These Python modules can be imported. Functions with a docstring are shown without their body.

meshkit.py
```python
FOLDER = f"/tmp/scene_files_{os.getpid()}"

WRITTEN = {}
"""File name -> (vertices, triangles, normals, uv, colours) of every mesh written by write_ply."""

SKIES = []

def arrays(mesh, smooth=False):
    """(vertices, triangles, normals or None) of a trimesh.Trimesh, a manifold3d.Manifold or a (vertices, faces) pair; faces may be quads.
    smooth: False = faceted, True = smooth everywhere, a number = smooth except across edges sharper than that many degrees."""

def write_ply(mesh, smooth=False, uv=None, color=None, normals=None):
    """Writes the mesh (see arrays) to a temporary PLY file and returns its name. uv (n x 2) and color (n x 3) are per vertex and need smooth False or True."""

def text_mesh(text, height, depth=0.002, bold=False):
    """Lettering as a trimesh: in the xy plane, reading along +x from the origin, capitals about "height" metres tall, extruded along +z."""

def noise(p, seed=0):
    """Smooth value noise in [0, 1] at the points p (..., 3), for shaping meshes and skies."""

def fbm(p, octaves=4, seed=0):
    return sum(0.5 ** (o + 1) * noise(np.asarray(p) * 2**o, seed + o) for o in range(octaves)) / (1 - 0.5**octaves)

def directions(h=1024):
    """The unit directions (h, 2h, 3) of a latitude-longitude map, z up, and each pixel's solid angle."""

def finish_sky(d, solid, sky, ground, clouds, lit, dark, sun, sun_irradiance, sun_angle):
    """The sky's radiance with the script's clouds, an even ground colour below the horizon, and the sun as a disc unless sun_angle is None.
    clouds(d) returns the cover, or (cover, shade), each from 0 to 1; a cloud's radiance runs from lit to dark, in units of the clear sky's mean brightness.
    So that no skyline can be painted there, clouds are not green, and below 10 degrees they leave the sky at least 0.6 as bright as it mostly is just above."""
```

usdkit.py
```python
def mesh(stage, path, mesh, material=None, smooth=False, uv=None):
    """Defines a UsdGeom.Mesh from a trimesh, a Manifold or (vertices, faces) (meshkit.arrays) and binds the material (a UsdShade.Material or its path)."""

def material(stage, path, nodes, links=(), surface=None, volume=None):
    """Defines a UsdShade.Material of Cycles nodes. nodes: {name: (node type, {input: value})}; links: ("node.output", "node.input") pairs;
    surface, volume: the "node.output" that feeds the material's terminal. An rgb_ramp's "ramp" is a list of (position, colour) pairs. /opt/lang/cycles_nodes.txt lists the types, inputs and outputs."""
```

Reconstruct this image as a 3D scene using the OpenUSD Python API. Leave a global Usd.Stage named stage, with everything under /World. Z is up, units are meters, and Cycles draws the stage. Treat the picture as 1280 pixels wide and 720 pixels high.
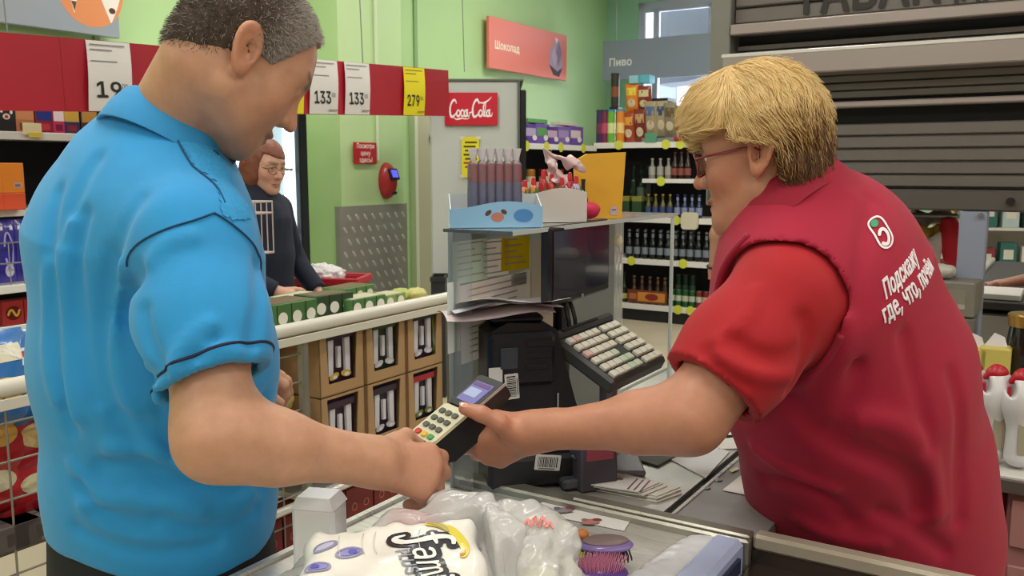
import math, random, numpy as np, trimesh, manifold3d, usdkit, meshkit
from pxr import Usd, UsdGeom, UsdLux, Gf, Sdf, Vt, UsdShade
from shapely.geometry import Polygon, LineString, Point, box as sbox
from shapely import affinity
from shapely.ops import unary_union
stage = Usd.Stage.CreateInMemory()
UsdGeom.SetStageUpAxis(stage, 'Z'); UsdGeom.SetStageMetersPerUnit(stage, 1.0)
UsdGeom.Xform.Define(stage, '/World'); UsdGeom.Scope.Define(stage, '/World/Looks')
rnd = random.Random(7); rng = np.random.default_rng(7)
# ---------------------------------------------------------------- camera (phone held at eye height, pitched down)
EYE, FPX, PITCH = 1.5, 1120.0, math.atan(150 / 1120.0)
cam = UsdGeom.Camera.Define(stage, '/World/Camera')
cam.AddTranslateOp().Set((0, 0, EYE)); cam.AddRotateXOp().Set(90 - math.degrees(PITCH))
cam.CreateHorizontalApertureAttr(36.0); cam.CreateFocalLengthAttr(36.0 * FPX / 1280)
cam.CreateFStopAttr(14.0); cam.CreateFocusDistanceAttr(1.4); cam.CreateClippingRangeAttr((0.05, 200.0))
cam.CreateExposureAttr(0.0)
# ---------------------------------------------------------------- light: daylight outside the window, rows of ceiling panels
dome = UsdLux.DomeLight.Define(stage, '/World/Sky'); dome.CreateIntensityAttr(2.6); dome.CreateColorAttr((0.80, 0.90, 1.0))
TH = math.radians(32.0)                                  # the shop's grid is turned 32 degrees from the lens
E1 = np.array([math.sin(TH), math.cos(TH), 0.0]); E2 = np.array([math.cos(TH), -math.sin(TH), 0.0])
def W(s, t, z=0.0): return E1 * s + E2 * t + np.array([0, 0, z])
CEIL = 3.6
LAMP = 20.0
for i, (s, t) in enumerate([(s, t) for t in (-3.3, -1.0, 1.3, 3.6) for s in (-2.0, 0.8, 3.6, 6.4)]):
    L = UsdLux.RectLight.Define(stage, '/World/CeilingLamp_%02d' % i)
    L.CreateWidthAttr(0.3); L.CreateHeightAttr(1.5); L.CreateIntensityAttr(LAMP); L.CreateColorAttr((1.0, 0.965, 0.91)); L.CreateNormalizeAttr(False)
    p = W(s, t, CEIL - 0.16); L.AddTranslateOp().Set(tuple(map(float, p))); L.AddRotateZOp().Set(-32.0)
# ---------------------------------------------------------------- helpers: points
def ray(px, py):
    u, v = (px - 640) / FPX, -(py - 360) / FPX
    return np.array([u, math.cos(PITCH) + v * math.sin(PITCH), v * math.cos(PITCH) - math.sin(PITCH)])
def P(px, py, Y):
    r = ray(px, py); return np.array([0, 0, EYE]) + r * (Y / r[1])
def G(px, py, z):
    r = ray(px, py); return np.array([0, 0, EYE]) + r * ((z - EYE) / r[2])
def PT(px, py, p0, n):                                    # where the sight line meets the upright plane through p0 with normal n
    r = ray(px, py); o = np.array([0, 0, EYE]); return o + r * (np.dot(p0 - o, n) / np.dot(r, n))
def unit(v): v = np.asarray(v, float); return v / np.linalg.norm(v)
# ---------------------------------------------------------------- helpers: prims
used = {}
def numbered(path):
    k = used.get(path, 0); used[path] = k + 1
    return path if k == 0 else '%s_%03d' % (path, k)
def pathof(parent): return '/World' if parent is None else str(parent.GetPath())
def tag(o, label=None, cat=None, group=None, kind=None):
    for k, v in (('label', label), ('category', cat), ('group', group), ('kind', kind)):
        if v: o.SetCustomDataByKey(k, v)
    return o
def thing(name, label, cat, loc=(0, 0, 0), rotz=0.0, group=None, kind=None):
    x = UsdGeom.Xform.Define(stage, numbered('/World/' + name))
    x.AddTranslateOp().Set(tuple(float(a) for a in loc)); x.AddRotateZOp().Set(float(rotz))
    return tag(x.GetPrim(), label, cat, group, kind)
def obj(name, mesh, m, parent=None, smooth=False, col=None, label=None, uv=None):
    if isinstance(mesh, list): mesh = cat(mesh)
    g = usdkit.mesh(stage, numbered(pathof(parent) + '/' + name), mesh, m, smooth=smooth)
    if col is not None:
        c = np.asarray(col, np.float32)
        UsdGeom.PrimvarsAPI(g).CreatePrimvar('col', Sdf.ValueTypeNames.Color3fArray, 'vertex').Set(Vt.Vec3fArray.FromNumpy(c))
    p = g.GetPrim()
    if label: p.SetCustomDataByKey('label', label)
    return p
def solo(name, mesh, m, label, cat, group=None, kind=None, smooth=False, col=None):
    return tag(obj(name, mesh, m, None, smooth, col), label, cat, group, kind)
def struct(name, mesh, m, parent=None, smooth=False):
    p = obj(name, mesh, m, parent, smooth)
    if parent is None: p.SetCustomDataByKey('kind', 'structure')
    return p
def dup(root, loc, rotz=0.0, label=None, group=None, name=None):
    was = root.GetCustomData()
    import re
    r = thing(name or re.sub(r'_\d\d\d$', '', root.GetName()), label or was['label'], was['category'], loc, rotz, group or was.get('group'))
    r.GetReferences().AddInternalReference(root.GetPath())
    r.SetInstanceable(True)
    return r
# ---------------------------------------------------------------- helpers: materials
def lin(c):
    if isinstance(c, str): c = [int(c[i:i + 2], 16) / 255 for i in (1, 3, 5)]
    return tuple(x / 12.92 if x <= 0.04045 else ((x + 0.055) / 1.055) ** 2.4 for x in c)
mats = {}
def M(name, c='#808080', rough=0.5, metal=0.0, var=0.0, vs=8.0, bump=0.0, bs=60.0, bd=0.002, spec=0.5, coat=0.0, sheen=0.0, sss=0.0, emit=0.0, alpha=1.0, trans=0.0, attr=False, weave=0.0, scl=(1, 1, 1), dr=0.0, rvar=0.0):
    if name in mats: return mats[name]
    c = lin(c); pr = dict(roughness=rough, metallic=metal, specular_ior_level=spec, coat_weight=coat, sheen_weight=sheen, alpha=alpha, transmission_weight=trans, diffuse_roughness=dr)
    if sheen: pr['sheen_tint'] = tuple(0.5 + 0.5 * x for x in c)
    if sss: pr.update(subsurface_weight=sss, subsurface_scale=0.006, subsurface_radius=(1.0, 0.35, 0.2))
    if emit: pr.update(emission_color=c, emission_strength=emit)
    pr['base_color'] = c
    n, l = {'p': ('principled_bsdf', pr)}, []
    src = None
    if attr:
        n['a'] = ('attribute', {'attribute': 'col'}); src = 'a.color'
    if var or bump or weave or rvar:
        n['tc'] = ('texture_coordinate', {}); n['mp'] = ('mapping', {'scale': scl}); l.append(('tc.object', 'mp.vector'))
    if var:
        n['nz'] = ('noise_texture', {'scale': vs, 'detail': 4.0, 'roughness': 0.6}); l.append(('mp.vector', 'nz.vector'))
        n['mr'] = ('map_range', {'from_min': 0.25, 'from_max': 0.75, 'to_min': 1 - var, 'to_max': 1 + var}); l.append(('nz.fac', 'mr.value'))
        n['hs'] = ('hsv', {'color': c}); l.append(('mr.result', 'hs.value'))
        if src: l.append((src, 'hs.color'))
        src = 'hs.color'
    if rvar:
        n['rn'] = ('noise_texture', {'scale': vs * 0.7, 'detail': 3.0}); l.append(('mp.vector', 'rn.vector'))
        n['rr'] = ('map_range', {'from_min': 0.3, 'from_max': 0.7, 'to_min': max(0.02, rough - rvar), 'to_max': rough + rvar}); l += [('rn.fac', 'rr.value'), ('rr.result', 'p.roughness')]
    if src: l.append((src, 'p.base_color'))
    if bump:
        n['bn'] = ('noise_texture', {'scale': bs, 'detail': 3.0}); l.append(('mp.vector', 'bn.vector'))
        n['bp'] = ('bump', {'strength': bump, 'distance': bd}); l += [('bn.fac', 'bp.height'), ('bp.normal', 'p.normal')]
    if weave:
        n['wv'] = ('voronoi_texture', {'scale': weave, 'randomness': 0.35}); l.append(('mp.vector', 'wv.vector'))
        n['wb'] = ('bump', {'strength': 0.25, 'distance': 0.0006}); l += [('wv.distance', 'wb.height')]
        if bump: l.append(('bp.normal', 'wb.normal')); l.remove(('bp.normal', 'p.normal'))
        l.append(('wb.normal', 'p.normal'))
    mats[name] = usdkit.material(stage, '/World/Looks/' + name, n, l, surface='p.BSDF')
    return mats[name]
def GLASS(name, tint=(1, 1, 1), rough=0.02, ior=1.45, white=0.0, wc=(0.9, 0.9, 0.9), tl=0.5):   # a clear sheet: sunlight and sight pass, with reflections at grazing angles
    if name in mats: return mats[name]
    n = {'t': ('transparent_bsdf', {'color': tint}), 'g': ('glossy_bsdf', {'color': (1, 1, 1), 'roughness': rough}), 'f': ('fresnel', {'IOR': ior}), 'm': ('mix_closure', {})}
    l = [('f.fac', 'm.fac'), ('t.BSDF', 'm.closure1'), ('g.BSDF', 'm.closure2')]
    s = 'm.closure'
    if white:
        n['d'] = ('diffuse_bsdf', {'color': wc}); n['tr'] = ('translucent_bsdf', {'color': wc}); n['dm'] = ('mix_closure', {'fac': tl}); n['m2'] = ('mix_closure', {'fac': white})
        l += [('d.BSDF', 'dm.closure1'), ('tr.BSDF', 'dm.closure2'), ('t.BSDF', 'm2.closure1'), ('dm.closure', 'm2.closure2')]
        l[1] = ('m2.closure', 'm.closure1')
    mats[name] = usdkit.material(stage, '/World/Looks/' + name, n, l, surface=s)
    return mats[name]
PRINT = M('print_ink', rough=0.5, attr=True)
GLOSSPRINT = M('glossy_print', rough=0.22, attr=True, coat=0.3)
# ---------------------------------------------------------------- helpers: shapes
def cat(ms): return trimesh.util.concatenate([m for m in ms if m is not None])
def man(m): v, f, _ = meshkit.arrays(m); return trimesh.Trimesh(v, f, process=False)
def bx(sx, sy, sz, c=(0, 0, 0), r=0.0, R=None):          # a box, its edges chamfered by r
    if r <= 0: m = trimesh.creation.box((sx, sy, sz))
    else:
        h = np.array([sx, sy, sz]) / 2; pts = []
        for s in np.ndindex(2, 2, 2):
            sg = np.array(s) * 2 - 1
            for k in range(3):
                q = h - r; q[k] = h[k]; pts.append(sg * q)
        m = trimesh.convex.convex_hull(np.array(pts))
    if R is not None: m.apply_transform(R)
    m.apply_translation(c); return m
def rot(a, ax): return trimesh.transformations.rotation_matrix(math.radians(a), ax)
def rz(a): return rot(a, [0, 0, 1])
def frame(o, x, y, z=None):                               # matrix taking local xyz to the frame at o
    x = unit(x); z = unit(np.cross(x, y)) if z is None else unit(z); y = np.cross(z, x)
    T = np.eye(4); T[:3, 0], T[:3, 1], T[:3, 2], T[:3, 3] = x, y, z, o; return T
def tube(pts, r, n=8, caps=True, closed=False):
    pts = np.asarray(pts, float); rr = np.full(len(pts), r, float) if np.ndim(r) == 0 else np.asarray(r, float)
    d = np.gradient(pts, axis=0) if not closed else np.roll(pts, -1, 0) - np.roll(pts, 1, 0)
    d /= np.maximum(np.linalg.norm(d, axis=1, keepdims=True), 1e-9)
    a = np.array([0, 0, 1.0]) if abs(d[0][2]) < 0.9 else np.array([1.0, 0, 0])
    V, k = [], len(pts)
    for i in range(k):
        u = a - d[i] * np.dot(a, d[i]); u = unit(u); a = u; w = np.cross(d[i], u)
        t = np.arange(n) * 2 * np.pi / n
        V.append(pts[i] + rr[i] * (np.cos(t)[:, None] * u + np.sin(t)[:, None] * w))
    V = np.vstack(V); Fc = []
    for i in range(k if closed else k - 1):
        for j in range(n):
            a0, b0 = i * n + j, i * n + (j + 1) % n; a1, b1 = ((i + 1) % k) * n + j, ((i + 1) % k) * n + (j + 1) % n
            Fc += [[a0, b0, b1], [a0, b1, a1]]
    if caps and not closed:
        V = np.vstack([V, pts[0], pts[-1]]); c0, c1 = len(V) - 2, len(V) - 1
        for j in range(n): Fc += [[c0, (j + 1) % n, j], [c1, (k - 1) * n + j, (k - 1) * n + (j + 1) % n]]
    return trimesh.Trimesh(V, Fc, process=False)
def lathe(prof, n=20, c=(0, 0, 0)):
    m = trimesh.creation.revolve(np.array(prof, float), sections=n); m.apply_translation(c); return m
def extr(poly, h, T=None):
    gs = getattr(poly, 'geoms', [poly])
    m = cat([trimesh.creation.extrude_polygon(g, h, engine='earcut') for g in gs if g.area > 1e-10])
    if T is not None: m.apply_transform(T)
    return m
def spline(pts, n=40):
    from scipy.interpolate import CubicSpline
    pts = np.asarray(pts, float); t = np.r_[0, np.cumsum(np.linalg.norm(np.diff(pts, axis=0), axis=1))]
    return CubicSpline(t, pts)(np.linspace(0, t[-1], n))
def rrect(w, h, r=0.01, x=0, y=0): return affinity.translate(sbox(-w / 2 + r, -h / 2 + r, w / 2 - r, h / 2 - r).buffer(r, quad_segs=4), x, y)
class Print:                                              # flat print: polygons, each with a colour, in thin layers one over another
    def __init__(s): s.v, s.f, s.c, s.n, s.k = [], [], [], 0, 0
    def add(s, poly, c, lift=None):
        if poly.is_empty: return s
        s.k += 1; z = 0.0003 + 0.00018 * s.k if lift is None else lift
        for g in getattr(poly, 'geoms', [poly]):
            if g.area < 1e-10: continue
            m = trimesh.creation.extrude_polygon(g, 0.00015, engine='earcut'); m.apply_translation((0, 0, z))
            s.v.append(m.vertices); s.f.append(m.faces + s.n); s.c.append(np.tile(lin(c), (len(m.vertices), 1))); s.n += len(m.vertices)
        return s
    def text(s, t, h, c, x=0, y=0, bold=False, w=None, center=False):
        m = meshkit.text_mesh(t, h, 0.0002, bold); b = m.bounds
        if w: m.apply_scale((w / (b[1][0] - b[0][0]), 1, 1)); b = m.bounds
        s.k += 1; m.apply_translation((x - (b[0][0] + b[1][0]) / 2 if center else x, y, 0.0003 + 0.00018 * s.k))
        s.v.append(m.vertices); s.f.append(m.faces + s.n); s.c.append(np.tile(lin(c), (len(m.vertices), 1))); s.n += len(m.vertices); return s
    def mesh(s, T=None):
        m = trimesh.Trimesh(np.vstack(s.v), np.vstack(s.f), process=False)
        if T is not None: m.apply_transform(T)
        return m
    def put(s, name, parent, T=None, mat=None): return obj(name, s.mesh(T), mat or PRINT, parent, False, np.vstack(s.c))
def blob(x, y, a, b, ang=0, n=18): return affinity.translate(affinity.rotate(affinity.scale(Point(0, 0).buffer(1, quad_segs=n // 3), a, b), ang), x, y)
def stroke(pts, w, n=30):                                  # a brush stroke along a spline, its width from w[0] to w[-1]
    q = spline(pts, n); ws = np.interp(np.linspace(0, 1, n), np.linspace(0, 1, len(w)), w) if np.ndim(w) else np.full(n, w)
    return unary_union([LineString(q[i:i + 2]).buffer((ws[i] + ws[i + 1]) / 4, quad_segs=4) for i in range(n - 1)])
# ---------------------------------------------------------------- helpers: smooth solids (signed distances, meshed by surface nets)
def smin(a, b, k):
    h = np.maximum(k - np.abs(a - b), 0) / k; return np.minimum(a, b) - h * h * k * 0.25
def smax(a, b, k): return -smin(-a, -b, k)
def cone(p, a, b, ra, rb):
    a, b = np.asarray(a, float), np.asarray(b, float); ab = b - a; h = np.clip(((p - a) @ ab) / (ab @ ab), 0, 1)
    return np.linalg.norm(p - a - h[:, None] * ab, axis=1) - (ra + (rb - ra) * h)
def ell(p, c, r, R=None):
    q = p - np.asarray(c, float)
    if R is not None: q = q @ R
    r = np.asarray(r, float); k0 = np.linalg.norm(q / r, axis=1); k1 = np.linalg.norm(q / (r * r), axis=1)
    return k0 * (k0 - 1) / np.maximum(k1, 1e-9)
def ball(p, c, r): return np.linalg.norm(p - np.asarray(c, float), axis=1) - r
def chain(p, pts, rs, k=0.02):
    d = None
    for i in range(len(pts) - 1):
        e = cone(p, pts[i], pts[i + 1], rs[i], rs[i + 1]); d = e if d is None else smin(d, e, k)
    return d
def loft(p, pts, side, rx, ry, pw=2.0):
    """a limb or trunk with oval sections: pts the axis, side the direction of rx (ry lies across it)"""
    pts = np.asarray(pts, float); best = None; side = np.asarray(side, float)
    for i in range(len(pts) - 1):
        a, b = pts[i], pts[i + 1]; ab = b - a; L = np.linalg.norm(ab); d = ab / L
        S = unit(side - d * (side @ d)); Fw = np.cross(d, S)
        t = (p - a) @ d; h = np.clip(t / L, 0, 1); hs = h
        x = rx[i] + (rx[i + 1] - rx[i]) * hs; y = ry[i] + (ry[i + 1] - ry[i]) * hs
        q = p - a - (h * L)[:, None] * d; qx, qy, qz = (q @ S) / x, (q @ Fw) / y, (q @ d) / np.minimum(x, y)
        r = (np.abs(qx) ** pw + np.abs(qy) ** pw) ** (2 / pw) if pw != 2 else qx * qx + qy * qy
        e = (np.sqrt(r + qz * qz) - 1) * np.minimum(x, y)
        best = e if best is None else smin(best, e, 0.05)
    return best
def sdf_mesh(f, lo, hi, h, B=10):
    lo, hi = np.asarray(lo, float), np.asarray(hi, float); nb = np.ceil((hi - lo) / (h * B)).astype(int); n = nb * B
    bi = np.stack(np.meshgrid(*[np.arange(k) for k in nb], indexing='ij'), -1).reshape(-1, 3)
    cd = f(lo + (bi * B + (B - 1) / 2) * h)
    val = np.repeat(np.repeat(np.repeat(cd.reshape(nb), B, 0), B, 1), B, 2).astype(np.float32)
    act = bi[np.abs(cd) < B * h * 0.87 * 1.25 + 0.012]
    loc = np.stack(np.meshgrid(*[np.arange(B)] * 3, indexing='ij'), -1).reshape(-1, 3)
    for k in range(0, len(act), 300):
        ix = (act[k:k + 300, None] * B + loc).reshape(-1, 3); val[ix[:, 0], ix[:, 1], ix[:, 2]] = f(lo + ix * h)
    ins = val < 0; s = np.zeros(tuple(n - 1), np.int8)
    for c in np.ndindex(2, 2, 2): s += ins[c[0]:n[0] - 1 + c[0], c[1]:n[1] - 1 + c[1], c[2]:n[2] - 1 + c[2]]
    cells = np.argwhere((s > 0) & (s < 8)); idx = np.full(tuple(n - 1), -1, np.int64); idx[tuple(cells.T)] = np.arange(len(cells))
    acc, cnt = np.zeros((len(cells), 3)), np.zeros(len(cells))
    cv = {c: val[tuple((cells + c).T)] for c in np.ndindex(2, 2, 2)}
    for a in range(3):
        for c in np.ndindex(2, 2, 2):
            if c[a]: continue
            c2 = tuple(c[i] + (i == a) for i in range(3)); v0, v1 = cv[c], cv[c2]; m = (v0 < 0) != (v1 < 0)
            t = v0[m] / (v0[m] - v1[m]); q = np.tile(np.array(c, float), (m.sum(), 1)); q[:, a] = t; acc[m] += q; cnt[m] += 1
    V = lo + (cells + acc / cnt[:, None]) * h; Fs = []
    for a in range(3):
        b, c = (a + 1) % 3, (a + 2) % 3; sl0, sl1 = [slice(1, -1)] * 3, [slice(1, -1)] * 3
        sl0[a], sl1[a] = slice(0, -1), slice(1, None)
        i0, i1 = ins[tuple(sl0)], ins[tuple(sl1)]; e = np.argwhere(i0 != i1)
        if not len(e): continue
        flip = i0[tuple(e.T)]; g = e.copy(); g[:, b] += 1; g[:, c] += 1
        db, dc = np.eye(3, dtype=int)[b], np.eye(3, dtype=int)[c]
        q = np.stack([idx[tuple((g - o).T)] for o in (db * 0, db, db + dc, dc)], 1)
        q = np.where(flip[:, None], q, q[:, ::-1]); q = q[(q >= 0).all(1)]; Fs.append(q)
    q = np.vstack(Fs); Fc = np.vstack([q[:, [0, 1, 2]], q[:, [0, 2, 3]]])
    m = trimesh.Trimesh(V, Fc, process=False)
    for _ in range(1):                                     # settle the points on the surface
        g = np.stack([f(V + h * 0.3 * np.eye(3)[i]) - f(V - h * 0.3 * np.eye(3)[i]) for i in range(3)], 1) / (0.6 * h)
        d = f(V); g2 = np.maximum((g * g).sum(1), 0.2); st = -(d / g2)[:, None] * g
        ln = np.linalg.norm(st, axis=1, keepdims=True); V = V + st * np.minimum(1, 0.7 * h / np.maximum(ln, 1e-9))
    return trimesh.Trimesh(V, Fc, process=False)
def hit(f, o, d, t0=0.0, t1=5.0, n=600):                  # first point where a ray meets the solid f
    d = unit(d); t = np.linspace(t0, t1, n); v = f(o + t[:, None] * d); k = np.argmax(v < 0)
    if not (v < 0).any(): return None
    a, b = t[max(k - 1, 0)], t[k]
    for _ in range(12):
        c = (a + b) / 2
        if f((o + c * d)[None])[0] < 0: b = c
        else: a = c
    return o + b * d
def snap(f, V, it=6):                                      # moves points to the surface of f
    V = np.array(V, float); e = 0.002
    for _ in range(it):
        g = np.stack([f(V + e * np.eye(3)[i]) - f(V - e * np.eye(3)[i]) for i in range(3)], 1) / (2 * e); d = f(V)
        V = V - (d / np.maximum((g * g).sum(1), 0.3))[:, None] * g
    return V
def grad(f, V, e=0.002):
    g = np.stack([f(V + e * np.eye(3)[i]) - f(V - e * np.eye(3)[i]) for i in range(3)], 1); return g / np.maximum(np.linalg.norm(g, axis=1, keepdims=True), 1e-12)
def on_surface(f, lines, t0=.7, t1=1.9):
    out = []
    for pts, amp, w in lines:
        q = [hit(f, np.array([0, 0, EYE]), ray(x, y), t0, t1, 160) for x, y in pts]; q = [a for a in q if a is not None]
        if len(q) > 2: q = list(spline(q, 14))
        if len(q) > 1: out.append((np.array(q), amp, w))
    return out
def pdist(p, pts):                                         # distance to a polyline
    d = None
    for a, b in zip(pts[:-1], pts[1:]):
        ab = b - a; h = np.clip(((p - a) @ ab) / max(ab @ ab, 1e-12), 0, 1); e = np.linalg.norm(p - a - h[:, None] * ab, axis=1); d = e if d is None else np.minimum(d, e)
    return d
# ---------------------------------------------------------------- people
def near(p, c, r, fn):
    d = np.linalg.norm(p - np.asarray(c, float), axis=1) - r; out = d + 0.03; m = d < 0.05
    if m.any(): out[m] = fn(p[m])
    return out
def axes(F, U):                                           # columns: right, forward, up
    F = unit(F); R = unit(np.cross(F, U)); return np.stack([R, F, np.cross(R, F)], 1)
def head_sdf(q, male=True):
    """head in its own frame (m): origin between the ears, x right, y forward, z up"""
    x = np.abs(q[:, 0]); p = np.stack([x, q[:, 1], q[:, 2]], 1)
    d = ell(p, (0, -.006, .046), (.077, .098, .086))
    d = smin(d, ell(p, (0, .042, .004), (.064, .052, .078)), .03)
    d = smin(d, ell(p, (0, .050, -.045), (.050, .044, .052)), .03)
    j = .024 if male else .020
    d = smin(d, cone(p, (.050, .004, -.052), (.016, .074, -.086), j, .021), .03)
    d = smin(d, ball(p, (.043, .058, -.012), .024), .025)
    d = smin(d, cone(p, (.010, .086, .036), (.046, .070, .038), .013 if male else .010, .011), .018)
    d = smax(d, -ball(p, (.033, .104, .018), .021), .016)          # eye sockets
    d = smin(d, cone(p, (0, .089, .024), (0, .116, -.017), .007, .0105), .014)
    d = smin(d, ball(p, (.012, .103, -.021), .0085), .008)
    d = smax(d, -ball(p, (.008, .110, -.031), .0042), .003)        # nostrils
    d = smin(d, ell(p, (.006, .094, -.052), (.020, .0125, .0065)), .006)
    d = smin(d, ell(p, (0, .092, -.064), (.019, .0125, .0075)), .006)
    d = smax(d, -cone(p, (0, .108, -.058), (.026, .092, -.060), .0018, .0018), .003)
    d = smin(d, ball(p, (0, .080, -.094), .018), .018)
    up = ball(p, (.032, .0765, .018), .0150); lid = np.maximum(up, -(p[:, 2] - (.0120 if male else .0195) + .25 * (p[:, 1] - .09)))
    low = np.maximum(ball(p, (.032, .0765, .018), .0146), p[:, 2] - .0125)
    d = smin(d, np.minimum(lid, low), .004)
    # ears
    a = math.radians(18); ey = p[:, 1] + .014; ez = p[:, 2] - .006; ux = x - .079 - .012 * 0
    e1 = ey * math.cos(a) + ez * math.sin(a); e2 = -ey * math.sin(a) + ez * math.cos(a)
    ux = ux + .35 * e1                                              # the ear stands off backwards
    wid = .019 + .004 * np.clip(e2 / .03, -1, 1)
    rr = np.sqrt((e1 / wid) ** 2 + (e2 / .033) ** 2)
    disc = np.maximum((rr - 1) * .019, np.abs(ux - .002) - .0035) - .0015
    rim = np.sqrt(((rr - .88) * .020) ** 2 + (ux - .006) ** 2) - .0042
    ear = smin(disc, rim, .004)
    ear = smax(ear, -ell(np.stack([ux - .008, e1 - .004, e2 + .004], 1), (0, 0, 0), (.008, .009, .015)), .004)
    ear = smin(ear, ell(np.stack([ux - .003, e1 - .004, e2 + .029], 1), (0, 0, 0), (.006, .009, .010)), .006)
    ear = smin(ear, ball(np.stack([ux, e1 - .016, e2 + .004], 1), (.001, 0, 0), .0055), .006)
    return smin(d, ear, .006)
def head_col(q, skin, male=True, lip=(.42, .16, .13), brow=(.10, .065, .04), stub=0.0):
    x = np.abs(q[:, 0]); p = np.stack([x, q[:, 1], q[:, 2]], 1); c = np.tile(np.array(skin, float), (len(q), 1))
    def mix(w, k): c[:] = c * (1 - w[:, None]) + np.array(k) * w[:, None]
    red = np.array(skin) * np.array([1.06, .80, .74])
    mix(.5 * np.exp(-(np.linalg.norm(p - [.045, .07, -.02], axis=1) / .03) ** 2), red)
    mix(.6 * np.exp(-(np.linalg.norm(p - [0, .115, -.02], axis=1) / .016) ** 2), red)
    mix(.6 * np.clip(1 - np.abs(x - .088) / .02, 0, 1) * (np.linalg.norm(q[:, 1:] - [-.01, .006], axis=1) < .045), red)
    if stub: mix(stub * np.exp(-(np.maximum(np.linalg.norm(p - [.02, .08, -.075], axis=1) - .03, 0) / .018) ** 2) * (p[:, 2] < -.03), np.array(skin) * .45)
    mix(np.clip(1.5 - cone(p, (.012, .098, .042), (.050, .078, .046), .005, .0035) / .003, 0, 1) * .85 * (p[:, 1] > .06), brow)
    l = np.minimum(ell(p, (.006, .096, -.0525), (.021, .013, .006)), ell(p, (0, .094, -.064), (.019, .013, .007)))
    mix(np.clip(.9 - l / .002, 0, .85) * (p[:, 1] > .085), lip)
    return c
def hand_sdf(q, left, curl, spread=0.0, thumb=None, fat=1.0):
    """hand in its own frame: wrist at 0, y along the fingers, z out of the back, thumb side +x on a left hand"""
    p = q.copy()
    if not left: p[:, 0] *= -1
    d = cone(p, (0, -.03, 0), (0, .012, 0), .019 * fat, .023 * fat)
    k = [(.029, .088, .002), (.010, .094, .005), (-.010, .090, .003), (-.028, .080, -.002)]
    for i, kk in enumerate(k): d = smin(d, cone(p, (.011 - .0075 * i, -.006, -.001), kk, .0150, .0125 * fat), .018)
    d = smin(d, cone(p, (.012, .006, -.005), (.040, .048, -.014), .015, .014), .016)
    for i, (kk, L) in enumerate(zip(k, (.074, .082, .075, .060))):
        a, pt, r = 0.0, np.array(kk), .0102 * fat - (.0012 if i == 3 else 0)
        sx = math.sin(spread * (1.2 - i)) if spread else .06 * (1.2 - i)
        pts, rs = [pt], [r * 1.08]
        for j, f in enumerate((.46, .30, .24)):
            a += math.radians(curl[i][j]); pt = pt + L * f * np.array([sx, math.cos(a), -math.sin(a)]); pts.append(pt); rs.append(r * (1, .92, .78)[j])
        fd = None
        for j in range(3):
            e = cone(p, pts[j], pts[j + 1], rs[j], rs[j + 1]); fd = e if fd is None else smin(fd, e, .004)
        d = smin(d, fd, .007)
    th = thumb or [(.034, .036, -.012), (.058, .064, -.018), (.070, .090, -.024), (.074, .108, -.030)]
    return smin(d, chain(p, th, (.0155, .0132, .0118, .0095), .006), .012)
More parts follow.
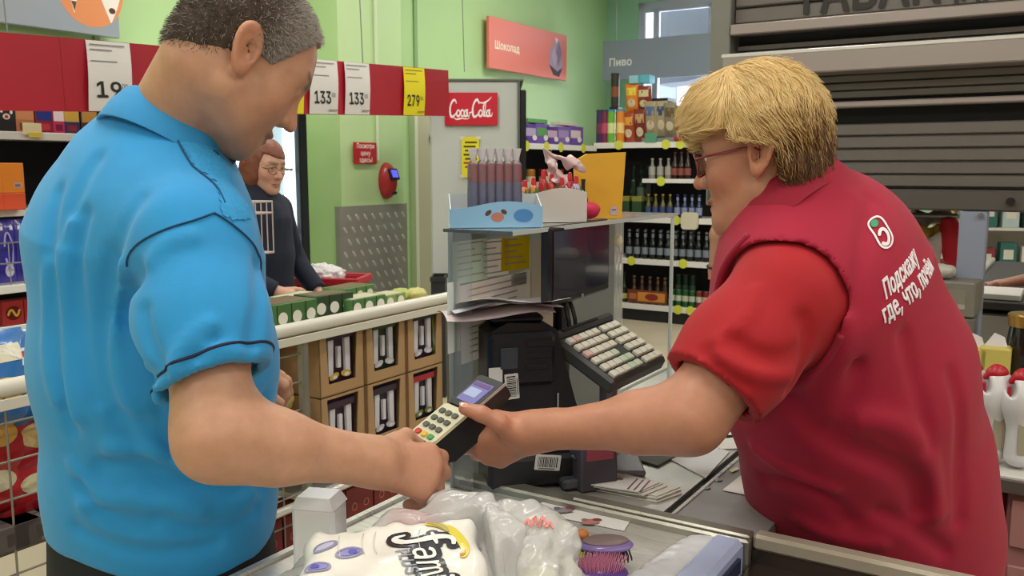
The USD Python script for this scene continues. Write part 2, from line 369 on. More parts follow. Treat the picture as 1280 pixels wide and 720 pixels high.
def finger_tips(left, curl, fat=1.0, spread=0.0):
    k = [(.029, .088, .002), (.010, .094, .005), (-.010, .090, .003), (-.028, .080, -.002)]; out = []
    for i, (kk, L) in enumerate(zip(k, (.074, .082, .075, .060))):
        a, pt = 0.0, np.array(kk); sx = .06 * (1.2 - i)
        for j, f in enumerate((.46, .30, .24)):
            a += math.radians(curl[i][j]); dr = np.array([sx, math.cos(a), -math.sin(a)]); pt = pt + L * f * dr
        nrm = np.array([0, math.sin(a), math.cos(a)])
        if not left: pt, dr, nrm = pt * [-1, 1, 1], dr * [-1, 1, 1], nrm * [-1, 1, 1]
        out.append((pt, dr, nrm))
    return out
def folds(p, lines):
    d = np.zeros(len(p))
    for pts, amp, w in lines:
        pts = np.asarray(pts); c = pts.mean(0); r = np.max(np.linalg.norm(pts - c, axis=1)) + 3 * w
        m = np.linalg.norm(p - c, axis=1) < r
        if m.any(): d[m] += amp * np.exp(-(pdist(p[m], pts) / w) ** 2)
    return d
def eyes(person, H, A, s, iris='#5a6a70'):
    for sx in (-1, 1):
        e = trimesh.creation.uv_sphere(.0128 * s, count=[14, 18]); v = e.vertices
        c = np.tile(lin('#e9e2da'), (len(v), 1)); fr = v @ A[:, 1] / (.0128 * s)
        c[fr > .86] = lin(iris); c[fr > .96] = lin('#0a0a0a'); e.apply_translation(H + A @ (np.array([sx * .032, .0765, .018]) * s))
        obj('eye', e, M('eye', rough=.08, attr=True, coat=1), person, True, c)
SKIN_M = M('skin_man', rough=.48, attr=True, sss=.12, var=.10, vs=45, bump=.12, bs=220, bd=.0012)
SKIN_W = M('skin_woman', rough=.46, attr=True, sss=.12, var=.08, vs=45, bump=.12, bs=220, bd=.0012)
def strands(name, person, roots, flow, steps, length, width, m, seed=0):
    """hair strands as curves: each root walks along flow(points)"""
    pts = [roots]; q = roots
    for i in range(steps):
        q = flow(q, i); pts.append(q)
    a = np.stack(pts, 1); n = len(a)
    c = UsdGeom.BasisCurves.Define(stage, numbered(pathof(person) + '/' + name))
    c.CreateTypeAttr('linear'); c.CreateCurveVertexCountsAttr(Vt.IntArray.FromNumpy(np.full(n, steps + 1, np.int32)))
    c.CreatePointsAttr(Vt.Vec3fArray.FromNumpy(a.reshape(-1, 3).astype(np.float32)))
    w = np.tile(np.linspace(1, .45, steps + 1), n) * width
    c.CreateWidthsAttr(Vt.FloatArray.FromNumpy(w.astype(np.float32))); c.SetWidthsInterpolation('vertex')
    UsdShade.MaterialBindingAPI.Apply(c.GetPrim()).Bind(m); c.GetPrim().SetCustomDataByKey('kind', 'stuff'); return c.GetPrim()
def sample_surface(m, n, mask, r):
    f = m.faces[mask[m.faces].all(1)]; t = m.vertices[f]; ar = np.linalg.norm(np.cross(t[:, 1] - t[:, 0], t[:, 2] - t[:, 0]), axis=1)
    k = r.choice(len(f), n, p=ar / ar.sum()); u = r.random((n, 2)); fl = u.sum(1) > 1; u[fl] = 1 - u[fl]
    return t[k, 0] + u[:, :1] * (t[k, 1] - t[k, 0]) + u[:, 1:] * (t[k, 2] - t[k, 0])
def collar_mesh(C, A, rin, r0, h1, h0, gap, thick=.0045, n=64, flare=None):
    """a collar round the neck: C centre, A axes (right, forward, up), rin(phi) upper radius, r0(phi) lower radius, heights h1, h0; open by gap at the front"""
    ph = np.linspace(gap, 2 * np.pi - gap, n); V = []
    for a in ph:
        dr = A[:, 0] * math.sin(a) + A[:, 1] * math.cos(a)
        up = C + dr * rin(a) + A[:, 2] * h1(a); lo = C + dr * r0(a) + A[:, 2] * h0(a); ii = C + dr * (rin(a) - thick) + A[:, 2] * h1(a)
        inn = C + dr * (rin(a) - thick - .002) + A[:, 2] * (h1(a) - .035); mid = (up + lo) / 2 + dr * .003
        rnd_ = (up + ii) / 2 + A[:, 2] * .003
        V.append([lo - dr * thick, lo, mid, up, rnd_, ii, inn])
    k = 7; V = np.array(V).reshape(-1, 3); Fc = []
    for i in range(n - 1):
        for j in range(k):
            a0, a1, b0, b1 = i * k + j, i * k + (j + 1) % k, (i + 1) * k + j, (i + 1) * k + (j + 1) % k; Fc += [[a0, b0, b1], [a0, b1, a1]]
    for i in (0, n - 1):
        for j in range(1, k - 1): Fc.append([i * k, i * k + j, i * k + j + 1] if i == 0 else [i * k, i * k + j + 1, i * k + j])
    return trimesh.Trimesh(V, Fc, process=False)

# ---- the customer: a broad man in a blue polo shirt
def make_man():
    Fm = unit([.72, .69, 0]); Rm = np.array([Fm[1], -Fm[0], 0])
    sp = [P(212, 790, 1.40), P(206, 700, 1.40), P(203, 600, 1.385), P(196, 450, 1.37), P(181, 300, 1.365), P(187, 215, 1.36)]
    C7 = P(205, 165, 1.35)
    RS, RE, RW = P(240, 300, 1.195), P(272, 548, 1.07), P(466, 577, 1.19)
    LS = 2 * sp[4] - RS + np.array([0, 0, .02]); LS = LS - unit(LS - sp[4]) * .02
    LE = LS + np.array([.02, .07, -.25]); LW = P(276, 455, 1.66)
    a = math.radians(15); vw = unit(ray(305, 90) * [1, 1, 0]); pp = np.array([vw[1], -vw[0], 0])
    hf = pp * math.cos(a) + vw * math.sin(a); pit = math.radians(41)
    HF = hf * math.cos(pit) - np.array([0, 0, math.sin(pit)]); A = axes(HF, [0, 0, 1]); s = .96
    H = P(315, 72, 1.235) - A[:, 0] * .080 * s
    hy = unit(P(551, 594, 1.245) - RW); hz = unit([-.15, -.78, .58]); HA = np.stack([unit(np.cross(hy, hz)), hy, np.cross(unit(np.cross(hy, hz)), hy)], 1)
    curl = [(26, 38, 22), (34, 46, 24), (40, 52, 26), (44, 54, 28)]
    th = [(.034, .036, -.012), (.056, .066, -.026), (.054, .096, -.044), (.044, .112, -.056)]
    ly = unit([.80, .45, -.25]); lz = unit([.25, -.1, .9]); lx = unit(np.cross(ly, lz)); LA = np.stack([lx, ly, np.cross(lx, ly)], 1)
    lcurl = [(25, 40, 30)] * 4
    def trunk(p, g=0.0):
        d = loft(p, sp, Rm, np.array([.178, .182, .182, .186, .190, .135]) + g, np.array([.150, .150, .158, .164, .148, .086]) + g)
        d = smin(d, cone(p, sp[5], C7 + [0, 0, -.01], .085 + g, .066 + g), .06)
        for S, c in ((RS, sp[4]), (LS, sp[4])):
            d = smin(d, cone(p, c + (S - c) * .45 + [0, 0, .05], S, .085 + g, .072 + g), .07)
        return d
    def arm_r(p, g=0.0): return smin(cone(p, RS, RS + (RE - RS) * .5, .068 + g, .060 + g), cone(p, RS + (RE - RS) * .5, RE, .060 + g, .050 + g), .03)
    def arm_l(p, g=0.0): return smin(cone(p, LS, RE * 0 + LE, .070 + g, .050 + g), cone(p, LE, LW, .046 + g, .030 + g), .03)
    def fore_r(p): return smin(cone(p, RE, RE + (RW - RE) * .35, .041, .0435), cone(p, RE + (RW - RE) * .35, RW, .0435, .0310), .03)
    def body(p):
        d = near(p, (sp[2] + sp[4]) / 2, .55, lambda p: trunk(p, -.014))
        d = smin(d, near(p, (RS + RE + RW) / 3, .40, lambda p: smin(arm_r(p, -.006), fore_r(p), .055)), .03)
        d = smin(d, near(p, LE, .40, lambda p: arm_l(p, -.006)), .03)
        d = smin(d, near(p, (H + C7) / 2, .19, lambda p: cone(p, C7 + [0, 0, -.02], H + A @ [0, -.028, -.03], .070, .064)), .035)
        d = smin(d, near(p, H + A @ [0, 0, .01], .17, lambda p: head_sdf((p - H) @ A / s) * s), .025)
        d = smin(d, near(p, RW + hy * .08, .16, lambda p: hand_sdf((p - RW) @ HA, False, curl, thumb=th, fat=1.16)), .022)
        return smax(smin(d, near(p, LW + ly * .08, .15, lambda p: hand_sdf((p - LW) @ LA, True, lcurl, fat=1.1)), .012), .865 - p[:, 2], .02)
    t = thing('person', 'heavy man in a bright blue polo shirt reaching towards the card terminal', 'person', (0, 0, 0))
    bm = sdf_mesh(body, [-.95, .92, .8], [-.02, 1.85, 1.86], .0038)
    skin = lin('#c09073'); q = (bm.vertices - H) @ A / s
    col = head_col(q, skin, lip=lin('#8c5a50'), brow=lin('#5a4a3c'), stub=.5)
    far = np.linalg.norm(bm.vertices - H, axis=1) > .16; col[far] = skin
    dist = np.linalg.norm(bm.vertices - (RW + hy * .1), axis=1); w = .35 * np.exp(-(dist / .07) ** 2)[:, None]; col = col * (1 - w) + np.array(lin('#c07f6c')) * w
    obj('body', bm, SKIN_M, t, True, col); eyes(t, H, A, s)
    for pt, dr, nr in finger_tips(False, curl, 1.12):
        wp, wd, wn = RW + HA @ pt, HA @ dr, HA @ nr; nm = trimesh.creation.icosphere(2, 1.0); nm.apply_scale((.0055, .0075, .0016)); nm.apply_transform(frame(wp + wn * .0078 - wd * .001, np.cross(wd, wn), wd)); obj('fingernail', nm, M('nail', '#cf9c8c', .25, coat=.4), t, True)
    # hair: grey-brown crop
    def hairline(q):                                           # positive inside the hair
        x, y, z = np.abs(q[:, 0]), q[:, 1], q[:, 2]
        top = z - .076 - .60 * (y - .030); side = np.minimum(z + .012 - .9 * np.maximum(y - .008, 0), .022 - y + .42 * z)
        nape = np.minimum(-.030 - y, z + .052); back = np.minimum(np.minimum(-.008 - y, z + .012), 1)
        return np.maximum(np.maximum(np.minimum(top, .092 - y), np.minimum(side, z - .014 + 0 * x)), np.maximum(nape, back)) + .004 * (meshkit.noise(q * 160) - .5)
    def cap(p):
        q = (p - H) @ A / s
        d = np.minimum(ell(q, (0, -.006, .046), (.0835, .1045, .092)), 9)
        d = smin(d, ell(q, (0, -.050, -.018), (.060, .052, .052)), .03) - .0015 * (meshkit.noise(q * 190) - .3)
        return np.maximum(d * s, -hairline(q) * s * .8)
    hm = sdf_mesh(cap, H - .16, H + .16, .0032); hv = (hm.vertices - H) @ A / s
    gv = np.clip((hv[:, 1] + .02) / .08, 0, 1)[:, None]; hc = np.array(lin('#4a3c30')) * (1 - gv) + np.array(lin('#98908a')) * gv
    hp = obj('hair', hm, M('hair_crop', rough=.75, attr=True, var=.45, vs=170, bump=.6, bs=260, bd=.004), t, True, hc)
    r = np.random.default_rng(3); roots = sample_surface(hm, 9000, hairline(hv) > .003, r); nr = grad(cap, roots)
    jit = r.normal(0, .45, roots.shape); dirs = nr + jit + A @ np.array([0, .25, -.35])
    dirs /= np.linalg.norm(dirs, axis=1, keepdims=True)
    q = (roots - H) @ A / s; front = q[:, 1] > .02; mats_ = (M('hair_dark', '#4d3f33', .55), M('hair_grey', '#b3ada4', .5))
    g = r.random(len(roots)) < np.clip(.32 + (q[:, 1] + .03) / .08, .15, .9)
    for sel, m_ in ((~g, mats_[0]), (g, mats_[1])):
        strands('hair_strands', t, roots[sel] - nr[sel] * .001, lambda x, i, d=dirs[sel], n=nr[sel]: x + d * .0028 + (A @ np.array([0, .15, -.3])) * .0006 * i, 3, 0, .0007, m_)
    # shirt
    fl = []
    def FL(pts, Y, amp, w): fl.append((pts, amp, w))
    FL([(170, 345), (160, 400), (172, 455), (195, 500)], 0, -.016, .016); FL([(140, 320), (128, 420), (150, 530), (190, 590)], 0, -.010, .013); FL([(152, 330), (142, 420), (166, 520)], 0, .008, .012)
    FL([(72, 240), (64, 340), (74, 450), (90, 540)], 0, -.009, .013); FL([(105, 270), (98, 380), (120, 500)], 0, -.010, .012); FL([(88, 280), (80, 400), (96, 520)], 0, .009, .012)
    FL([(125, 585), (180, 588), (240, 606), (320, 596)], 0, -.014, .013); FL([(140, 560), (190, 566), (250, 588)], 0, .012, .013); FL([(150, 520), (190, 535), (225, 560)], 0, -.010, .011)
    FL([(100, 605), (130, 640), (190, 655)], 0, -.010, .012); FL([(105, 630), (170, 626), (250, 640)], 0, .009, .012); FL([(95, 660), (180, 690), (270, 680)], 0, -.009, .012); FL([(90, 580), (120, 612), (170, 618)], 0, .008, .010); FL([(200, 650), (260, 662), (320, 640)], 0, -.007, .011)
    FL([(60, 330), (58, 420), (70, 500)], 0, .006, .012); FL([(330, 500), (324, 560), (328, 610)], 0, -.008, .014); FL([(190, 470), (205, 520), (215, 570)], 0, -.010, .013)
    FL([(212, 468), (224, 440), (262, 405)], 0, .008, .010); FL([(222, 470), (240, 448), (270, 425)], 0, -.006, .008); FL([(312, 448), (285, 436), (255, 434)], 0, .007, .010); FL([(190, 325), (205, 308), (240, 296)], 0, .007, .012)
    FL([(322, 330), (324, 380), (312, 440)], 0, -.008, .012); FL([(180, 390), (192, 440), (206, 470)], 0, -.009, .010); FL([(120, 200), (90, 260), (80, 300)], 0, -.006, .014); FL([(175, 250), (150, 300), (140, 350)], 0, -.006, .014)
    ax = unit(RE - RS); cuff = RS + ax * (np.dot(P(258, 478, 1.10) - RS, ax)); cn = unit(ax + np.array([.20, .06, -.06]))
    hemz = P(210, 716, 1.27)[2]
    def noise_f(p): return .0050 * (meshkit.fbm(p * [9, 9, 5], 2, 3) - .5)
    fl_ = []
    def shirt(p):
        d = trunk(p, .004); d = smin(d, cone(p, sp[0] + [0, 0, -.03], sp[2], .156, .150), .03)
        sl = near(p, (RS + RE) / 2, .26, lambda p: smin(cone(p, RS, RS + (RE - RS) * .45, .080, .080), cone(p, RS + (RE - RS) * .45, RE, .080, .073), .03))
        sl = smax(sl, (p - cuff) @ cn, .006)
        sl = np.maximum(sl, -np.maximum(arm_r(p, .002), -((p - cuff) @ cn) - .016))
        d = smin(d, sl, .022)
        ll = near(p, (LS + LE) / 2, .26, lambda p: np.maximum(cone(p, LS, LE, .080, .076), (p - LS) @ unit(LE - LS) - .20))
        d = smin(d, ll, .022)
        d = d - folds(p, fl_) - noise_f(p)
        hem = hemz - .020 * np.sin((p @ Rm) * 9 + 1.0) * 0 - p[:, 2] + .035 * np.clip(((p - sp[1]) @ Fm) / .16, -1, 1) ** 2
        d = smax(d, hem, .008)
        d = np.maximum(d, -np.maximum(trunk(p, -.012), p[:, 2] - hemz - .05))
        neckc = cone(p, C7 + [0, 0, .0], C7 + (H - C7) * .8, .071, .074)
        return np.maximum(d, -neckc)
    fl_ += on_surface(shirt, fl)
    sm = sdf_mesh(shirt, [-.95, .90, hemz - .06], [-.1, 1.9, 1.72], .0048)
    v = sm.vertices; base = np.array(lin('#2293d2')); c = np.tile(base, (len(v), 1))
    # heather shoulder panel running from the collar to the sleeve head
    seam_pts = [P(205, 172, 1.30), P(225, 205, 1.24), P(240, 240, 1.21), P(257, 281, 1.18)]
    seam = snap(shirt, spline(seam_pts, 40)); seam2 = snap(shirt, spline([P(257, 281, 1.16), P(225, 290, 1.13), P(196, 308, 1.14), P(182, 328, 1.15)], 30)); seam3 = snap(shirt, spline([P(257, 281, 1.16), P(290, 292, 1.16), P(318, 330, 1.2), P(326, 370, 1.24)], 30))
    obj('shirt', sm, M('blue_pique', rough=.8, attr=True, sheen=.25, var=.04, vs=30, weave=900, bump=.1, bs=400, bd=.0006), t, True, c)
    SEAM = M('navy_seam', '#12486f', .8)
    for q_, r_ in ((seam, .0011), (seam2, .0013), (seam3, .0013)): obj('seam', tube(q_ + grad(shirt, q_) * .0016, r_, 6), SEAM, t, True)
    pm = np.zeros(len(v), bool); side = np.cross(seam[-1] - seam[0], [0, 0, 1.0])
    fwd = (v - seam[20]) @ unit(Fm + np.array([.1, -.5, 0])); pm = pdist(v, seam) < .075
    sd = pdist(v, [s_ + np.array([.045, .01, -.004]) for s_ in seam[::6]])
    nearest = seam[np.argmin(np.linalg.norm(v[:, None, :] - seam[None, ::4], axis=2), axis=1) * 4]
    ch_ = seam3[-1] - seam3[0]; pn_ = np.cross(ch_, grad(shirt, seam3[10:11])[0]); pn_ = pn_ * np.sign((C7 - seam3[0]) @ pn_)
    inside = ((v - seam3[0]) @ unit(pn_) > .003) & (np.linalg.norm(v - nearest, axis=1) < .062) & (((v - nearest) @ np.array([.90, .35, .1])) > 0) & (v[:, 2] > seam[-1][2] - .06)
    keep = inside[sm.faces].all(1); sub = trimesh.Trimesh(v.copy(), sm.faces[keep], process=False); sub.remove_unreferenced_vertices()
    if len(sub.faces): sub.vertices = sub.vertices + grad(shirt, sub.vertices) * .0012; obj('shoulder_panel', sub, M('heather_panel', '#3197d2', .85, var=.22, vs=240, scl=(1, 1, 1)), t, True, label='heathered lighter blue shoulder panel')
    e1_ = unit(np.cross(cn, [0, 0, 1.0])); e2_ = np.cross(cn, e1_); ring = []
    for a_ in np.linspace(0, 2 * np.pi, 49)[:-1]:
        o = cuff - cn * .017; dd = e1_ * math.cos(a_) + e2_ * math.sin(a_); qq = hit(lambda p: -shirt(p), o, dd, 0, .16, 160); qo = o + dd * (.16 - 0) ; h_ = hit(shirt, o + dd * .10, -dd, 0, .06, 160); ring.append(h_)
    k0_ = next((i for i, q_ in enumerate(ring) if q_ is None), 0); ring = ring[k0_:] + ring[:k0_]; runs = [[]]
    for q_ in ring:
        if q_ is None or (runs[-1] and np.linalg.norm(q_ - runs[-1][-1]) > .03): runs.append([])
        if q_ is not None: runs[-1].append(q_)
    obj('sleeve_piping', tube(np.array(max(runs, key=len)), .0022, 6), M('navy_piping', '#141c3c', .7), t, True, label='thin navy piping above the sleeve hem')
    # collar
    CA = axes(unit(Fm * .92 + np.array([0, 0, -.50])), [0, 0, 1.0]); CC = P(214, 168, 1.335)
    fr = lambda a: .5 + .5 * math.cos(a)
    col_ = collar_mesh(CC, CA, lambda a: .083 + .006 * fr(a), lambda a: .098 + .012 * fr(a), lambda a: .030 - .008 * fr(a), lambda a: -.024 - .018 * fr(a), .16, .006)
    obj('collar', col_, M('blue_collar', '#2a8fcb', .8, sheen=.2, weave=800, var=.05, vs=40), t, True)
    for i, (px, py) in enumerate(((268, 193), (290, 200))):
        b = lathe([(0, .0022), (.0042, .0022), (.0060, .0008), (.0060, -.004), (0, -.004)], 14)
        cv_ = col_.subdivide().subdivide().vertices; f = lambda p: np.min(np.linalg.norm(p[:, None] - cv_[None], axis=2), axis=1) - .0045
        o = np.array([0, 0, EYE]); h_ = hit(f, o, ray(px, py), 1.0, 1.7, 300)
        if h_ is not None: b.apply_transform(frame(h_, np.cross([0, 0, 1.0], -ray(px, py)), [0, 0, 1])); obj('collar_button', b, M('navy_button', '#16223f', .35), t, True)
    # trousers and shoes
    hipc = sp[1] + [0, 0, -.02]; legs = []
    for sgn in (-1, 1):
        hp_ = np.array([hipc[0], hipc[1], .88]) + Rm * sgn * .10; kn = np.array([hp_[0], hp_[1], .48]) + Fm * .01; an = np.array([hp_[0], hp_[1], .09]) - Fm * .02; legs.append((hp_, kn, an))
    def trous(p):
        d = loft(p, [np.array([hipc[0], hipc[1], .84]), np.array([hipc[0], hipc[1], .95])], Rm, [.196, .192], [.172, .166])
        for a_, b_, c_ in legs: d = smin(d, smin(cone(p, a_, b_, .105, .078), cone(p, b_, c_, .078, .064), .04), .03)
        d = d - .006 * (meshkit.fbm(p * 14, 2, 9) - .5)
        return np.maximum(d, .055 - p[:, 2])
    obj('trousers', sdf_mesh(trous, [hipc[0] - .32, hipc[1] - .32, .03], [hipc[0] + .32, hipc[1] + .32, 1.12], .010), M('dark_cloth', '#15171f', .85, var=.2, vs=30), t, True)
    for a_, b_, c_ in legs:
        def shoe(p, c_=c_):
            q = np.stack([(p - c_) @ Rm, (p - c_) @ Fm, p[:, 2]], 1)
            d = smin(ell(q, (0, .02, .06), (.046, .09, .06)), ell(q, (0, .12, .035), (.050, .10, .036)), .03); return smax(d, .004 - q[:, 2], .004)
        obj('shoe', sdf_mesh(shoe, np.r_[c_[:2] - .26, -.01], np.r_[c_[:2] + .26, .16], .008), M('black_leather', '#18171a', .35), t, True)
    return dict(RW=RW, HA=HA)
make_man()
# ---- the cashier: a stout woman in a red vest over a red T-shirt
def make_woman():
    a = math.radians(17); vw = unit(ray(1050, 400) * [1, 1, 0]); pp = np.array([-vw[1], vw[0], 0]); Fm = unit(pp * math.cos(a) + vw * math.sin(a)); Rm = np.array([Fm[1], -Fm[0], 0])
    sp = [P(1094, 760, 1.60), P(1094, 660, 1.60), P(1081, 580, 1.57), P(1056, 470, 1.50), P(1022, 360, 1.445), P(998, 285, 1.43)]
    C7 = P(984, 238, 1.42)
    LS, LE, LW = P(978, 372, 1.29), P(862, 522, 1.23), P(668, 540, 1.32)
    RS = 2 * P(1022, 345, 1.445) - LS; RE = RS + unit([-.35, .25, -.9]) * .26; RW = RE + unit([-.9, .1, -.35]) * .22
    a = math.radians(16); vw = unit(ray(935, 190) * [1, 1, 0]); pp = np.array([-vw[1], vw[0], 0]); hf = pp * math.cos(a) + vw * math.sin(a); pit = math.radians(13)
    A = axes(hf * math.cos(pit) - np.array([0, 0, math.sin(pit)]), [0, 0, 1]); s = .98
    H = P(941, 196, 1.35) + A[:, 0] * .078 * s
    hy = unit([-.80, .34, -.42]); tx = np.array([-.12, -.42, .88]); hz = unit(np.cross(unit(tx - hy * (tx @ hy)), hy)); HA = np.stack([unit(np.cross(hy, hz)), hy, hz], 1)
    curl = [(28, 34, 18), (30, 36, 20), (34, 38, 22), (36, 40, 24)]
    def hl(v): return HA.T @ (np.asarray(v) - LW)
    th = [tuple(hl(P(640, 541, 1.31))), tuple(hl(P(624, 528, 1.295))), tuple(hl(P(601, 517, 1.29))), tuple(hl(P(581, 511, 1.295)))]
    ry_ = unit([-.85, .2, -.3]); rz_ = unit([.1, .1, 1]); rx_ = unit(np.cross(ry_, rz_)); RA = np.stack([rx_, ry_, np.cross(rx_, ry_)], 1)
    def trunk(p, g=0.0):
        d = loft(p, sp, Rm, np.array([.205, .208, .208, .202, .195, .120]) + g, np.array([.192, .194, .192, .184, .152, .074]) + g)
        for S in (LS, RS):
            c = sp[4] + [0, 0, .02]; d = smin(d, cone(p, c + (S - c) * .3 + [0, 0, .03], S, .10 + g, .068 + g), .08)
        b = sp[3] + Fm * .12 + [0, 0, .06]
        for sg in (-1, 1): d = smin(d, ball(p, b + Rm * sg * .08, .085 + g), .06)
        return d
    def arm_l(p, g=0.0): return smin(cone(p, LS, LS + (LE - LS) * .45, .068 + g, .064 + g), cone(p, LS + (LE - LS) * .45, LE, .064 + g, .046 + g), .03)
    def fore_l(p): return smin(cone(p, LE, LE + (LW - LE) * .3, .041, .0405), cone(p, LE + (LW - LE) * .3, LW, .0405, .0265), .03)
    def arm_r(p, g=0.0): return smin(cone(p, RS, RE, .066 + g, .048 + g), cone(p, RE, RW, .042 + g, .028 + g), .03)
    def body(p):
        d = near(p, (sp[2] + sp[4]) / 2, .52, lambda p: trunk(p, -.016))
        d = smin(d, near(p, (LS + LE + LW) / 3, .40, lambda p: smin(arm_l(p, -.002), fore_l(p), .05)), .03)
        d = smin(d, near(p, RE, .38, lambda p: arm_r(p, -.004)), .03)
        d = smin(d, near(p, (H + C7) / 2, .19, lambda p: cone(p, C7 + [0, 0, -.02] + Fm * .02, H + A @ [0, -.022, -.03], .066, .055)), .03)
        d = smin(d, near(p, H + A @ [0, 0, .01], .17, lambda p: head_sdf((p - H) @ A / s, False) * s), .022)
        d = smin(d, near(p, H + A @ [0, .04, -.09], .09, lambda p: ell((p - H) @ A, (0, .045, -.092), (.042, .046, .024))), .03)
        d = smin(d, near(p, LW + hy * .08, .17, lambda p: hand_sdf((p - LW) @ HA, True, curl, thumb=th, fat=1.08)), .022)
        d = smin(d, near(p, RW + ry_ * .08, .15, lambda p: hand_sdf((p - RW) @ RA, False, [(18, 20, 12)] * 4)), .012)
        return smax(d, .70 - p[:, 2], .02)
    t = thing('person', 'blonde cashier in a red vest and glasses holding out the card terminal', 'person', (0, 0, 0))
    bm = sdf_mesh(body, [-.12, 1.05, .68], [.95, 1.86, 1.72], .0038)
    skin = lin('#bd8468'); q = (bm.vertices - H) @ A / s; col = head_col(q, skin, False, lip=lin('#9a4a44'), brow=lin('#7d5c3c')); col[np.linalg.norm(bm.vertices - H, axis=1) > .16] = skin
    dist = np.linalg.norm(bm.vertices - (LW + hy * .08), axis=1); w = .3 * np.exp(-(dist / .07) ** 2)[:, None]; col = col * (1 - w) + np.array(lin('#c2836a')) * w
    obj('body', bm, SKIN_W, t, True, col); eyes(t, H, A, s, '#5c4a38')
    tip = LW + HA @ np.array(th[3]); td = unit(HA @ (np.array(th[3]) - np.array(th[2]))); tn = unit(np.array([-.1, -.55, .8]) - td * (np.array([-.1, -.55, .8]) @ td))
    nm = trimesh.creation.icosphere(2, 1.0); nm.apply_scale((.0052, .0070, .0016)); nm.apply_transform(frame(tip + tn * .0088 + td * .002, np.cross(td, tn), td)); obj('thumbnail', nm, M('nail_w', '#d8a08e', .2, coat=.5), t, True)
    # glasses
    GLM = M('glasses_red', '#7c1f2c', .3, coat=.4); gp = lambda x, y, z: H + A @ (np.array([x, y, z]) * s)
    rims = []
    for sg in (-1, 1):
        an = np.linspace(0, 2 * np.pi, 33)[:-1]; ring = [gp(sg * (.033 + .026 * math.cos(v) * (1 if abs(math.cos(v)) < 1 else 1)), .103 - .010 * math.cos(v) ** 2, .010 + .0185 * math.sin(v)) for v in an]
        obj('lens_rim', tube(ring, .0019, 6, closed=True), GLM, t, True)
        lm = trimesh.convex.convex_hull(np.vstack([np.array(ring) + A[:, 1] * .0006, np.array(ring) - A[:, 1] * .0006])); obj('lens', lm, GLASS('lens_glass', (.97, .97, .97)), t)
        obj('temple', tube([gp(sg * .060, .094, .018), gp(sg * .074, .070, .018), gp(sg * .078, .02, .016), gp(sg * .0785, -.004, .014), gp(sg * .077, -.018, .0)], .0021, 6), GLM, t, True)
    obj('bridge', tube([gp(-.008, .104, .014), gp(0, .110, .018), gp(.008, .104, .014)], .0019, 6), GLM, t, True)
    st = gp(-.082, -.004, -.030); e = trimesh.creation.icosphere(1, .0032); e.apply_translation(st); obj('earring', e, M('gold', '#d9b46a', .2, 1), t, True)
    # hair
    def hair_vol(p):
        q = (p - H) @ A / s
        d = ell(q, (0, .004, .060), (.090, .104, .096)); d = smin(d, ell(q, (0, -.030, .022), (.083, .062, .080)), .04)
        d = smin(d, ell(q, (0, -.044, -.034), (.064, .042, .052)), .04); d = smin(d, ell(q, (0, .066, .084), (.076, .050, .050)), .04)
        d = smin(d, ell(np.stack([np.abs(q[:, 0]), q[:, 1], q[:, 2]], 1), (.064, -.014, .052), (.030, .070, .050)), .03)
        x = np.abs(q[:, 0]); face = np.maximum(q[:, 2] - (.050 - .012 * np.clip((q[:, 1] - .06) / .05, 0, 1)), -(q[:, 1] - .030))
        ear = np.maximum(np.maximum(q[:, 2] - .020 - .35 * (q[:, 1] + .01), -(q[:, 1] + .034)), -(x - .045))
        d = smax(d, -np.maximum(face, -.5), .012); d = smax(d, -ear, .010)
        d = smax(d, -(q[:, 2] + .085 + .35 * (q[:, 1] + .05)), .015)
        n = meshkit.fbm(q * [55, 18, 34], 2, 4) - .5
        return d * s - .0075 * n * s
    CR = np.array([0, -.045, .155])
    def flow_dir(x, g):
        q = (x - H) @ A / s; away = q - CR; fr = np.clip((q[:, 1] - .0) / .08, 0, 1)[:, None]
        v = away * [1, .9, .30] + np.array([0, -.035, -.035]) * np.clip(1.3 - fr * 1.6, -.2, 1) + fr * np.array([0, .01, -.0]) + np.stack([np.sin(q[:, 2] * 60) * .012, np.sin(q[:, 2] * 47 + q[:, 0] * 30) * .012, 0 * q[:, 0]], 1)
        side = np.clip(1 - np.abs(q[:, 1]) / .10, 0, 1)[:, None] * np.clip((q[:, 2]) / .10, 0, 1)[:, None]; v = v + side * np.array([0, -.05, 0]) * np.clip(-(q[:, 1:2] - .06) / .05, -1, 1)
        v = v @ A.T; v = v - g * (v * g).sum(1, keepdims=True); return v / np.maximum(np.linalg.norm(v, axis=1, keepdims=True), 1e-6)
    hm = sdf_mesh(hair_vol, H - .19, H + .19, .0042); hv = (hm.vertices - H) @ A / s
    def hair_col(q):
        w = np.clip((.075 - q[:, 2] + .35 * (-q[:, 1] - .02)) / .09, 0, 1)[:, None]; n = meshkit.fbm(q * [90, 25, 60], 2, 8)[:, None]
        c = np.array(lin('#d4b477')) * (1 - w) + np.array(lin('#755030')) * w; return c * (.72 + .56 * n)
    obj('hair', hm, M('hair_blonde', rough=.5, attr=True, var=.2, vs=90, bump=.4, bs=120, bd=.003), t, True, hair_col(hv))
    r = np.random.default_rng(5); roots = sample_surface(hm, 5200, np.ones(len(hv), bool), r); off = r.random(len(roots))[:, None] * .0045 - .0010
    def hf_(p): return hair_vol(p)
    def step(x, i):
        g = grad(hf_, x, .004); v = flow_dir(x, g); v = v + jit_sel; y = x + v * .0062; d = hf_(y); y = y - g * (d[:, None] - off_sel - (.0008 * i if i > 6 else 0)) * .8; return y
    qz = (roots - H) @ A / s; wt = np.clip((.075 - qz[:, 2] + .35 * (-qz[:, 1] - .02)) / .09, 0, 1); tone = np.clip(wt + r.normal(0, .22, len(roots)), 0, 1)
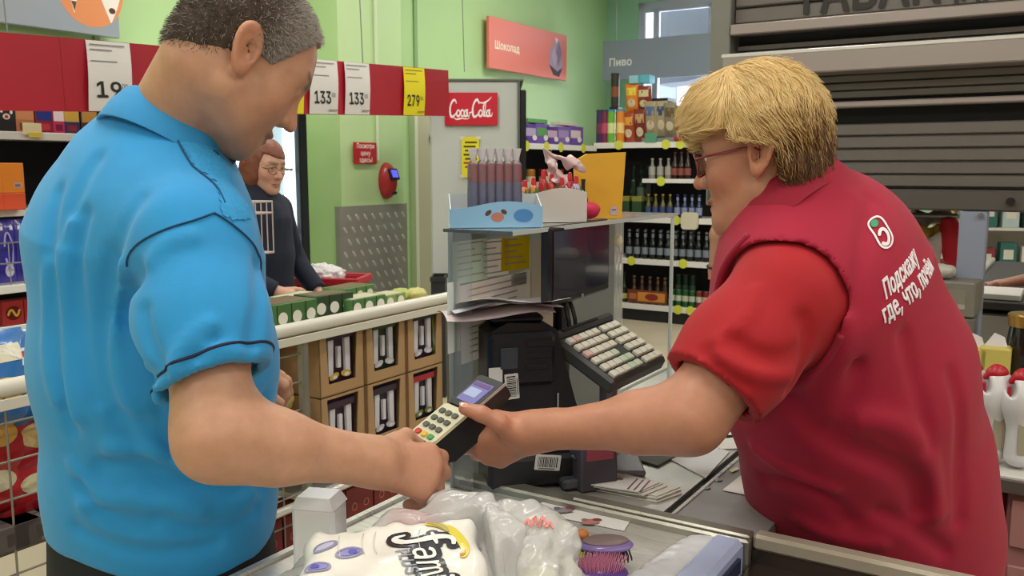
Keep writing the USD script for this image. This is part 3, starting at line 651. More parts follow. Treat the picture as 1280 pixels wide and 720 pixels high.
    for lo_, hi_, m_ in ((-.1, .25, M('strand_light', '#e4c88e', .42)), (.25, .55, M('strand_mid', '#c09a58', .42)), (.55, .8, M('strand_brown', '#8a6338', .45)), (.8, 1.1, M('strand_dark', '#5f3f26', .5))):
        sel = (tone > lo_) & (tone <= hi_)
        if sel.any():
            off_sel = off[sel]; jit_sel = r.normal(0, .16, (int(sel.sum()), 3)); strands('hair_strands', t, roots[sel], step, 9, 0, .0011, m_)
    # T-shirt (sleeves and hem) and vest
    ax = unit(LE - LS); cuff = P(893, 486, 1.24); cn = unit(ax + np.array([.10, 0, .12])); fl = []
    def FL(pts, Y, amp, w): fl.append((pts, amp, w))
    FL([(915, 425), (950, 445), (1000, 440)], 0, -.009, .012); FL([(900, 445), (935, 465), (985, 470)], 0, .008, .011); FL([(945, 365), (930, 400), (900, 425)], 0, .007, .012); FL([(1005, 400), (1008, 440), (990, 485)], 0, -.011, .012); FL([(880, 440), (905, 465), (930, 480)], 0, -.006, .009)
    fl2 = [([(985, 500), (1060, 560), (1130, 590), (1150, 640)], -.018, .017), ([(1075, 525), (1125, 535), (1160, 580), (1168, 640)], .014, .018), ([(1050, 400), (1070, 470), (1050, 540)], -.010, .014), ([(1130, 420), (1150, 500), (1160, 560)], -.008, .014), ([(955, 600), (1010, 610), (1060, 650)], -.011, .014), ([(945, 560), (990, 590), (1040, 610)], .009, .012), ([(1190, 470), (1200, 560), (1200, 650)], -.009, .015), ([(1045, 420), (1035, 460), (1010, 510)], -.012, .013), ([(1100, 640), (1140, 660), (1180, 690)], -.008, .014), ([(1000, 650), (1040, 670), (1100, 680)], .007, .013), ([(1090, 250), (1080, 300), (1070, 380)], -.006, .016)]
    ft_, fv_ = [], []
    def tee(p):
        d = near(p, (LS + LE) / 2, .24, lambda p: smin(cone(p, LS + [0, 0, .0], LS + (LE - LS) * .45, .076, .080), cone(p, LS + (LE - LS) * .45, LE, .080, .078), .03))
        d = np.maximum(d - folds(p, ft_) - .004 * (meshkit.fbm(p * 14, 2, 5) - .5), (p - cuff) @ cn)
        d = np.maximum(d, -np.maximum(arm_l(p, .004), -((p - cuff) @ cn) - .03))
        e = near(p, (RS + RE) / 2, .24, lambda p: np.maximum(cone(p, RS, RE, .076, .072), (p - RS) @ unit(RE - RS) - .19))
        tr = near(p, sp[3], .5, lambda p: np.maximum(trunk(p, -.006), np.maximum(p[:, 2] - C7[2] + .03, .80 - p[:, 2])))
        return np.minimum(smin(d, tr, .02), smin(e, tr, .02))
    ft_ += on_surface(tee, fl)
    obj('t_shirt', sdf_mesh(tee, [.0, 1.0, .76], [1.0, 1.95, 1.62], .0065), M('tee_red', '#a90b19', .8, sheen=.12, var=.05, vs=30, bump=.1, bs=300, bd=.001), t, True)
    sn = unit(unit(LS - RS) + unit(LE - LS) * .40); sc0 = LS - sn * .028
    snr = unit(unit(RS - LS) + np.array([0, 0, -.3])); scr = RS - snr * .02
    vz = P(1100, 735, 1.42)[2]
    def cyl(p, S, E, rr=.094):
        u = unit(E - S); o = sp[4] + (S - sp[4]) * .93 - u * .012; q = p - o; t = q @ u; return np.maximum(np.sqrt(np.maximum((q * q).sum(1) - t * t, 0)) - rr, -t - rr * .62) if False else cone(p, o + u * .02, E + u * .1, rr, rr)
    def vest(p):
        d = trunk(p, .010); d = smin(d, cone(p, sp[0] - [0, 0, .08], sp[2], .198, .196), .03)
        d = smin(d, cone(p, sp[5] - [0, 0, .03], C7 + [0, 0, .01] - Fm * .004, .084, .072), .05)
        d = d - folds(p, fv_) - .007 * (meshkit.fbm(p * [8, 8, 5], 2, 6) - .5)
        d = smax(d, vz - .02 - p[:, 2], .008)
        for c_, e_ in ((LS, LE), (RS, RE)):
            d = smax(d, -cyl(p, c_, e_), .010)
        d = np.maximum(d, -np.maximum(trunk(p, -.004), p[:, 2] - vz - .05)); d = np.maximum(d, -cone(p, C7 - [0, 0, .06] + Fm * .03, C7 + (H - C7) * .8, .064, .070))
        return d
    fv_ += on_surface(vest, fl2)
    vm = sdf_mesh(vest, [.25, 1.10, vz - .06], [.98, 1.95, 1.60], .0055)
    obj('vest', vm, M('vest_crimson', '#a50e33', .8, sheen=.12, var=.04, vs=20, weave=700, bump=.08, bs=200, bd=.001), t, True)
    # armhole binding
    u_ = unit(LE - LS); e1_ = unit(np.cross(u_, [0, 0, 1.0])); e2_ = np.cross(u_, e1_); ring = []; oo = sp[4] + (LS - sp[4]) * .93 - u_ * .012
    for a_ in np.linspace(-math.pi, math.pi, 80)[:-1]:
        dd = e1_ * math.cos(a_) + e2_ * math.sin(a_); o = oo + dd * .099
        tt_ = np.linspace(-.10, .30, 160); vv = vest(o + tt_[:, None] * u_); k = np.where(vv < 0)[0]
        if len(k): ring.append(o + u_ * tt_[k[-1]] if tt_[k[-1]] < .16 else None)
        else: ring.append(None)
    runs, cur = [], []
    for q_ in ring + ring:
        if q_ is None: runs.append(cur); cur = []
        elif cur and np.linalg.norm(q_ - cur[-1]) > .06: runs.append(cur); cur = [q_]
        else: cur.append(q_)
    runs.append(cur[:len(ring)]); best = max(runs, key=len)[:len(ring)]
    if len(best) > 6: obj('armhole_binding', tube(spline(np.array(best)[::3], 90), .0060, 8), M('vest_binding', '#970c30', .75, sheen=.1), t, True)
    CA = axes(unit(Fm * .80 + np.array([0, 0, -.66])), [0, 0, 1.0]); CC = P(982, 254, 1.405)
    fr = lambda a_: .5 + .5 * math.cos(a_)
    obj('collar', collar_mesh(CC, CA, lambda a_: .068 + .010 * fr(a_), lambda a_: .086 + .014 * fr(a_), lambda a_: .036 - .022 * fr(a_), lambda a_: -.022 - .024 * fr(a_), .42, .006), M('vest_collar', '#960b2d', .8, sheen=.1), t, True)
    # lettering embroidered on the back
    WHT = M('embroidery_white', '#f3e9ee', .7)
    o3, x3 = hit(vest, np.array([0, 0, EYE]), ray(1106, 374), .9, 2.2), hit(vest, np.array([0, 0, EYE]), ray(1148, 318), .9, 2.2); u3 = hit(vest, np.array([0, 0, EYE]), ray(1101, 350), .9, 2.2)
    def put_text(txt, o_, xe, up, h, mname='embroidered_text'):
        m = meshkit.text_mesh(txt, 1.0, .02, True); m = m.subdivide_to_size(.16); v = m.vertices; wd = v[:, 0].max(); X_ = (xe - o_) / wd; U_ = up
        q_ = o_ + v[:, :1] * X_ + v[:, 1:2] * U_; g_ = grad(vest, q_, .01); q_ = snap(vest, q_, 8); g_ = grad(vest, q_, .006); q_ = q_ + g_ * (.0006 + v[:, 2:3] * .07); obj(mname, trimesh.Trimesh(q_, m.faces, process=False), WHT, t)
    def at(x, y): return hit(vest, np.array([0, 0, EYE]), ray(x, y), .9, 2.2)
    p1, p2, pu = at(1106, 375), at(1147, 327), at(1101, 352)
    print('TEXT', p1, p2, pu)
    if p1 is not None and p2 is not None: put_text('Подскажу', p1, p2, pu - p1, 1)
    p1, p2, pu = at(1104, 404), at(1166, 336), at(1099, 384)
    if p1 is not None and p2 is not None: put_text('где, что, почём', p1, p2, pu - p1, 1)
    # emblem: a white outlined drop with a green leaf and a white figure
    o_, xr, yu = at(1101, 291), at(1109, 287), at(1096, 281)
    if o_ is not None and xr is not None:
        X_, U_ = xr - o_, yu - o_
        def emb(poly, c, z, nm):
            m = extr(poly, .02).subdivide_to_size(.25); v = m.vertices; q_ = snap(vest, o_ + v[:, :1] * X_ + v[:, 1:2] * U_, 8); q_ = q_ + grad(vest, q_, .006) * (z + v[:, 2:3] * .05); obj(nm, trimesh.Trimesh(q_, m.faces, process=False), c, t)
        out = Polygon(spline([(-.2, 2.0), (.9, 1.5), (1.2, .2), (1.35, -1.2), (.5, -1.9), (-.7, -1.4), (-1.0, .2), (-1.1, 1.4), (-.2, 2.0)], 60))
        emb(out.difference(out.buffer(-.22)), WHT, .0008, 'emblem_outline'); emb(blob(-.25, 1.25, .5, .45), M('embroidery_green', '#3fa070', .7), .0010, 'emblem_leaf')
        emb(stroke([(-.35, -.1), (.35, .25), (.75, -.5), (.45, -1.3), (-.3, -1.15)], .38), WHT, .0010, 'emblem_figure')
    # trousers and shoes
    hc = sp[0]; legs = []
    for sgn in (-1, 1):
        b_ = np.array([hc[0], hc[1], 0]) + Rm * sgn * .10; legs.append((b_ + [0, 0, .78], b_ + [0, 0, .45], b_ + [0, 0, .09]))
    def trous(p):
        d = loft(p, [np.array([hc[0], hc[1], .74]), np.array([hc[0], hc[1], .90])], Rm, [.195, .195], [.175, .175])
        for a_, b_, c_ in legs: d = smin(d, smin(cone(p, a_, b_, .115, .085), cone(p, b_, c_, .085, .066), .04), .03)
        return np.maximum(d - .005 * (meshkit.fbm(p * 14, 2, 9) - .5), .055 - p[:, 2])
    obj('trousers', sdf_mesh(trous, [hc[0] - .34, hc[1] - .34, .03], [hc[0] + .34, hc[1] + .34, 1.0], .011), M('dark_cloth', '#15171f', .85, var=.2, vs=30), t, True)
    for a_, b_, c_ in legs:
        def shoe(p, c_=c_):
            q = np.stack([(p - c_) @ Rm, (p - c_) @ Fm, p[:, 2]], 1); return smax(smin(ell(q, (0, .02, .06), (.042, .085, .06)), ell(q, (0, .11, .033), (.046, .09, .034)), .03), .004 - q[:, 2], .004)
        obj('shoe', sdf_mesh(shoe, np.r_[c_[:2] - .26, -.01], np.r_[c_[:2] + .26, .16], .008), M('black_leather', '#18171a', .35), t, True)
make_woman()
# ---- other people in the shop (simpler figures, built the same way)
def figure(label, base, face, height, sk, jacket, trous, hair, arms, head_pitch=8, head_yaw=0, long_hair=False, glasses=False, sleeve=1.0, res=.009, extra=None, seat=None):
    """a standing figure: base point on the floor, face the way it looks; arms = ((elbow, wrist), (elbow, wrist)) for left and right in figure axes"""
    F_ = unit(np.array([face[0], face[1], 0])); R_ = np.array([F_[1], -F_[0], 0]); B = np.array([base[0], base[1], 0.0]); k = height / 1.70
    def w(x, y, z): return B + R_ * x * k + F_ * y * k + np.array([0, 0, z * k])
    t = thing('person', label, 'person', (0, 0, 0)); sh = {-1: w(-.175, -.01, 1.36), 1: w(.175, -.01, 1.36)}
    sp = [w(0, 0, .86), w(0, .005, 1.0), w(0, .01, 1.15), w(0, 0, 1.30), w(0, -.02, 1.40)]
    a = math.radians(head_yaw); hf = F_ * math.cos(a) + R_ * math.sin(a); pit = math.radians(head_pitch); A = axes(hf * math.cos(pit) - np.array([0, 0, math.sin(pit)]), [0, 0, 1]); H = w(0, .045, 1.565); s = (1.0 if long_hair else .95) * k
    el, wr = {}, {}
    for sg, (e_, w_) in zip((-1, 1), arms): el[sg], wr[sg] = w(*e_), w(*w_)
    def trunk(p, g=0.0):
        d = loft(p, sp, R_, np.array([.165, .155, .155, .160, .11]) * k + g, np.array([.125, .120, .125, .120, .085]) * k + g)
        for sg in (-1, 1): d = smin(d, cone(p, sp[3] + (sh[sg] - sp[3]) * .4 + [0, 0, .05], sh[sg], .07 * k + g, .058 * k + g), .05)
        return d
    def arm(p, sg, g=0.0): return smin(cone(p, sh[sg], el[sg], .056 * k + g, .043 * k + g), cone(p, el[sg], wr[sg], .042 * k + g, .028 * k + g), .03)
    hands = {}
    for sg in (-1, 1):
        y_ = unit(wr[sg] - el[sg]); z_ = unit(np.cross(y_, R_ * 1.0) * -1 + R_ * sg * .9); x_ = unit(np.cross(y_, z_)); hands[sg] = np.stack([x_, y_, np.cross(x_, y_)], 1)
    def body(p):
        d = trunk(p, -.012)
        for sg in (-1, 1):
            d = smin(d, arm(p, sg, -.004), .03); d = smin(d, near(p, wr[sg] + hands[sg][:, 1] * .08, .16, lambda p: hand_sdf((p - wr[sg]) @ hands[sg] / (.95 * k), sg == -1, [(22, 26, 18)] * 4) * .95 * k), .012)
        d = smin(d, cone(p, sp[4], H + A @ [0, -.02, -.03], .058 * k, .052 * k), .03)
        return smin(d, near(p, H, .17, lambda p: head_sdf((p - H) @ A / s, not long_hair) * s), .02)
    lo, hi = B + [-.62, -.62, .80 * k], B + [.62, .62, 1.80 * k]
    bm = sdf_mesh(body, lo, hi, .0062); q = (bm.vertices - H) @ A / s; skin = lin(sk); col = head_col(q, skin, not long_hair, brow=(.26, .15, .10) if long_hair else (.10, .065, .04)); col[np.linalg.norm(bm.vertices - H, axis=1) > .16] = skin
    obj('body', bm, SKIN_W, t, True, col); eyes(t, H, A, s, '#4a3a2c')
    def hairf(p):
        q = (p - H) @ A / s; d = ell(q, (0, -.012, .052), (.088, .110, .094))
        if long_hair: d = smin(d, ell(np.stack([np.abs(q[:, 0]), q[:, 1], q[:, 2]], 1), (.062, -.018, -.03), (.036, .062, .080)), .03); d = smin(d, ell(q, (0, -.07, -.02), (.075, .05, .08)), .04)
        face_ = np.maximum(np.maximum(q[:, 2] - (.066 + .25 * q[:, 0] if long_hair else .058), -(q[:, 1] - (.048 if long_hair else -.005))), -9); d = smax(d, -face_, .012)
        return (d - .006 * (meshkit.fbm(q * [50, 20, 30], 2, 2) - .5)) * s
    hm = sdf_mesh(hairf, H - .2, H + .2, .006); obj('hair', hm, M('hair_' + hair[1:], hair, .55, var=.3, vs=60, bump=.5, bs=120, bd=.003, scl=(1, 1, .4)), t, True)
    def coat(p):
        d = trunk(p, .012); d = smin(d, cone(p, sp[4] - [0, 0, .02], w(0, .01, 1.46), .085 * k, .068 * k), .04)
        for sg in (-1, 1):
            c_ = sh[sg] + (el[sg] - sh[sg]) * min(1, sleeve); ar = arm(p, sg, .014)
            if sleeve < 1: ar = np.maximum(ar, (p - c_) @ unit(el[sg] - sh[sg]))
            else: ar = np.maximum(ar, (p - wr[sg]) @ unit(wr[sg] - el[sg]) + .01)
            d = smin(d, ar, .025)
        d = d - .010 * (meshkit.fbm(p * [13, 13, 8], 2, 4) - .5); d = smax(d, .84 * k - p[:, 2], .01); return np.maximum(d, -cone(p, w(0, .01, 1.42), H + A @ [0, -.02, -.05], .056 * k, .056 * k))
    obj('jacket' if sleeve >= 1 else 'shirt', sdf_mesh(coat, lo, hi, .009), M('cloth_' + jacket[1:], jacket, .85, var=.08, vs=20), t, True)
    legs = [(w(sx * .09, 0, .86), w(sx * .09, .02, .46), w(sx * .09, -.01, .09)) for sx in (-1, 1)]
    def tr(p):
        d = loft(p, [w(0, 0, .84), w(0, 0, .94)], R_, [.168 * k, .160 * k], [.128 * k, .122 * k])
        for a_, b_, c_ in legs: d = smin(d, smin(cone(p, a_, b_, .090, .066), cone(p, b_, c_, .066, .052), .04), .03)
        return np.maximum(d, .05 - p[:, 2])
    obj('trousers', sdf_mesh(tr, B + [-.34, -.34, .02], B + [.34, .34, 1.02 * k], .012), M('cloth_' + trous[1:], trous, .85, var=.1, vs=20), t, True)
    for a_, b_, c_ in legs:
        f = lambda p, c_=c_: smax(smin(ell(np.stack([(p - c_) @ R_, (p - c_) @ F_, p[:, 2]], 1), (0, .02, .06), (.042, .085, .055)), ell(np.stack([(p - c_) @ R_, (p - c_) @ F_, p[:, 2]], 1), (0, .11, .033), (.045, .09, .033)), .03), .004 - p[:, 2], .004)
        obj('shoe', sdf_mesh(f, np.r_[c_[:2] - .26, -.01], np.r_[c_[:2] + .26, .16], .009), M('black_leather', '#18171a', .35), t, True)
    if glasses:
        gp = lambda x, y, z: H + A @ (np.array([x, y, z]) * s)
        for sg in (-1, 1):
            an = np.linspace(0, 2 * np.pi, 25)[:-1]; obj('lens_rim', tube([gp(sg * (.033 + .025 * math.cos(v)), .104 - .01 * math.cos(v) ** 2, .012 + .018 * math.sin(v)) for v in an], .0016, 5, closed=True), M('glasses_brown', '#5a3a34', .3), t, True); obj('temple', tube([gp(sg * .058, .094, .018), gp(sg * .078, .0, .014)], .0018, 5), M('glasses_brown'), t, True)
        obj('bridge', tube([gp(-.008, .104, .014), gp(0, .110, .018), gp(.008, .104, .014)], .0016, 5), M('glasses_brown'), t, True)
    if extra: extra(t, wr, el, hands)
    return t
qf = P(327, 215, 4.12)
figure('auburn haired woman in a navy jacket and glasses by the lit fridge', (qf[0] - .03, qf[1] + .02), (.86, -.30), 1.63, '#c99a86', '#141a2e', '#1a1c24', '#7a4630', (((-.27, .02, 1.10), (-.20, .20, .95)), ((.27, .02, 1.10), (.18, .22, 1.00))), 14, 14, True, True)
def watch(t, wr, el, hands):
    for sg in (-1,):
        c = wr[sg] + (el[sg] - wr[sg]) * .10; d = unit(el[sg] - wr[sg]); a = unit(np.cross(d, [0, 0, 1.0])) if abs(d[2]) < .9 else unit(np.cross(d, [1.0, 0, 0])); b = np.cross(d, a)
        obj('wrist_band', tube([c + (a * math.cos(v) + b * math.sin(v)) * .033 for v in np.linspace(0, 2 * np.pi, 25)[:-1]], .008, 6, closed=True), M('band_black', '#141416', .5), t, True)
qo = P(940, 300, 5.6)
figure('customer in navy standing behind the cashier\'s head with a dark wrist band', (qo[0], qo[1]), (-.25, .97), 1.70, '#b98a72', '#1d2433', '#22252e', '#3a2c22', (((-.235, .02, 1.09), (-.225, .08, .86)), ((.235, .02, 1.09), (.20, .10, .86))), 8, 0, False, False, .55, extra=watch)
qz = P(1275, 372, 3.35)
figure('next cashier in red reaching a bare forearm into view at the right edge', (qz[0] + .40, qz[1] + .06), (-.97, .1), 1.62, '#bf8e74', '#b01a30', '#22232b', '#4a3426', (((-.22, .12, 1.10), (-.12, .34, 1.06)), ((.24, .10, 1.12), (.13, .40, 1.08))), 10, 0, True, False, .6)
# ---------------------------------------------------------------- the shop's shell
RZ = -32.0
def slab(s0, s1, t0, t1, z0, z1):
    m = bx(t1 - t0, s1 - s0, z1 - z0); m.apply_transform(rz(RZ)); m.apply_translation(W((s0 + s1) / 2, (t0 + t1) / 2, (z0 + z1) / 2)); return m
def loc(ms):                                              # grid-local shapes (x = t, y = s) to the world
    m = cat(ms if isinstance(ms, list) else [ms]).copy(); m.apply_transform(rz(RZ)); return m
TW, SB, TR, SF = -4.60, 9.37, 6.0, -3.6
WALLM = M('wall_green', '#b9dc9c', .6, var=.03, vs=1.5, bump=.05, bs=60)
struct('floor', slab(SF, SB, TW, TR, -.1, 0), M('floor_stone', '#cfc3ab', .38, var=.06, vs=2.2, bump=.02, bs=12, rvar=.08))
struct('ceiling', slab(SF, SB, TW, TR, CEIL, CEIL + .1), M('ceiling_white', '#e4e2da', .8))
struct('wall_left', slab(SF, SB + .12, TW - .12, TW, 0, CEIL), WALLM)
struct('wall_right', slab(SF, SB + .12, TR, TR + .12, 0, CEIL), M('wall_grey', '#b8b4a8', .7))
struct('wall_front', slab(SF - .12, SF, TW - .12, TR + .12, 0, CEIL), M('wall_grey', '#b8b4a8', .7))
PB, NB = W(SB, 0), E1
wa, wb = PT(797, 60, PB, NB), PT(1010, 60, PB, NB); t0w, t1w = float(wa @ E2), float(wb @ E2)
z0w, z1w = 1.55, 3.3
wb_ = [slab(SB, SB + .12, TW, t0w, 0, CEIL), slab(SB, SB + .12, t1w, TR, 0, CEIL), slab(SB, SB + .12, t0w, t1w, 0, z0w), slab(SB, SB + .12, t0w, t1w, z1w, CEIL)]
struct('wall_back', cat(wb_), M('wall_teal', '#a3cdb0', .6, var=.03, vs=1.5))
w1 = struct('window_1', cat([slab(SB + .02, SB + .09, t0w, t1w, z0w, z0w + .07), slab(SB + .02, SB + .09, t0w, t1w, z1w - .07, z1w), slab(SB + .02, SB + .09, t0w, t0w + .07, z0w, z1w), slab(SB + .02, SB + .09, t1w - .07, t1w, z0w, z1w)]), M('window_frame', '#c3c6d6', .4))
zt = float(PT(840, 6, PB, NB)[2])
for k_, m_ in (('transom', slab(SB + .025, SB + .085, t0w, t1w, zt - .05, zt + .05)), ('mullion', slab(SB + .025, SB + .085, t0w + .80, t0w + .86, z0w, z1w)), ('mullion', slab(SB + .025, SB + .085, t0w + .17, t0w + .23, z0w, zt))): obj(k_, m_, M('window_frame'), w1)
for a_, b_, c_, d_ in ((t0w + .06, t0w + .82, zt + .05, z1w - .06), (t0w + .84, t1w - .06, zt + .05, z1w - .06), (t0w + .06, t0w + .82, z0w + .06, zt - .05), (t0w + .84, t1w - .06, z0w + .06, zt - .05)):
    obj('pane', slab(SB + .05, SB + .056, a_, b_, c_, d_), GLASS('window_glass'), w1)
# outside: a pale block and an awning hanging over the pavement
ob = thing('building', 'pale lilac building seen outside through the shop window', 'building', W(12.6, -4.6, 0), RZ)
obj('wall', bx(2.6, .4, 7, (-.6, 0, 3.5)), M('outer_plaster', '#b9abb8', .8, var=.05, vs=3), ob)
for k in range(3): obj('window', bx(.5, .06, 1.2, (-1.4 + .8 * k, -.2, 2.6), .01), M('outer_glass', '#5d6470', .2), ob)
aw = [(0, 0), (1.5, 0), (1.5, .02), (1.45, -.25), (1.25, -.55), (.9, -.78), (.4, -.9), (0, -.92)]
am = extr(Polygon(aw), .5); am.apply_transform(np.array([[1, 0, 0, 0], [0, 0, -1, .5], [0, 1, 0, 0], [0, 0, 0, 1.0]]))
pa_ = PT(822, 8, W(SB + 1.0, 0), NB); am.apply_transform(rz(RZ)); am.apply_translation(pa_)
solo('awning', am, M('awning_grey', '#3a3a42', .8), 'dark grey rounded awning outside the top of the window', 'awning')
# ---- pilaster with the checker plate
c0, c1 = 4.635, 5.311
struct('trim_1', slab(c0, c1, TW, -4.28, 0, CEIL), M('pilaster_green', '#c6e3a8', .55, var=.02, vs=2))
struct('trim_2', cat([slab(5.86, 5.90, TW, TW + .015, 0, CEIL), slab(3.05, 3.08, TW, TW + .015, 0, CEIL)]), M('seam_green', '#8fb07c', .6))
FC = W(0, -4.28); CKP, CKN = np.array([0, 6.12, 0]), np.array([0, 1.0, 0])
pA, pB = PT(471, 10, FC, E2), PT(471, 200, FC, E2)
cd_ = solo('conduit', loc([bx(.022, .022, 2.0, (-4.268, float(pB @ E1), 2.55), .006)]), M('conduit_cream', '#dfeccb', .5), 'pale cable conduit running down the green pilaster to the scanner', 'cable conduit')
# steel checker plate
za = float(PT(470, 256, FC, E2)[2]); sa, sb_ = float(PT(429, 300, FC, E2) @ E1) - .03, c1 + .03
cp = thing('checker_plate', 'steel checker plate guard screwed round the foot of the green pilaster', 'guard plate', W(0, -4.28), RZ)
STEEL = M('steel_plate', '#a19d96', .45, .35, var=.1, vs=6)
obj('sheet', [bx(.006, sb_ - sa, za, (.003, (sa + sb_) / 2, za / 2)), bx(.04, .006, za, (-.017, sa - .003, za / 2))], STEEL, cp)
lz = []
for i in range(int((sb_ - sa) / .085)):
    for j in range(int(za / .085)):
        y, z = sa + .05 + .085 * i + (.042 if j % 2 else 0), .05 + .085 * j
        if y > sb_ - .03: continue
        e = trimesh.creation.icosphere(1, 1.0); e.apply_scale((.0035, .030, .011)); e.apply_transform(rot(-48, [1, 0, 0])); e.apply_translation((.006, y, z)); lz.append(e)
tag(obj('raised_lozenge', lz, M('steel_lozenge', '#dcd9d2', .3, .5), cp, True), kind='stuff')
# red notice and price scanner on the pilaster
def board_on(name, label, cat_, p0, n, px, th=.012, colr='#c1202c', lift=.01, rough=.4, mname=None):
    """a flat board on an upright plane, its corner points taken at pixel rectangle px=(x0,y0,x1,y1); returns the prim, and its face frame and size"""
    x0, y0, x1, y1 = px; a, b = PT(x0, (y0 + y1) / 2, p0, n), PT(x1, (y0 + y1) / 2, p0, n); up, lo = PT((x0 + x1) / 2, y0, p0, n), PT((x0 + x1) / 2, y1, p0, n)
    X = unit((b - a) * [1, 1, 0]); w = np.linalg.norm((b - a)[:2]); h = up[2] - lo[2]; nn = np.cross(X, [0, 0, 1.0]); c = (a + b) / 2; c[2] = (up[2] + lo[2]) / 2
    c = c + nn * (lift + th); o = thing(name, label, cat_, c)
    m = bx(w, h, th, (0, 0, -th / 2), min(.003, th / 3)); m.apply_transform(frame((0, 0, 0), X, [0, 0, 1], nn)); obj('panel', m, M(mname or 'board_' + colr[1:], colr, rough), o)
    return o, frame((0, 0, 0), X, [0, 0, 1], nn), w, h
o, T, w, h = board_on('price_check_notice', 'small red notice with three white lines on the green pilaster', 'notice', FC, E2, (440, 178, 468, 205))
Print().text('Посмотри', .033, '#ffe9e6', 0, .035, True, w * .78, True).text('цену', .033, '#ffe9e6', 0, -.015, True, None, True).text('здесь!', .033, '#ffe9e6', 0, -.062, True, None, True).put('lettering', o, T)
pc = PT(482, 226, FC, E2); sc_ = thing('price_scanner', 'red wall-mounted price scanner with a lit blue screen', 'price scanner', pc, RZ)
def scan(p): return smax(ell(p, (.0, 0, 0), (.085, .085, .135)), -p[:, 0], .01)
obj('housing', sdf_mesh(scan, [-.02, -.12, -.16], [.12, .12, .16], .008), M('scanner_red', '#b3262c', .35, coat=.3), sc_, True)
Ts = np.array([[.25, 0, .97, .072], [.0, 1, 0, .005], [-.0, 0, 0, 0], [0, 0, 0, 1.0]]); Ts = frame((.073, .0, .045), [0, 1, 0], [-.35, 0, 1.0])
obj('screen_bezel', extr(rrect(.095, .085, .01), .012, Ts), M('bezel_black', '#101018', .3), sc_)
obj('screen', extr(rrect(.062, .055, .004, .004, .003), .0135, Ts), M('screen_blue', '#4a48f0', .3, emit=1.6), sc_)
obj('scan_window', extr(rrect(.04, .022, .006), .012, frame((.060, .02, -.085), [0, 1, 0], [.5, 0, 1.0])), M('bezel_black'), sc_)
# ---- hanging boards and signs on the wall
PL = W(0, TW)
o, T, w, h = board_on('chocolate_sign', 'salmon pink wall sign lettered for chocolate with a wrapped sweet picture', 'sign', PL, E2, (602, 33, 700, 93.5), .03, '#f08072', .05)
pr = Print().text('Шоколад', .070, '#fff3d8', -w / 2 + .09, -.045, True)
cx = w / 2 - .22
pr.add(Polygon([(cx - .02, .17), (cx - .13, .03), (cx - .15, -.09), (cx - .06, -.19), (cx + .06, -.2), (cx + .13, -.1), (cx + .12, .04), (cx + .07, .15)]), '#b49ab6').add(Polygon([(cx + .05, .15), (cx - .02, .02), (cx + .04, -.11), (cx + .12, .04)]), '#8f7d9c').add(Polygon([(cx - .15, -.09), (cx - .06, -.19), (cx + .06, -.2), (cx + .13, -.1), (cx + .02, -.15), (cx - .06, -.12)]), '#3a2a33').add(Polygon([(cx - .03, .18), (cx + .03, .17), (cx, .12)]), '#ffd9cf').add(Polygon([(cx - .1, .0), (cx - .03, -.1), (cx + .02, -.02), (cx - .04, .09)]), '#c4aec8')
pr.put('lettering', o, T)
o, T, w, h = board_on('beer_sign', 'grey blue hanging sign lettered for beer in front of the window', 'sign', W(8.75, 0), E1, (756, 46, 925, 97), .03, '#8b96a8', .02)
Print().text('Пиво', .078, '#eef0ee', -w / 2 + .07, -.055, True).put('lettering', o, T)
for sx in (-1, 1): 
    m = tube([(sx * w * .4, h / 2, -.01), (sx * w * .4, h / 2 + CEIL - (PT(840, 46, W(8.75, 0), E1)[2]), -.01)], .004, 6); m.apply_transform(T); obj('hanger', m, M('wire_grey', '#8a8a8a', .4, .8), o)
o, T, w, h = board_on('ice_cream_sign', 'grey wall sign with an orange disc, top left above the red banner', 'sign', PL, E2, (-170, -90, 133, 29), .03, '#9aa3ad', .06)
cx, cy = w / 2 - .16, -h / 2 + .23
disc = Point(cx, cy).buffer(.19, quad_segs=16)
cow = lambda x, y, s: unary_union([blob(x, y, .055 * s, .10 * s), Polygon([(x - .03 * s, y - .07 * s), (x + .03 * s, y - .07 * s), (x, y - .19 * s)])])
pr = Print().add(disc, '#e8935c')
pr.add(cow(cx - .10, cy + .02, .8).intersection(disc), '#f4ead6').add(Polygon([(cx - .115, cy - .07), (cx - .085, cy - .07), (cx - .098, cy - .12)]), '#5a3a2a').add(Polygon([(cx - .02, cy + .16), (cx + .16, cy + .16), (cx + .20, cy + .06), (cx + .15, cy - .08), (cx + .11, cy - .16), (cx + .05, cy - .02)]).intersection(disc), '#f6efe2').add(blob(cx + .12, cy - .09, .02, .016), '#5a2c1c').add(blob(cx + .05, cy + .12, .03, .02, 30), '#6e4a34')
pr.put('picture', o, T)
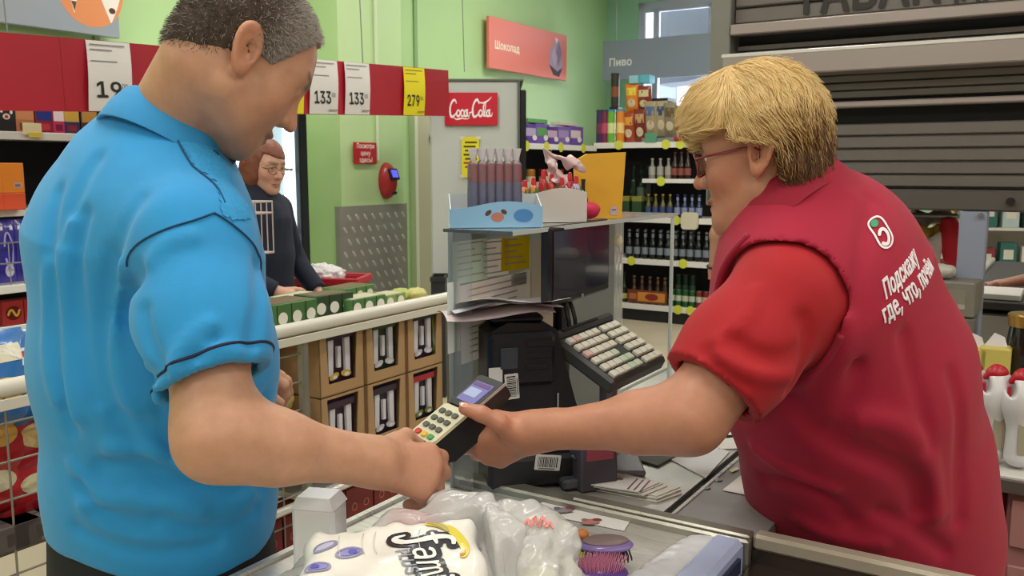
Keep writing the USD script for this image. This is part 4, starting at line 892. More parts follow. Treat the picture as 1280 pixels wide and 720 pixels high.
# ---- the red price banner over the wall shelf
b0, b1 = W(1.55, -3.47), P(561, 118, 5.85); tl, bl = P(-25, 38, 3.36), P(-25, 133, 3.36); trr, br = P(560, 88, 5.84), P(560, 148, 5.84)
X = unit(trr - tl); bn = thing('price_banner', 'long red hanging banner with price sheets over the wall shelves', 'banner', tl)
LB = np.linalg.norm(trr - tl); nB = unit(np.cross(X, [0, 0, 1.0])); HB = (tl[2] - bl[2] + trr[2] - br[2]) / 2
TB = frame((0, 0, 0), X, [0, 0, 1], nB)
def ban(x): return 0.006 * math.sin(x * 3.1)
for k, (xa, xb) in enumerate(((-.6, .30), (.302, 1.6), (1.602, LB))):
    n = 24; xs = np.linspace(xa, xb, n); top, bot = np.stack([xs, 0 * xs, [ban(x) for x in xs]], 1), np.stack([xs, 0 * xs - HB, [ban(x) * -.8 for x in xs]], 1)
    V = np.vstack([top, bot, top - [0, 0, .004], bot - [0, 0, .004]]); Fq = []
    for i in range(n - 1): Fq += [[n + i, n + i + 1, i + 1, i], [2 * n + i, 2 * n + i + 1, 3 * n + i + 1, 3 * n + i], [i, i + 1, 2 * n + i + 1, 2 * n + i], [n + i, 3 * n + i, 3 * n + i + 1, n + i + 1]]
    Fq += [[n - 1, 2 * n - 1, 4 * n - 1, 3 * n - 1], [0, 2 * n, 3 * n, n]]
    m = trimesh.Trimesh(*meshkit.arrays((V, np.array(Fq)))[:2], process=False); m.apply_transform(TB); obj('red_sheet', m, M('banner_red', '#b3182f', .45, var=.04, vs=3), bn, 35)
for k in range(4): m = tube([(.1 + k * 1.0, 0, 0), (.1 + k * 1.0, CEIL - tl[2] - .02, 0)], .003, 6); m.apply_transform(TB); obj('hanger', m, M('wire_grey', '#8a8a8a', .4, .8), bn)
def sheet(pxc, w_, price, yellow, sup, tip=0.0):
    q = PT(pxc, 100, tl, nB); x = float((q - tl) @ X); h_ = HB * .985
    g = [affinity.rotate(sbox(-w_ / 2, -h_ / 2, w_ / 2, h_ / 2), tip)]
    n = 10; ys = np.linspace(-h_ / 2, h_ / 2, n); V, Fq = [], []
    for y in ys: z = .012 + .006 * math.cos(y * 14); V += [[-w_ / 2 + .008 * math.sin(y * 9), y, z], [w_ / 2 + .008 * math.sin(y * 9), y, z]]
    V = np.array(V); V = np.vstack([V, V - [0, 0, .0012]])
    for i in range(n - 1): a = 2 * i; Fq += [[a, a + 1, a + 3, a + 2], [2 * n + a, 2 * n + a + 2, 2 * n + a + 3, 2 * n + a + 1]]
    kind = 'yellow' if yellow else 'white'
    lab = {'133a': 'white 133 price sheet nearest the customer\'s face on the red banner', '133b': 'white 133 price sheet further right on the red banner', '279': 'yellow 279 price sheet on the red banner', '19': 'large white price sheet on the red banner behind the customer\'s collar', '': 'yellow price sheet half hidden behind the customer\'s face'}[sup]
    c = tl + X * x - np.array([0, 0, HB * .5]) + (trr - tl) * 0; o = thing('price_sheet', lab, 'price sheet', c, 0, 'price sheets on the red banner')
    T_ = frame((0, 0, 0), X, [0, 0, 1], nB); m = trimesh.Trimesh(*meshkit.arrays((V, np.array(Fq)))[:2], process=False); m.apply_transform(T_); obj('paper', m, M('paper_' + kind, '#f2e21a' if yellow else '#e9e4e2', .6), o, 30)
    if price:
        p_ = Print(); Tz = T_ @ trimesh.transformations.translation_matrix((0, 0, .018))
        p_.text(price, .062, '#1a1a1a', -w_ * .40, -h_ * .30, True, w_ * .58)
        p_.text('00', .022, '#444444', w_ * .24, -h_ * .18, False, w_ * .13)
        for yy, ww in ((.43, .8), (.36, .5), (.20, .6)): p_.add(sbox(-w_ * .42, h_ * yy, -w_ * .42 + w_ * ww, h_ * yy + .005), '#8a8684' if not yellow else '#9b8f2c')
        p_.add(sbox(w_ * .10, -h_ * .44, w_ * .42, -h_ * .41), '#9a9694' if not yellow else '#9b8f2c'); p_.put('print', o, Tz)
sheet(137, .20, '19', False, '19'); sheet(403, .215, '133', False, '133a'); sheet(445, .205, '133', False, '133b'); sheet(516, .205, '279', True, '279'); sheet(360, .2, '', True, '')
# ---- the tall cooler seen from its side
ck = thing('drinks_cooler', 'tall pale grey drinks cooler seen from the side with a red sign', 'cooler', (-.252, 6.12, 0), 1.0)
zc = float(PT(600, 99.5, CKP, CKN)[2])
obj('cabinet', bx(.60, .66, zc - .06, (0, .33, zc / 2 + .03), .012), M('cooler_grey', '#bfc4bf', .4, var=.02, vs=2), ck)
obj('door', bx(.045, .64, zc - .25, (.325, .33, zc / 2 + .06), .008), M('bezel_black'), ck); obj('door_handle', tube([(.365, .08, .9), (.385, .08, .95), (.385, .08, 1.3), (.365, .08, 1.35)], .012, 8), M('bezel_black'), ck)
obj('top_trim', bx(.64, .68, .02, (0.01, .33, zc - .005), .006), M('trim_dark', '#5a5f5a', .5), ck); obj('edge_trim', bx(.015, .02, zc, (.297, -.008, zc / 2)), M('trim_dark'), ck); obj('grille', bx(.6, .6, .08, (0, .33, .04)), M('bezel_black'), ck)
o, T, w, h = board_on('soda_sign', 'red sign with white script lettering on the cooler side', 'sign', CKP, CKN, (556, 116, 622, 157), .012, '#c8102e', .012)
def script(pr, w, h, c):                                    # flowing script strokes, drawn on a unit line 0..10 by 0..3
    S = []
    A_ = S.append
    A_(stroke([(1.9, 2.35), (1.5, 2.75), (.9, 2.4), (.55, 1.4), (.8, .65), (1.4, .75), (1.95, 1.25)], [.16, .34, .30, .42, .30, .14]))
    def o_(x, s=1.0): return stroke([(x, 1.45), (x - .38 * s, 1.3), (x - .45 * s, .85), (x - .1, .68), (x + .22 * s, 1.0), (x + .1, 1.4), (x - .1, 1.45)], [.2, .3, .26, .16])
    A_(o_(2.45)); A_(stroke([(3.45, 1.35), (3.1, 1.45), (2.85, 1.0), (3.1, .7), (3.55, .95)], [.18, .3, .22, .14])); A_(o_(4.05)); A_(stroke([(4.3, 1.5), (4.18, .9), (4.4, .72), (4.75, 1.0)], [.24, .26, .12]))
    A_(stroke([(4.7, 1.12), (5.15, 1.2)], .16))
    A_(stroke([(6.75, 2.3), (6.35, 2.8), (5.75, 2.4), (5.4, 1.4), (5.65, .65), (6.2, .72), (6.7, 1.2)], [.16, .34, .30, .42, .30, .14])); A_(o_(7.2))
    A_(stroke([(7.6, 1.0), (8.15, 2.1), (8.1, 2.5), (7.85, 2.2), (7.8, 1.1), (8.05, .7), (8.4, .95)], [.14, .2, .2, .28, .24, .12])); A_(o_(8.85)); A_(stroke([(9.1, 1.5), (8.98, .9), (9.2, .72), (9.6, 1.1)], [.24, .26, .12]))
    A_(stroke([(1.35, .55), (1.9, .30), (3.0, .42), (4.2, .35), (4.7, .55)], [.10, .22, .14, .08])); A_(stroke([(6.3, 2.7), (7.1, 2.4), (8.4, 2.55), (9.4, 3.1)], [.12, .18, .22, .08]))
    g = affinity.scale(affinity.translate(unary_union(S), -5.05, -1.6), w * .088, h * .24, origin=(0, 0)); return pr.add(g, c)
script(Print(), w, h, '#f6eef0').put('lettering', o, T)
o, T, w, h = board_on('yellow_notice', 'yellow paper notice taped on the cooler side behind the toothbrush packs', 'notice', CKP, CKN, (577, 171, 599, 222), .002, '#e9dc2a', .010, .7)
pr = Print()
for k in range(7): pr.add(sbox(-w * (.3 + .08 * (k % 2)), h * (.34 - .10 * k), w * (.3 + .08 * ((k + 1) % 2)), h * (.34 - .10 * k) + .012), '#4a4416' if k < 5 else '#a83a20')
for sx, sy in ((-1, 1), (1, 1), (-1, -1), (1, -1)): pr.add(rrect(.03, .022, .002, sx * w * .46, sy * h * .47), '#d8d4b8')
pr.put('print', o, T)
# ---- beige service door beyond the pilaster, dark crate by the cooler
zb = float(PT(526, 120, PL, E2)[2]); dr = thing('service_door', 'narrow beige utility door between the pilaster and the cooler', 'utility door', W(5.98, TW, 0), RZ)
obj('leaf', bx(.04, .30, zb, (.02, 0, zb / 2), .005), M('door_beige', '#b9b69a', .5), dr); obj('frame', [bx(.06, .04, zb + .04, (.03, -.17, zb / 2)), bx(.06, .04, zb + .04, (.03, .17, zb / 2)), bx(.06, .38, .04, (.03, 0, zb + .02))], M('door_frame_beige', '#d6d8bf', .5), dr); obj('knob', lathe([(0, 0), (.02, .005), (.022, .02), (.012, .035), (0, .036)], 12, (0, 0, 0)).apply_transform(trimesh.transformations.translation_matrix((.04, .04, 1.75)) @ rot(90, [0, 1, 0])), M('wire_grey'), dr)
dk = thing('black_crate', 'dark plastic crate standing between the pilaster and the cooler', 'crate', P(549, 350, 5.86) * [1, 1, 0], 0)
hz_ = float(P(547, 344, 5.86)[2]); obj('shell', [bx(.01, .2, hz_, (-.04, 0, hz_ / 2)), bx(.01, .2, hz_, (.04, 0, hz_ / 2)), bx(.09, .01, hz_, (0, -.1, hz_ / 2)), bx(.09, .01, hz_, (0, .1, hz_ / 2)), bx(.09, .2, .01, (0, 0, .005))], M('crate_dark', '#26282a', .5), dk); obj('rim', [bx(.10, .015, .03, (0, -.108, hz_ - .015)), bx(.10, .015, .03, (0, .108, hz_ - .015))], M('crate_dark'), dk)
# ---- glass-door fridge behind the far customer
fr_ = thing('lit_fridge', 'tall lit fridge with a dark door frame behind the far customer', 'fridge', W(3.55, -4.55, 0), RZ)
obj('cabinet', [bx(.03, .94, 2.0, (.015, 0, 1.0)), bx(.5, .04, 2.0, (.25, -.47, 1.0)), bx(.5, .04, 2.0, (.25, .47, 1.0)), bx(.5, .98, .06, (.25, 0, 1.97)), bx(.5, .98, .25, (.25, 0, .125))], M('fridge_white', '#dfe6e8', .4), fr_)
obj('light_panel', bx(.01, .86, 1.6, (.04, 0, 1.1)), M('fridge_light', '#eaf6fb', .4, emit=1.1), fr_)
obj('door_frame', [bx(.05, .07, 1.95, (.53, .455, 1.0), .008), bx(.05, .05, 1.95, (.53, -.465, 1.0), .008), bx(.05, .98, .07, (.53, 0, 1.95), .008), bx(.05, .98, .1, (.53, 0, .08), .008)], M('bezel_black'), fr_)
obj('glass', bx(.008, .86, 1.78, (.53, 0, 1.02)), GLASS('fridge_glass', (.93, .97, .96), .02, 1.12), fr_)
obj('light_strip', [bx(.03, .03, 1.7, (.46, .40, 1.05), .004), bx(.03, .03, 1.7, (.46, -.41, 1.05), .004)], M('fridge_strip', '#f6fdff', .4, emit=5.0), fr_)
for k in range(4): obj('shelf', bx(.42, .86, .015, (.27, 0, .35 + .38 * k)), M('fridge_white'), fr_)
# ---------------------------------------------------------------- the checkout counter
CZ = .90
BRUSH = M('brushed_steel', '#cfcdc6', .36, .62, var=.06, vs=14, scl=(1, 12, 1), rvar=.08)
DSTEEL = M('dark_steel', '#5d524d', .25, .85, var=.08, vs=5, rvar=.08)
LAMI = M('counter_panel', '#3c3a3b', .5)
ct = thing('checkout_counter', 'steel topped checkout counter with raised rails between the customer and the cashier', 'checkout counter', (0, 0, 0), RZ)
def tb(t0, t1, s0, s1, z0, z1, r=.0): return bx(t1 - t0, s1 - s0, z1 - z0, ((t0 + t1) / 2, (s0 + s1) / 2, (z0 + z1) / 2), r)
obj('bagging_top', tb(-1.0, -.42, .45, 1.345, CZ - .03, CZ), BRUSH, ct)
obj('scanner_top', tb(-1.0, -.575, 1.385, 2.7, CZ - .03, CZ), M('satin_steel', '#cfcdc6', .34, .75, var=.05, vs=9, rvar=.08), ct)
obj('side_edge', [tb(-1.018, -1.0, .45, 2.7, CZ - .05, CZ + .006, .003)], BRUSH, ct, label='bright metal edge strip')
obj('cross_rail', [tb(-1.0, -.400, 1.345, 1.385, CZ - .04, CZ + .014, .004), tb(-.72, -.400, 1.352, 1.380, CZ + .012, CZ + .020, .003)], M('rail_alu', '#a6a498', .35, .8, var=.06, vs=20), ct)
obj('dark_tray', [tb(-.398, .55, .45, 1.364, CZ - .06, CZ - .028), tb(-.398, .55, 1.364, 1.390, CZ - .10, CZ - .006)], DSTEEL, ct)
obj('tray_rim', [tb(-.398, .55, 1.362, 1.392, CZ - .006, CZ + .020, .005)], M('rim_beige', '#b3aa98', .4, .2), ct)
obj('divider', [tb(-.452, -.402, .45, 1.335, CZ - .05, CZ + .022, .008)], M('divider_blue', '#aebbdc', .32, .1, coat=.3), ct, label='pale blue divider bar')
obj('divider_trim', [tb(-.402, -.396, .45, 1.30, CZ - .02, CZ + .004, .001)], M('trim_navy', '#27304a', .4), ct)
obj('gap_strip', tb(-.575, -.560, 1.385, 2.2, CZ - .03, CZ - .006), M('gap_black', '#0e0e0f', .7), ct)
obj('mat_edge', tb(-.560, -.552, 1.39, 2.2, CZ - .03, CZ + .002, .001), BRUSH, ct)
mt = extr(Polygon([(-.552, 1.40), (-.42, 1.40), (-.395, 1.425), (-.395, 2.2), (-.552, 2.2)]), .03); mt.apply_translation((0, 0, CZ - .031)); obj('keying_mat', mt, M('mat_grey', '#8b8986', .55, var=.05, vs=20), ct)
obj('front_panel', [tb(-.99, -.97, .47, 2.68, .08, CZ - .05)], LAMI, ct); obj('side_panel', [tb(-.97, .53, .47, .49, .08, CZ - .09)], LAMI, ct); obj('side_panel', [tb(-.97, -.58, 2.66, 2.68, .08, CZ - .03)], LAMI, ct)
obj('back_panel', [tb(-.60, -.58, 1.40, 2.66, .08, CZ - .03)], LAMI, ct); obj('tray_panel', [tb(-.38, .53, 1.345, 1.362, .08, CZ - .06)], LAMI, ct); obj('plinth', [tb(-.96, -.60, .50, 2.64, 0, .08), tb(-.60, .50, .50, 1.33, 0, .08)], M('gap_black'), ct)
# black scanner tower
def tower():
    o = thing('scanner_tower', 'black upright checkout scanner with barcode stickers behind the hands', 'scanner', P(668, 614, 1.615) * [1, 1, 0] + [0, .06, CZ], 14)
    BL = M('black_plastic', '#15161b', .42, bump=.05, bs=300, bd=.0004)
    pr = Polygon([(-.098, 0), (.112, 0), (.118, .035), (.074, .16), (.036, .300), (.017, .312), (-.06, .316), (-.098, .297)])
    m = extr(pr, .15); m.apply_transform(frame((0, -.0, 0), [1, 0, 0], [0, 0, 1])); m.apply_translation((0, .12, 0)); m = m
    obj('housing', [m, bx(.128, .02, .10, (-.034, -.036, .248), .008), bx(.215, .03, .06, (.007, -.04, .035), .008)], BL, o)
    obj('hood', bx(.10, .13, .016, (-.036, .045, .320), .006, None), M('black_top', '#1d1e23', .5), o)
    for k in range(3): obj('slot', bx(.055 - .006 * k, .004, .010, (.0 - .004 * k, -.047, .278 - .022 * k), .001, rot(-0, [0, 1, 0])), M('gap_black'), o)
    obj('sensor_window', bx(.034, .004, .040, (-.060, -.048, .253), .002), M('sensor_grey', '#3d434c', .2, coat=.5), o)
    def bar(x, z, w, h, ang, bars, nm):
        T = frame((x, -.0556 if z < .1 else -.0465, z), [math.cos(ang), 0, math.sin(ang)], [-math.sin(ang), 0, math.cos(ang)])
        obj(nm, extr(rrect(w, h, .002), .0008, T), M('sticker_white', '#d6d6d2', .5), o)
        if bars:
            p = Print(); r = random.Random(4); x_ = -w * .40
            while x_ < w * .38: b_ = r.choice((.0008, .0012, .002)); p.add(sbox(x_, -h * .30, x_ + b_, h * .36), '#222222', .0009); x_ += b_ + r.choice((.0008, .0014))
            p.add(sbox(-w * .35, -h * .44, w * .3, -h * .36), '#777777', .0009); p.put('barcode', o, T)
    bar(-.086, .222, .026, .030, 0, False, 'plain_sticker'); bar(-.055, .200, .048, .026, math.radians(94), True, 'barcode_sticker')
    T2 = None
    bar(.012, .052, .050, .030, -.13, True, 'barcode_sticker')
    obj('status_light', bx(.004, .003, .028, (.038, -.034, .165), .001), M('led_grey', '#9aa0a6', .2), o)
    obj('cradle', [bx(.09, .05, .02, (.08, -.055, .012), .005), bx(.05, .012, .006, (.075, -.07, .055), .002, rot(28, [0, 1, 0]))], M('cradle_grey', '#54585c', .35, .4), o)
    return o
tower()
# acrylic screen with papers, its shelf of impulse goods
ZS = float(P(575, 289, 1.66)[2]); S0, S1, TP = 1.325, 2.07, -.965
ac = thing('acrylic_screen', 'clear acrylic screen with taped papers and a top shelf beside the monitor', 'screen stand', (0, 0, 0), RZ)
ACR = GLASS('acrylic', (.95, .96, .96), .05, 1.25, .25, (.95, .95, .95), .7)
obj('panel', tb(TP, TP + .005, S0, S1, CZ, ZS), ACR, ac); obj('end_panel', tb(TP, TP + .05, S0 - .002, S0 + .003, CZ, ZS), GLASS('acrylic_clear', (.94, .95, .95), .05, 1.35, .12), ac)
obj('shelf', tb(TP - .012, TP + .14, S0, S1 + .02, ZS, ZS + .006), GLASS('acrylic_shelf', (.86, .9, .9), .08, 1.45, .14, (.9, .92, .92)), ac)
obj('shelf_lip', [tb(TP + .138, TP + .141, S0, S1 + .02, ZS - .001, ZS + .007)], M('acryl_edge', '#c9d2d0', .15, coat=.6), ac)
obj('post', [tube([(TP + .135, S1, CZ), (TP + .135, S1, ZS)], .005, 8)], M('acryl_edge'), ac); obj('post', [tube([(TP + .002, S0 + .004, CZ), (TP + .002, S0 + .004, ZS)], .004, 8)], M('acryl_edge'), ac)
def onpanel(px, py): return PT(px, py, W(0, TP + .006), E2)
def paper(name, label, x0, y0, x1, y1, c, tilt=0, lines=True, lift=.004, seed=0):
    a, b = onpanel(x0, (y0 + y1) / 2), onpanel(x1, (y0 + y1) / 2); u, l = onpanel((x0 + x1) / 2, y0), onpanel((x0 + x1) / 2, y1)
    w, h = float((b - a) @ E1), u[2] - l[2]; cc = (a + b) / 2; cc[2] = (u[2] + l[2]) / 2
    o = thing(name, label, 'paper', cc + E2 * lift); T = frame((0, 0, 0), E1 * math.cos(tilt) + np.array([0, 0, math.sin(tilt)]), np.array([0, 0, math.cos(tilt)]) - E1 * math.sin(tilt), E2)
    n = 8; xs = np.linspace(-w / 2, w / 2, n); r = random.Random(seed); ph = r.random() * 6
    V = np.array([[x, y, .0015 * math.sin(x * 30 + ph) + .001] for y in (-h / 2, h / 2) for x in xs]); V = np.vstack([V, V - [0, 0, .0006]]); Fq = []
    for i in range(n - 1): Fq += [[i, i + 1, n + i + 1, n + i], [2 * n + i, 3 * n + i, 3 * n + i + 1, 2 * n + i + 1]]
    m = trimesh.Trimesh(*meshkit.arrays((V, np.array(Fq)))[:2], process=False); m.apply_transform(T); obj('sheet', m, GLASS('thinpaper_' + c[1:], (1, 1, 1), .6, 1.02, .985, tuple(min(1, x * 1.12) for x in lin(c)), .45), o)
    if lines:
        p = Print(); 
        for k in range(max(3, int(h / .012))):
            y = h * .42 - k * .012
            if y < -h * .42: break
            p.add(sbox(-w * .42, y, -w * .42 + w * r.uniform(.4, .84), y + .0028), r.choice(('#a9a5a0', '#b9a8a4', '#9fb2a4')), .0035)
        p.put('print', o, T)
paper('pinned_paper', 'pale green printed sheet, top left on the acrylic screen', 564, 300, 606, 352, '#d3e0d2', .01, True, .004, 1)
paper('pinned_paper', 'white printed sheet left of the yellow note on the acrylic screen', 597, 299, 632, 345, '#efe8e5', -.01, True, .005, 2)
paper('pinned_paper', 'large white printed sheet low on the acrylic screen', 573, 347, 662, 440, '#eee6e3', .02, True, .0055, 3)
paper('yellow_note', 'yellow square note on the acrylic screen left of the monitor', 622, 296, 657, 337, '#e3c92c', -.02, True, .008, 4)
paper('small_note', 'small white note with a printed mark under the yellow note', 634, 341, 654, 356, '#cfc9c6', 0, True, .009, 5)
paper('cream_sheet', 'cream sheet on the acrylic screen next to the monitor edge', 660, 300, 690, 440, '#e3d8ce', 0, False, .004, 6)
paper('grey_strip', 'narrow translucent grey sheet at the near edge of the acrylic screen', 556, 352, 572, 440, '#dfe4e2', 0, False, .004, 7)
# loose papers lying on the tower top
lp = thing('loose_papers', 'sheaf of crumpled white papers lying on top of the black scanner', 'papers', np.array([-.020, 1.655, CZ + .320]), 12)
n = 14; xs, ys = np.meshgrid(np.linspace(-.11, .09, n), np.linspace(-.06, .09, n)); 
for k in range(3):
    z = .006 * np.sin(xs * 28 + k * 2) + .010 * np.cos(ys * 20 + k) + .014 * k - .10 * np.clip(-.05 - xs, 0, 1) + .012; V = np.stack([xs + .012 * k, ys - .01 * k, z], -1).reshape(-1, 3)
    V = np.vstack([V, V - [0, 0, .0008]]); N2 = n * n; Fq = [[i * n + j, i * n + j + 1, (i + 1) * n + j + 1, (i + 1) * n + j] for i in range(n - 1) for j in range(n - 1)]; Fq += [[N2 + a, N2 + d, N2 + c, N2 + b] for a, b, c, d in Fq]
    obj('sheet', trimesh.Trimesh(*meshkit.arrays((V, np.array(Fq)))[:2], process=False), M(('paper_pinkish', 'paper_greyish', 'paper_plain')[k], ('#d9c8c8', '#d2cfd4', '#e2dedb')[k], .7), lp, True)
# monitor
mo = thing('monitor', 'dark flat checkout monitor beneath the acrylic shelf', 'monitor', W(1.615, -.80, 0), RZ)
a_, b_ = P(688, 335, 1.66), P(762, 330, 1.93); zt_, zb_ = float(P(688, 284, 1.66)[2]), float(P(688, 382, 1.70)[2]); wm = .275; hm_ = zt_ - zb_; zc_ = (zt_ + zb_) / 2
mo.GetAttribute('xformOp:translate').Set(tuple(map(float, ((a_ + b_) / 2) * [1, 1, 0]))); yaw = math.degrees(math.atan2(*( (b_ - a_)[[1, 0]]))); mo.GetAttribute('xformOp:rotateZ').Set(yaw)
wm = float(np.linalg.norm((b_ - a_)[:2]))
obj('case', [bx(wm, .022, hm_, (0, .011, zc_), .005), bx(wm * .6, .03, hm_ * .5, (0, .034, zc_), .01)], M('black_plastic'), mo)
obj('screen', bx(wm - .022, .002, hm_ - .026, (0, -.001, zc_ + .003), .0005), M('screen_dark', '#20243a', .12, coat=.5), mo)
obj('badge', bx(.012, .002, .008, (.0, -.001, zc_ - hm_ / 2 + .006)), M('badge_grey', '#8c9096', .3), mo)
obj('neck', bx(.05, .02, zc_ - CZ - .05, (0, .045, (zc_ + CZ - .05) / 2), .005), M('black_plastic'), mo); obj('foot', bx(.17, .13, .014, (0, .045, CZ + .007), .005), M('black_plastic'), mo)
for dx in (-.05, -.02): obj('cable', tube(spline([(dx, .02, zc_ - hm_ / 2), (dx - .01, .0, zc_ - hm_ / 2 - .06), (dx + .02, .03, zc_ - hm_ / 2 - .12), (dx + .03, .06, CZ + .02)], 20), .004, 6), M('cable_black', '#0f0f11', .5), mo)
# keyboard on its stand
k0, k1, k2, k3 = P(703, 414, 1.70), P(765, 391, 1.86), P(828, 448, 1.74), P(754, 482, 1.58)
c_ = (k0 + k1 + k2 + k3) / 4; ex = unit(k1 - k0 + k2 - k3); ey = unit(k0 - k3 + k1 - k2); ey = unit(ey - ex * (ex @ ey)); ez = np.cross(ex, ey)
wk, hk = (np.linalg.norm(k1 - k0) + np.linalg.norm(k2 - k3)) / 2, (np.linalg.norm(k0 - k3) + np.linalg.norm(k1 - k2)) / 2
kb = thing('pos_keyboard', 'tilted black checkout keyboard with cream keys on a grey stand', 'keyboard', c_ * [1, 1, 0])
TK = frame(np.array([0, 0, c_[2]]), ex, ey, ez)
def tk(m): m = cat(m if isinstance(m, list) else [m]); m.apply_transform(TK); return m
obj('case', tk([bx(wk, hk, .030, (0, 0, -.016), .006), bx(wk, .02, .045, (0, hk / 2 - .012, -.014), .006)]), M('keyboard_grey', '#3b3c3a', .45), kb)
obj('card_slot', tk(bx(wk * .62, .006, .004, (-wk * .1, hk / 2 - .012, .009), .001)), M('gap_black'), kb)
KEY = M('key_cream', '#d9d8c6', .4); r = random.Random(2); nk = 0
x0_, y0_ = -wk * .46, hk * .34; kw, kh = wk * .92 / 8.5, hk * .80 / 6
for i in range(6):
    for j in range(8):
        if (i, j) in ((3, 4),): continue
        x = x0_ + kw * (j + .5) + (kw * .5 if j >= 5 else 0); y = y0_ - kh * (i + .5)
        obj('key', tk(bx(kw * .84, kh * .72, .008, (x, y, .002), .0014)), M('key_pink', '#d8b8b0', .4) if (i, j) in ((0, 1), (2, 0)) else M('key_green', '#c4d4bc', .4) if j in (3, 4) and i >= 3 else KEY, kb)
obj('stand', [tube([(-.0, .02, c_[2] - .03), (.0, .03, CZ + .012)], .018, 10), bx(.14, .12, .012, (0, .03, CZ + .006), .004)], M('stand_grey', '#8f8d94', .4, .3), kb)
# reddish box under the keyboard, cables
rb = thing('receipt_roll_box', 'small dark box with a reddish label under the keyboard', 'box', P(742, 512, 1.64) * [1, 1, 0] + [0, 0, CZ], 20)
obj('body', bx(.075, .06, .10, (0, 0, .05), .004), M('box_dark', '#4d4650', .5), rb); obj('label_print', bx(.055, .002, .028, (0, -.031, .075), .0005), M('label_red', '#a3485a', .5), rb)
def cable(pts, label, r=.0035): solo('cable', tube(spline(pts, 40), r, 7), M('cable_black'), label, 'cable', smooth=True)
cable([G(778, 520, CZ + .004), G(792, 499, CZ + .005), G(812, 494, CZ + .006), G(832, 497, CZ + .004)], 'short black cable running from the keyboard stand along the counter edge', .004)
cable([G(868, 548, CZ + .004), G(885, 540, CZ + .012), G(905, 545, CZ + .006), G(935, 541, CZ + .004), G(960, 545, CZ + .004)], 'thin black cable lying beside the cashier\'s belly')
# ---- things lying on the steel
def flat(name, label, cat_, pts, c, z=CZ + .001, th=.0012, prints=None, rough=.6):
    q = np.array([G(x, y, z) for x, y in pts]); c0_ = q.mean(0); o = thing(name, label, cat_, c0_); loc2 = (q - c0_)[:, :2]
    obj('sheet', extr(Polygon(loc2), th), M('sheet_' + c[1:], c, rough), o)
    return o, c0_
def brochure_art(p, x, y, s, cols):
    p.add(blob(x, y, .016 * s, .011 * s, 20), cols[0]).add(blob(x + .012 * s, y + .008 * s, .008 * s, .006 * s), cols[1]).add(blob(x - .009 * s, y + .007 * s, .006 * s, .006 * s), cols[2]).add(stroke([(x - .018 * s, y - .008 * s), (x - .004 * s, y - .012 * s), (x + .014 * s, y - .006 * s)], .003 * s, 8), cols[2])
o, c0_ = flat('leaflet', 'folded white leaflet with two small coloured pictures beside the shopping bag', 'leaflet', [(690, 617), (792, 646), (780, 664), (664, 640)], '#d9d7d2')
p_ = Print(); u_ = G(738, 652, CZ + .003) - c0_; brochure_art(p_, u_[0], u_[1], 1.0, ('#b5786c', '#7d2f3a', '#8d6a66')); u_ = G(704, 638, CZ + .003) - c0_; brochure_art(p_, u_[0], u_[1], 1.1, ('#8d8a90', '#8a3a44', '#6f6a6c')); T = np.eye(4); T[2, 3] = .0015; p_.put('picture', o, T)
fold = np.array([G(690, 617, CZ + .001), G(667, 637, CZ + .001)]) - c0_; obj('fold', tube(fold + [0, 0, .0015], .0012, 5), M('fold_grey', '#8e8b80', .7), o)
st_c = G(775, 612, CZ); ang = math.degrees(math.atan2(*((G(822, 628, CZ) - G(716, 609, CZ))[[1, 0]])))
for k in range(7):
    o = thing('brochure', 'white picture brochure on top of the fanned stack by the rail' if k == 6 else 'white brochure, %s of the fanned stack by the rail' % ('lowest', 'second from the bottom', 'third from the bottom', 'middle one', 'third from the top', 'second from the top', '')[k], 'brochure', st_c + np.array([.000 + .003 * k * (-1 if k > 3 else 1), .004 * (k % 2), .0005 + .0022 * k]), ang + (k - 3) * 1.0, 'fanned stack of brochures' if k < 6 else None)
    pg = Polygon([(-.085, -.030), (.062 + .004 * (6 - k), -.030), (.085 + .004 * (6 - k), .035), (-.02, .055)])
    obj('pages', extr(pg, .0020), M('sheet_d9d7d2' if k == 6 else 'brochure_edge', '#cfccc0', .5), o)
    if k == 6:
        p_ = Print(); brochure_art(p_, -.030, -.002, .8, ('#a8888a', '#8a4a52', '#7a6a6c')); p_.add(rrect(.022, .010, .003, -.012, .018), '#77777c').add(rrect(.012, .008, .003, .012, .020), '#77777c'); T = np.eye(4); T[2, 3] = .0020; p_.put('picture', o, T)
        obj('stripe', [extr(sbox(.040 + .012 * q, -.026, .043 + .012 * q, .036), .0006, trimesh.transformations.translation_matrix((0, 0, .002))) for q in range(3)], M('stripe_plum', '#7a4a58', .5), o)
flat('dark_pad', 'dark grey pad lying beyond the cashier\'s forearm', 'pad', [(762, 566), (805, 556), (848, 570), (822, 584)], '#55594f', CZ + .001, .004)
flat('receipt_sheet', 'long white receipt sheet on the scanner plate', 'receipt', [(838, 575), (868, 551), (912, 565), (882, 598)], '#d5d6d6')
flat('receipt_sheet', 'white paper under the cashier\'s elbow next to the cable', 'receipt', [(884, 538), (938, 545), (950, 560), (898, 562)], '#d8d4cc')
flat('receipt_slip', 'white slip lying on the grey mat against the cashier', 'receipt', [(903, 613), (940, 584), (975, 596), (968, 626)], '#dcd8d0', CZ + .001)
flat('paper_scrap', 'tiny cream paper scrap on the grey mat', 'scrap', [(912, 588), (921, 584), (924, 587), (915, 591)], '#d9d3a8', CZ + .001)
for i, (x, y) in enumerate(((897, 600), (882, 610))): 
    m = lathe([(0, 0), (.009, 0), (.0095, .0008), (.009, .0016), (0, .0016)], 16, G(x, y, CZ)); solo('coin', m, M('coin_metal', '#a9a598', .3, 1), ('coin on the grey mat nearer the white slip', 'coin on the grey mat nearer the brochure stack')[i], 'coin', smooth=25)
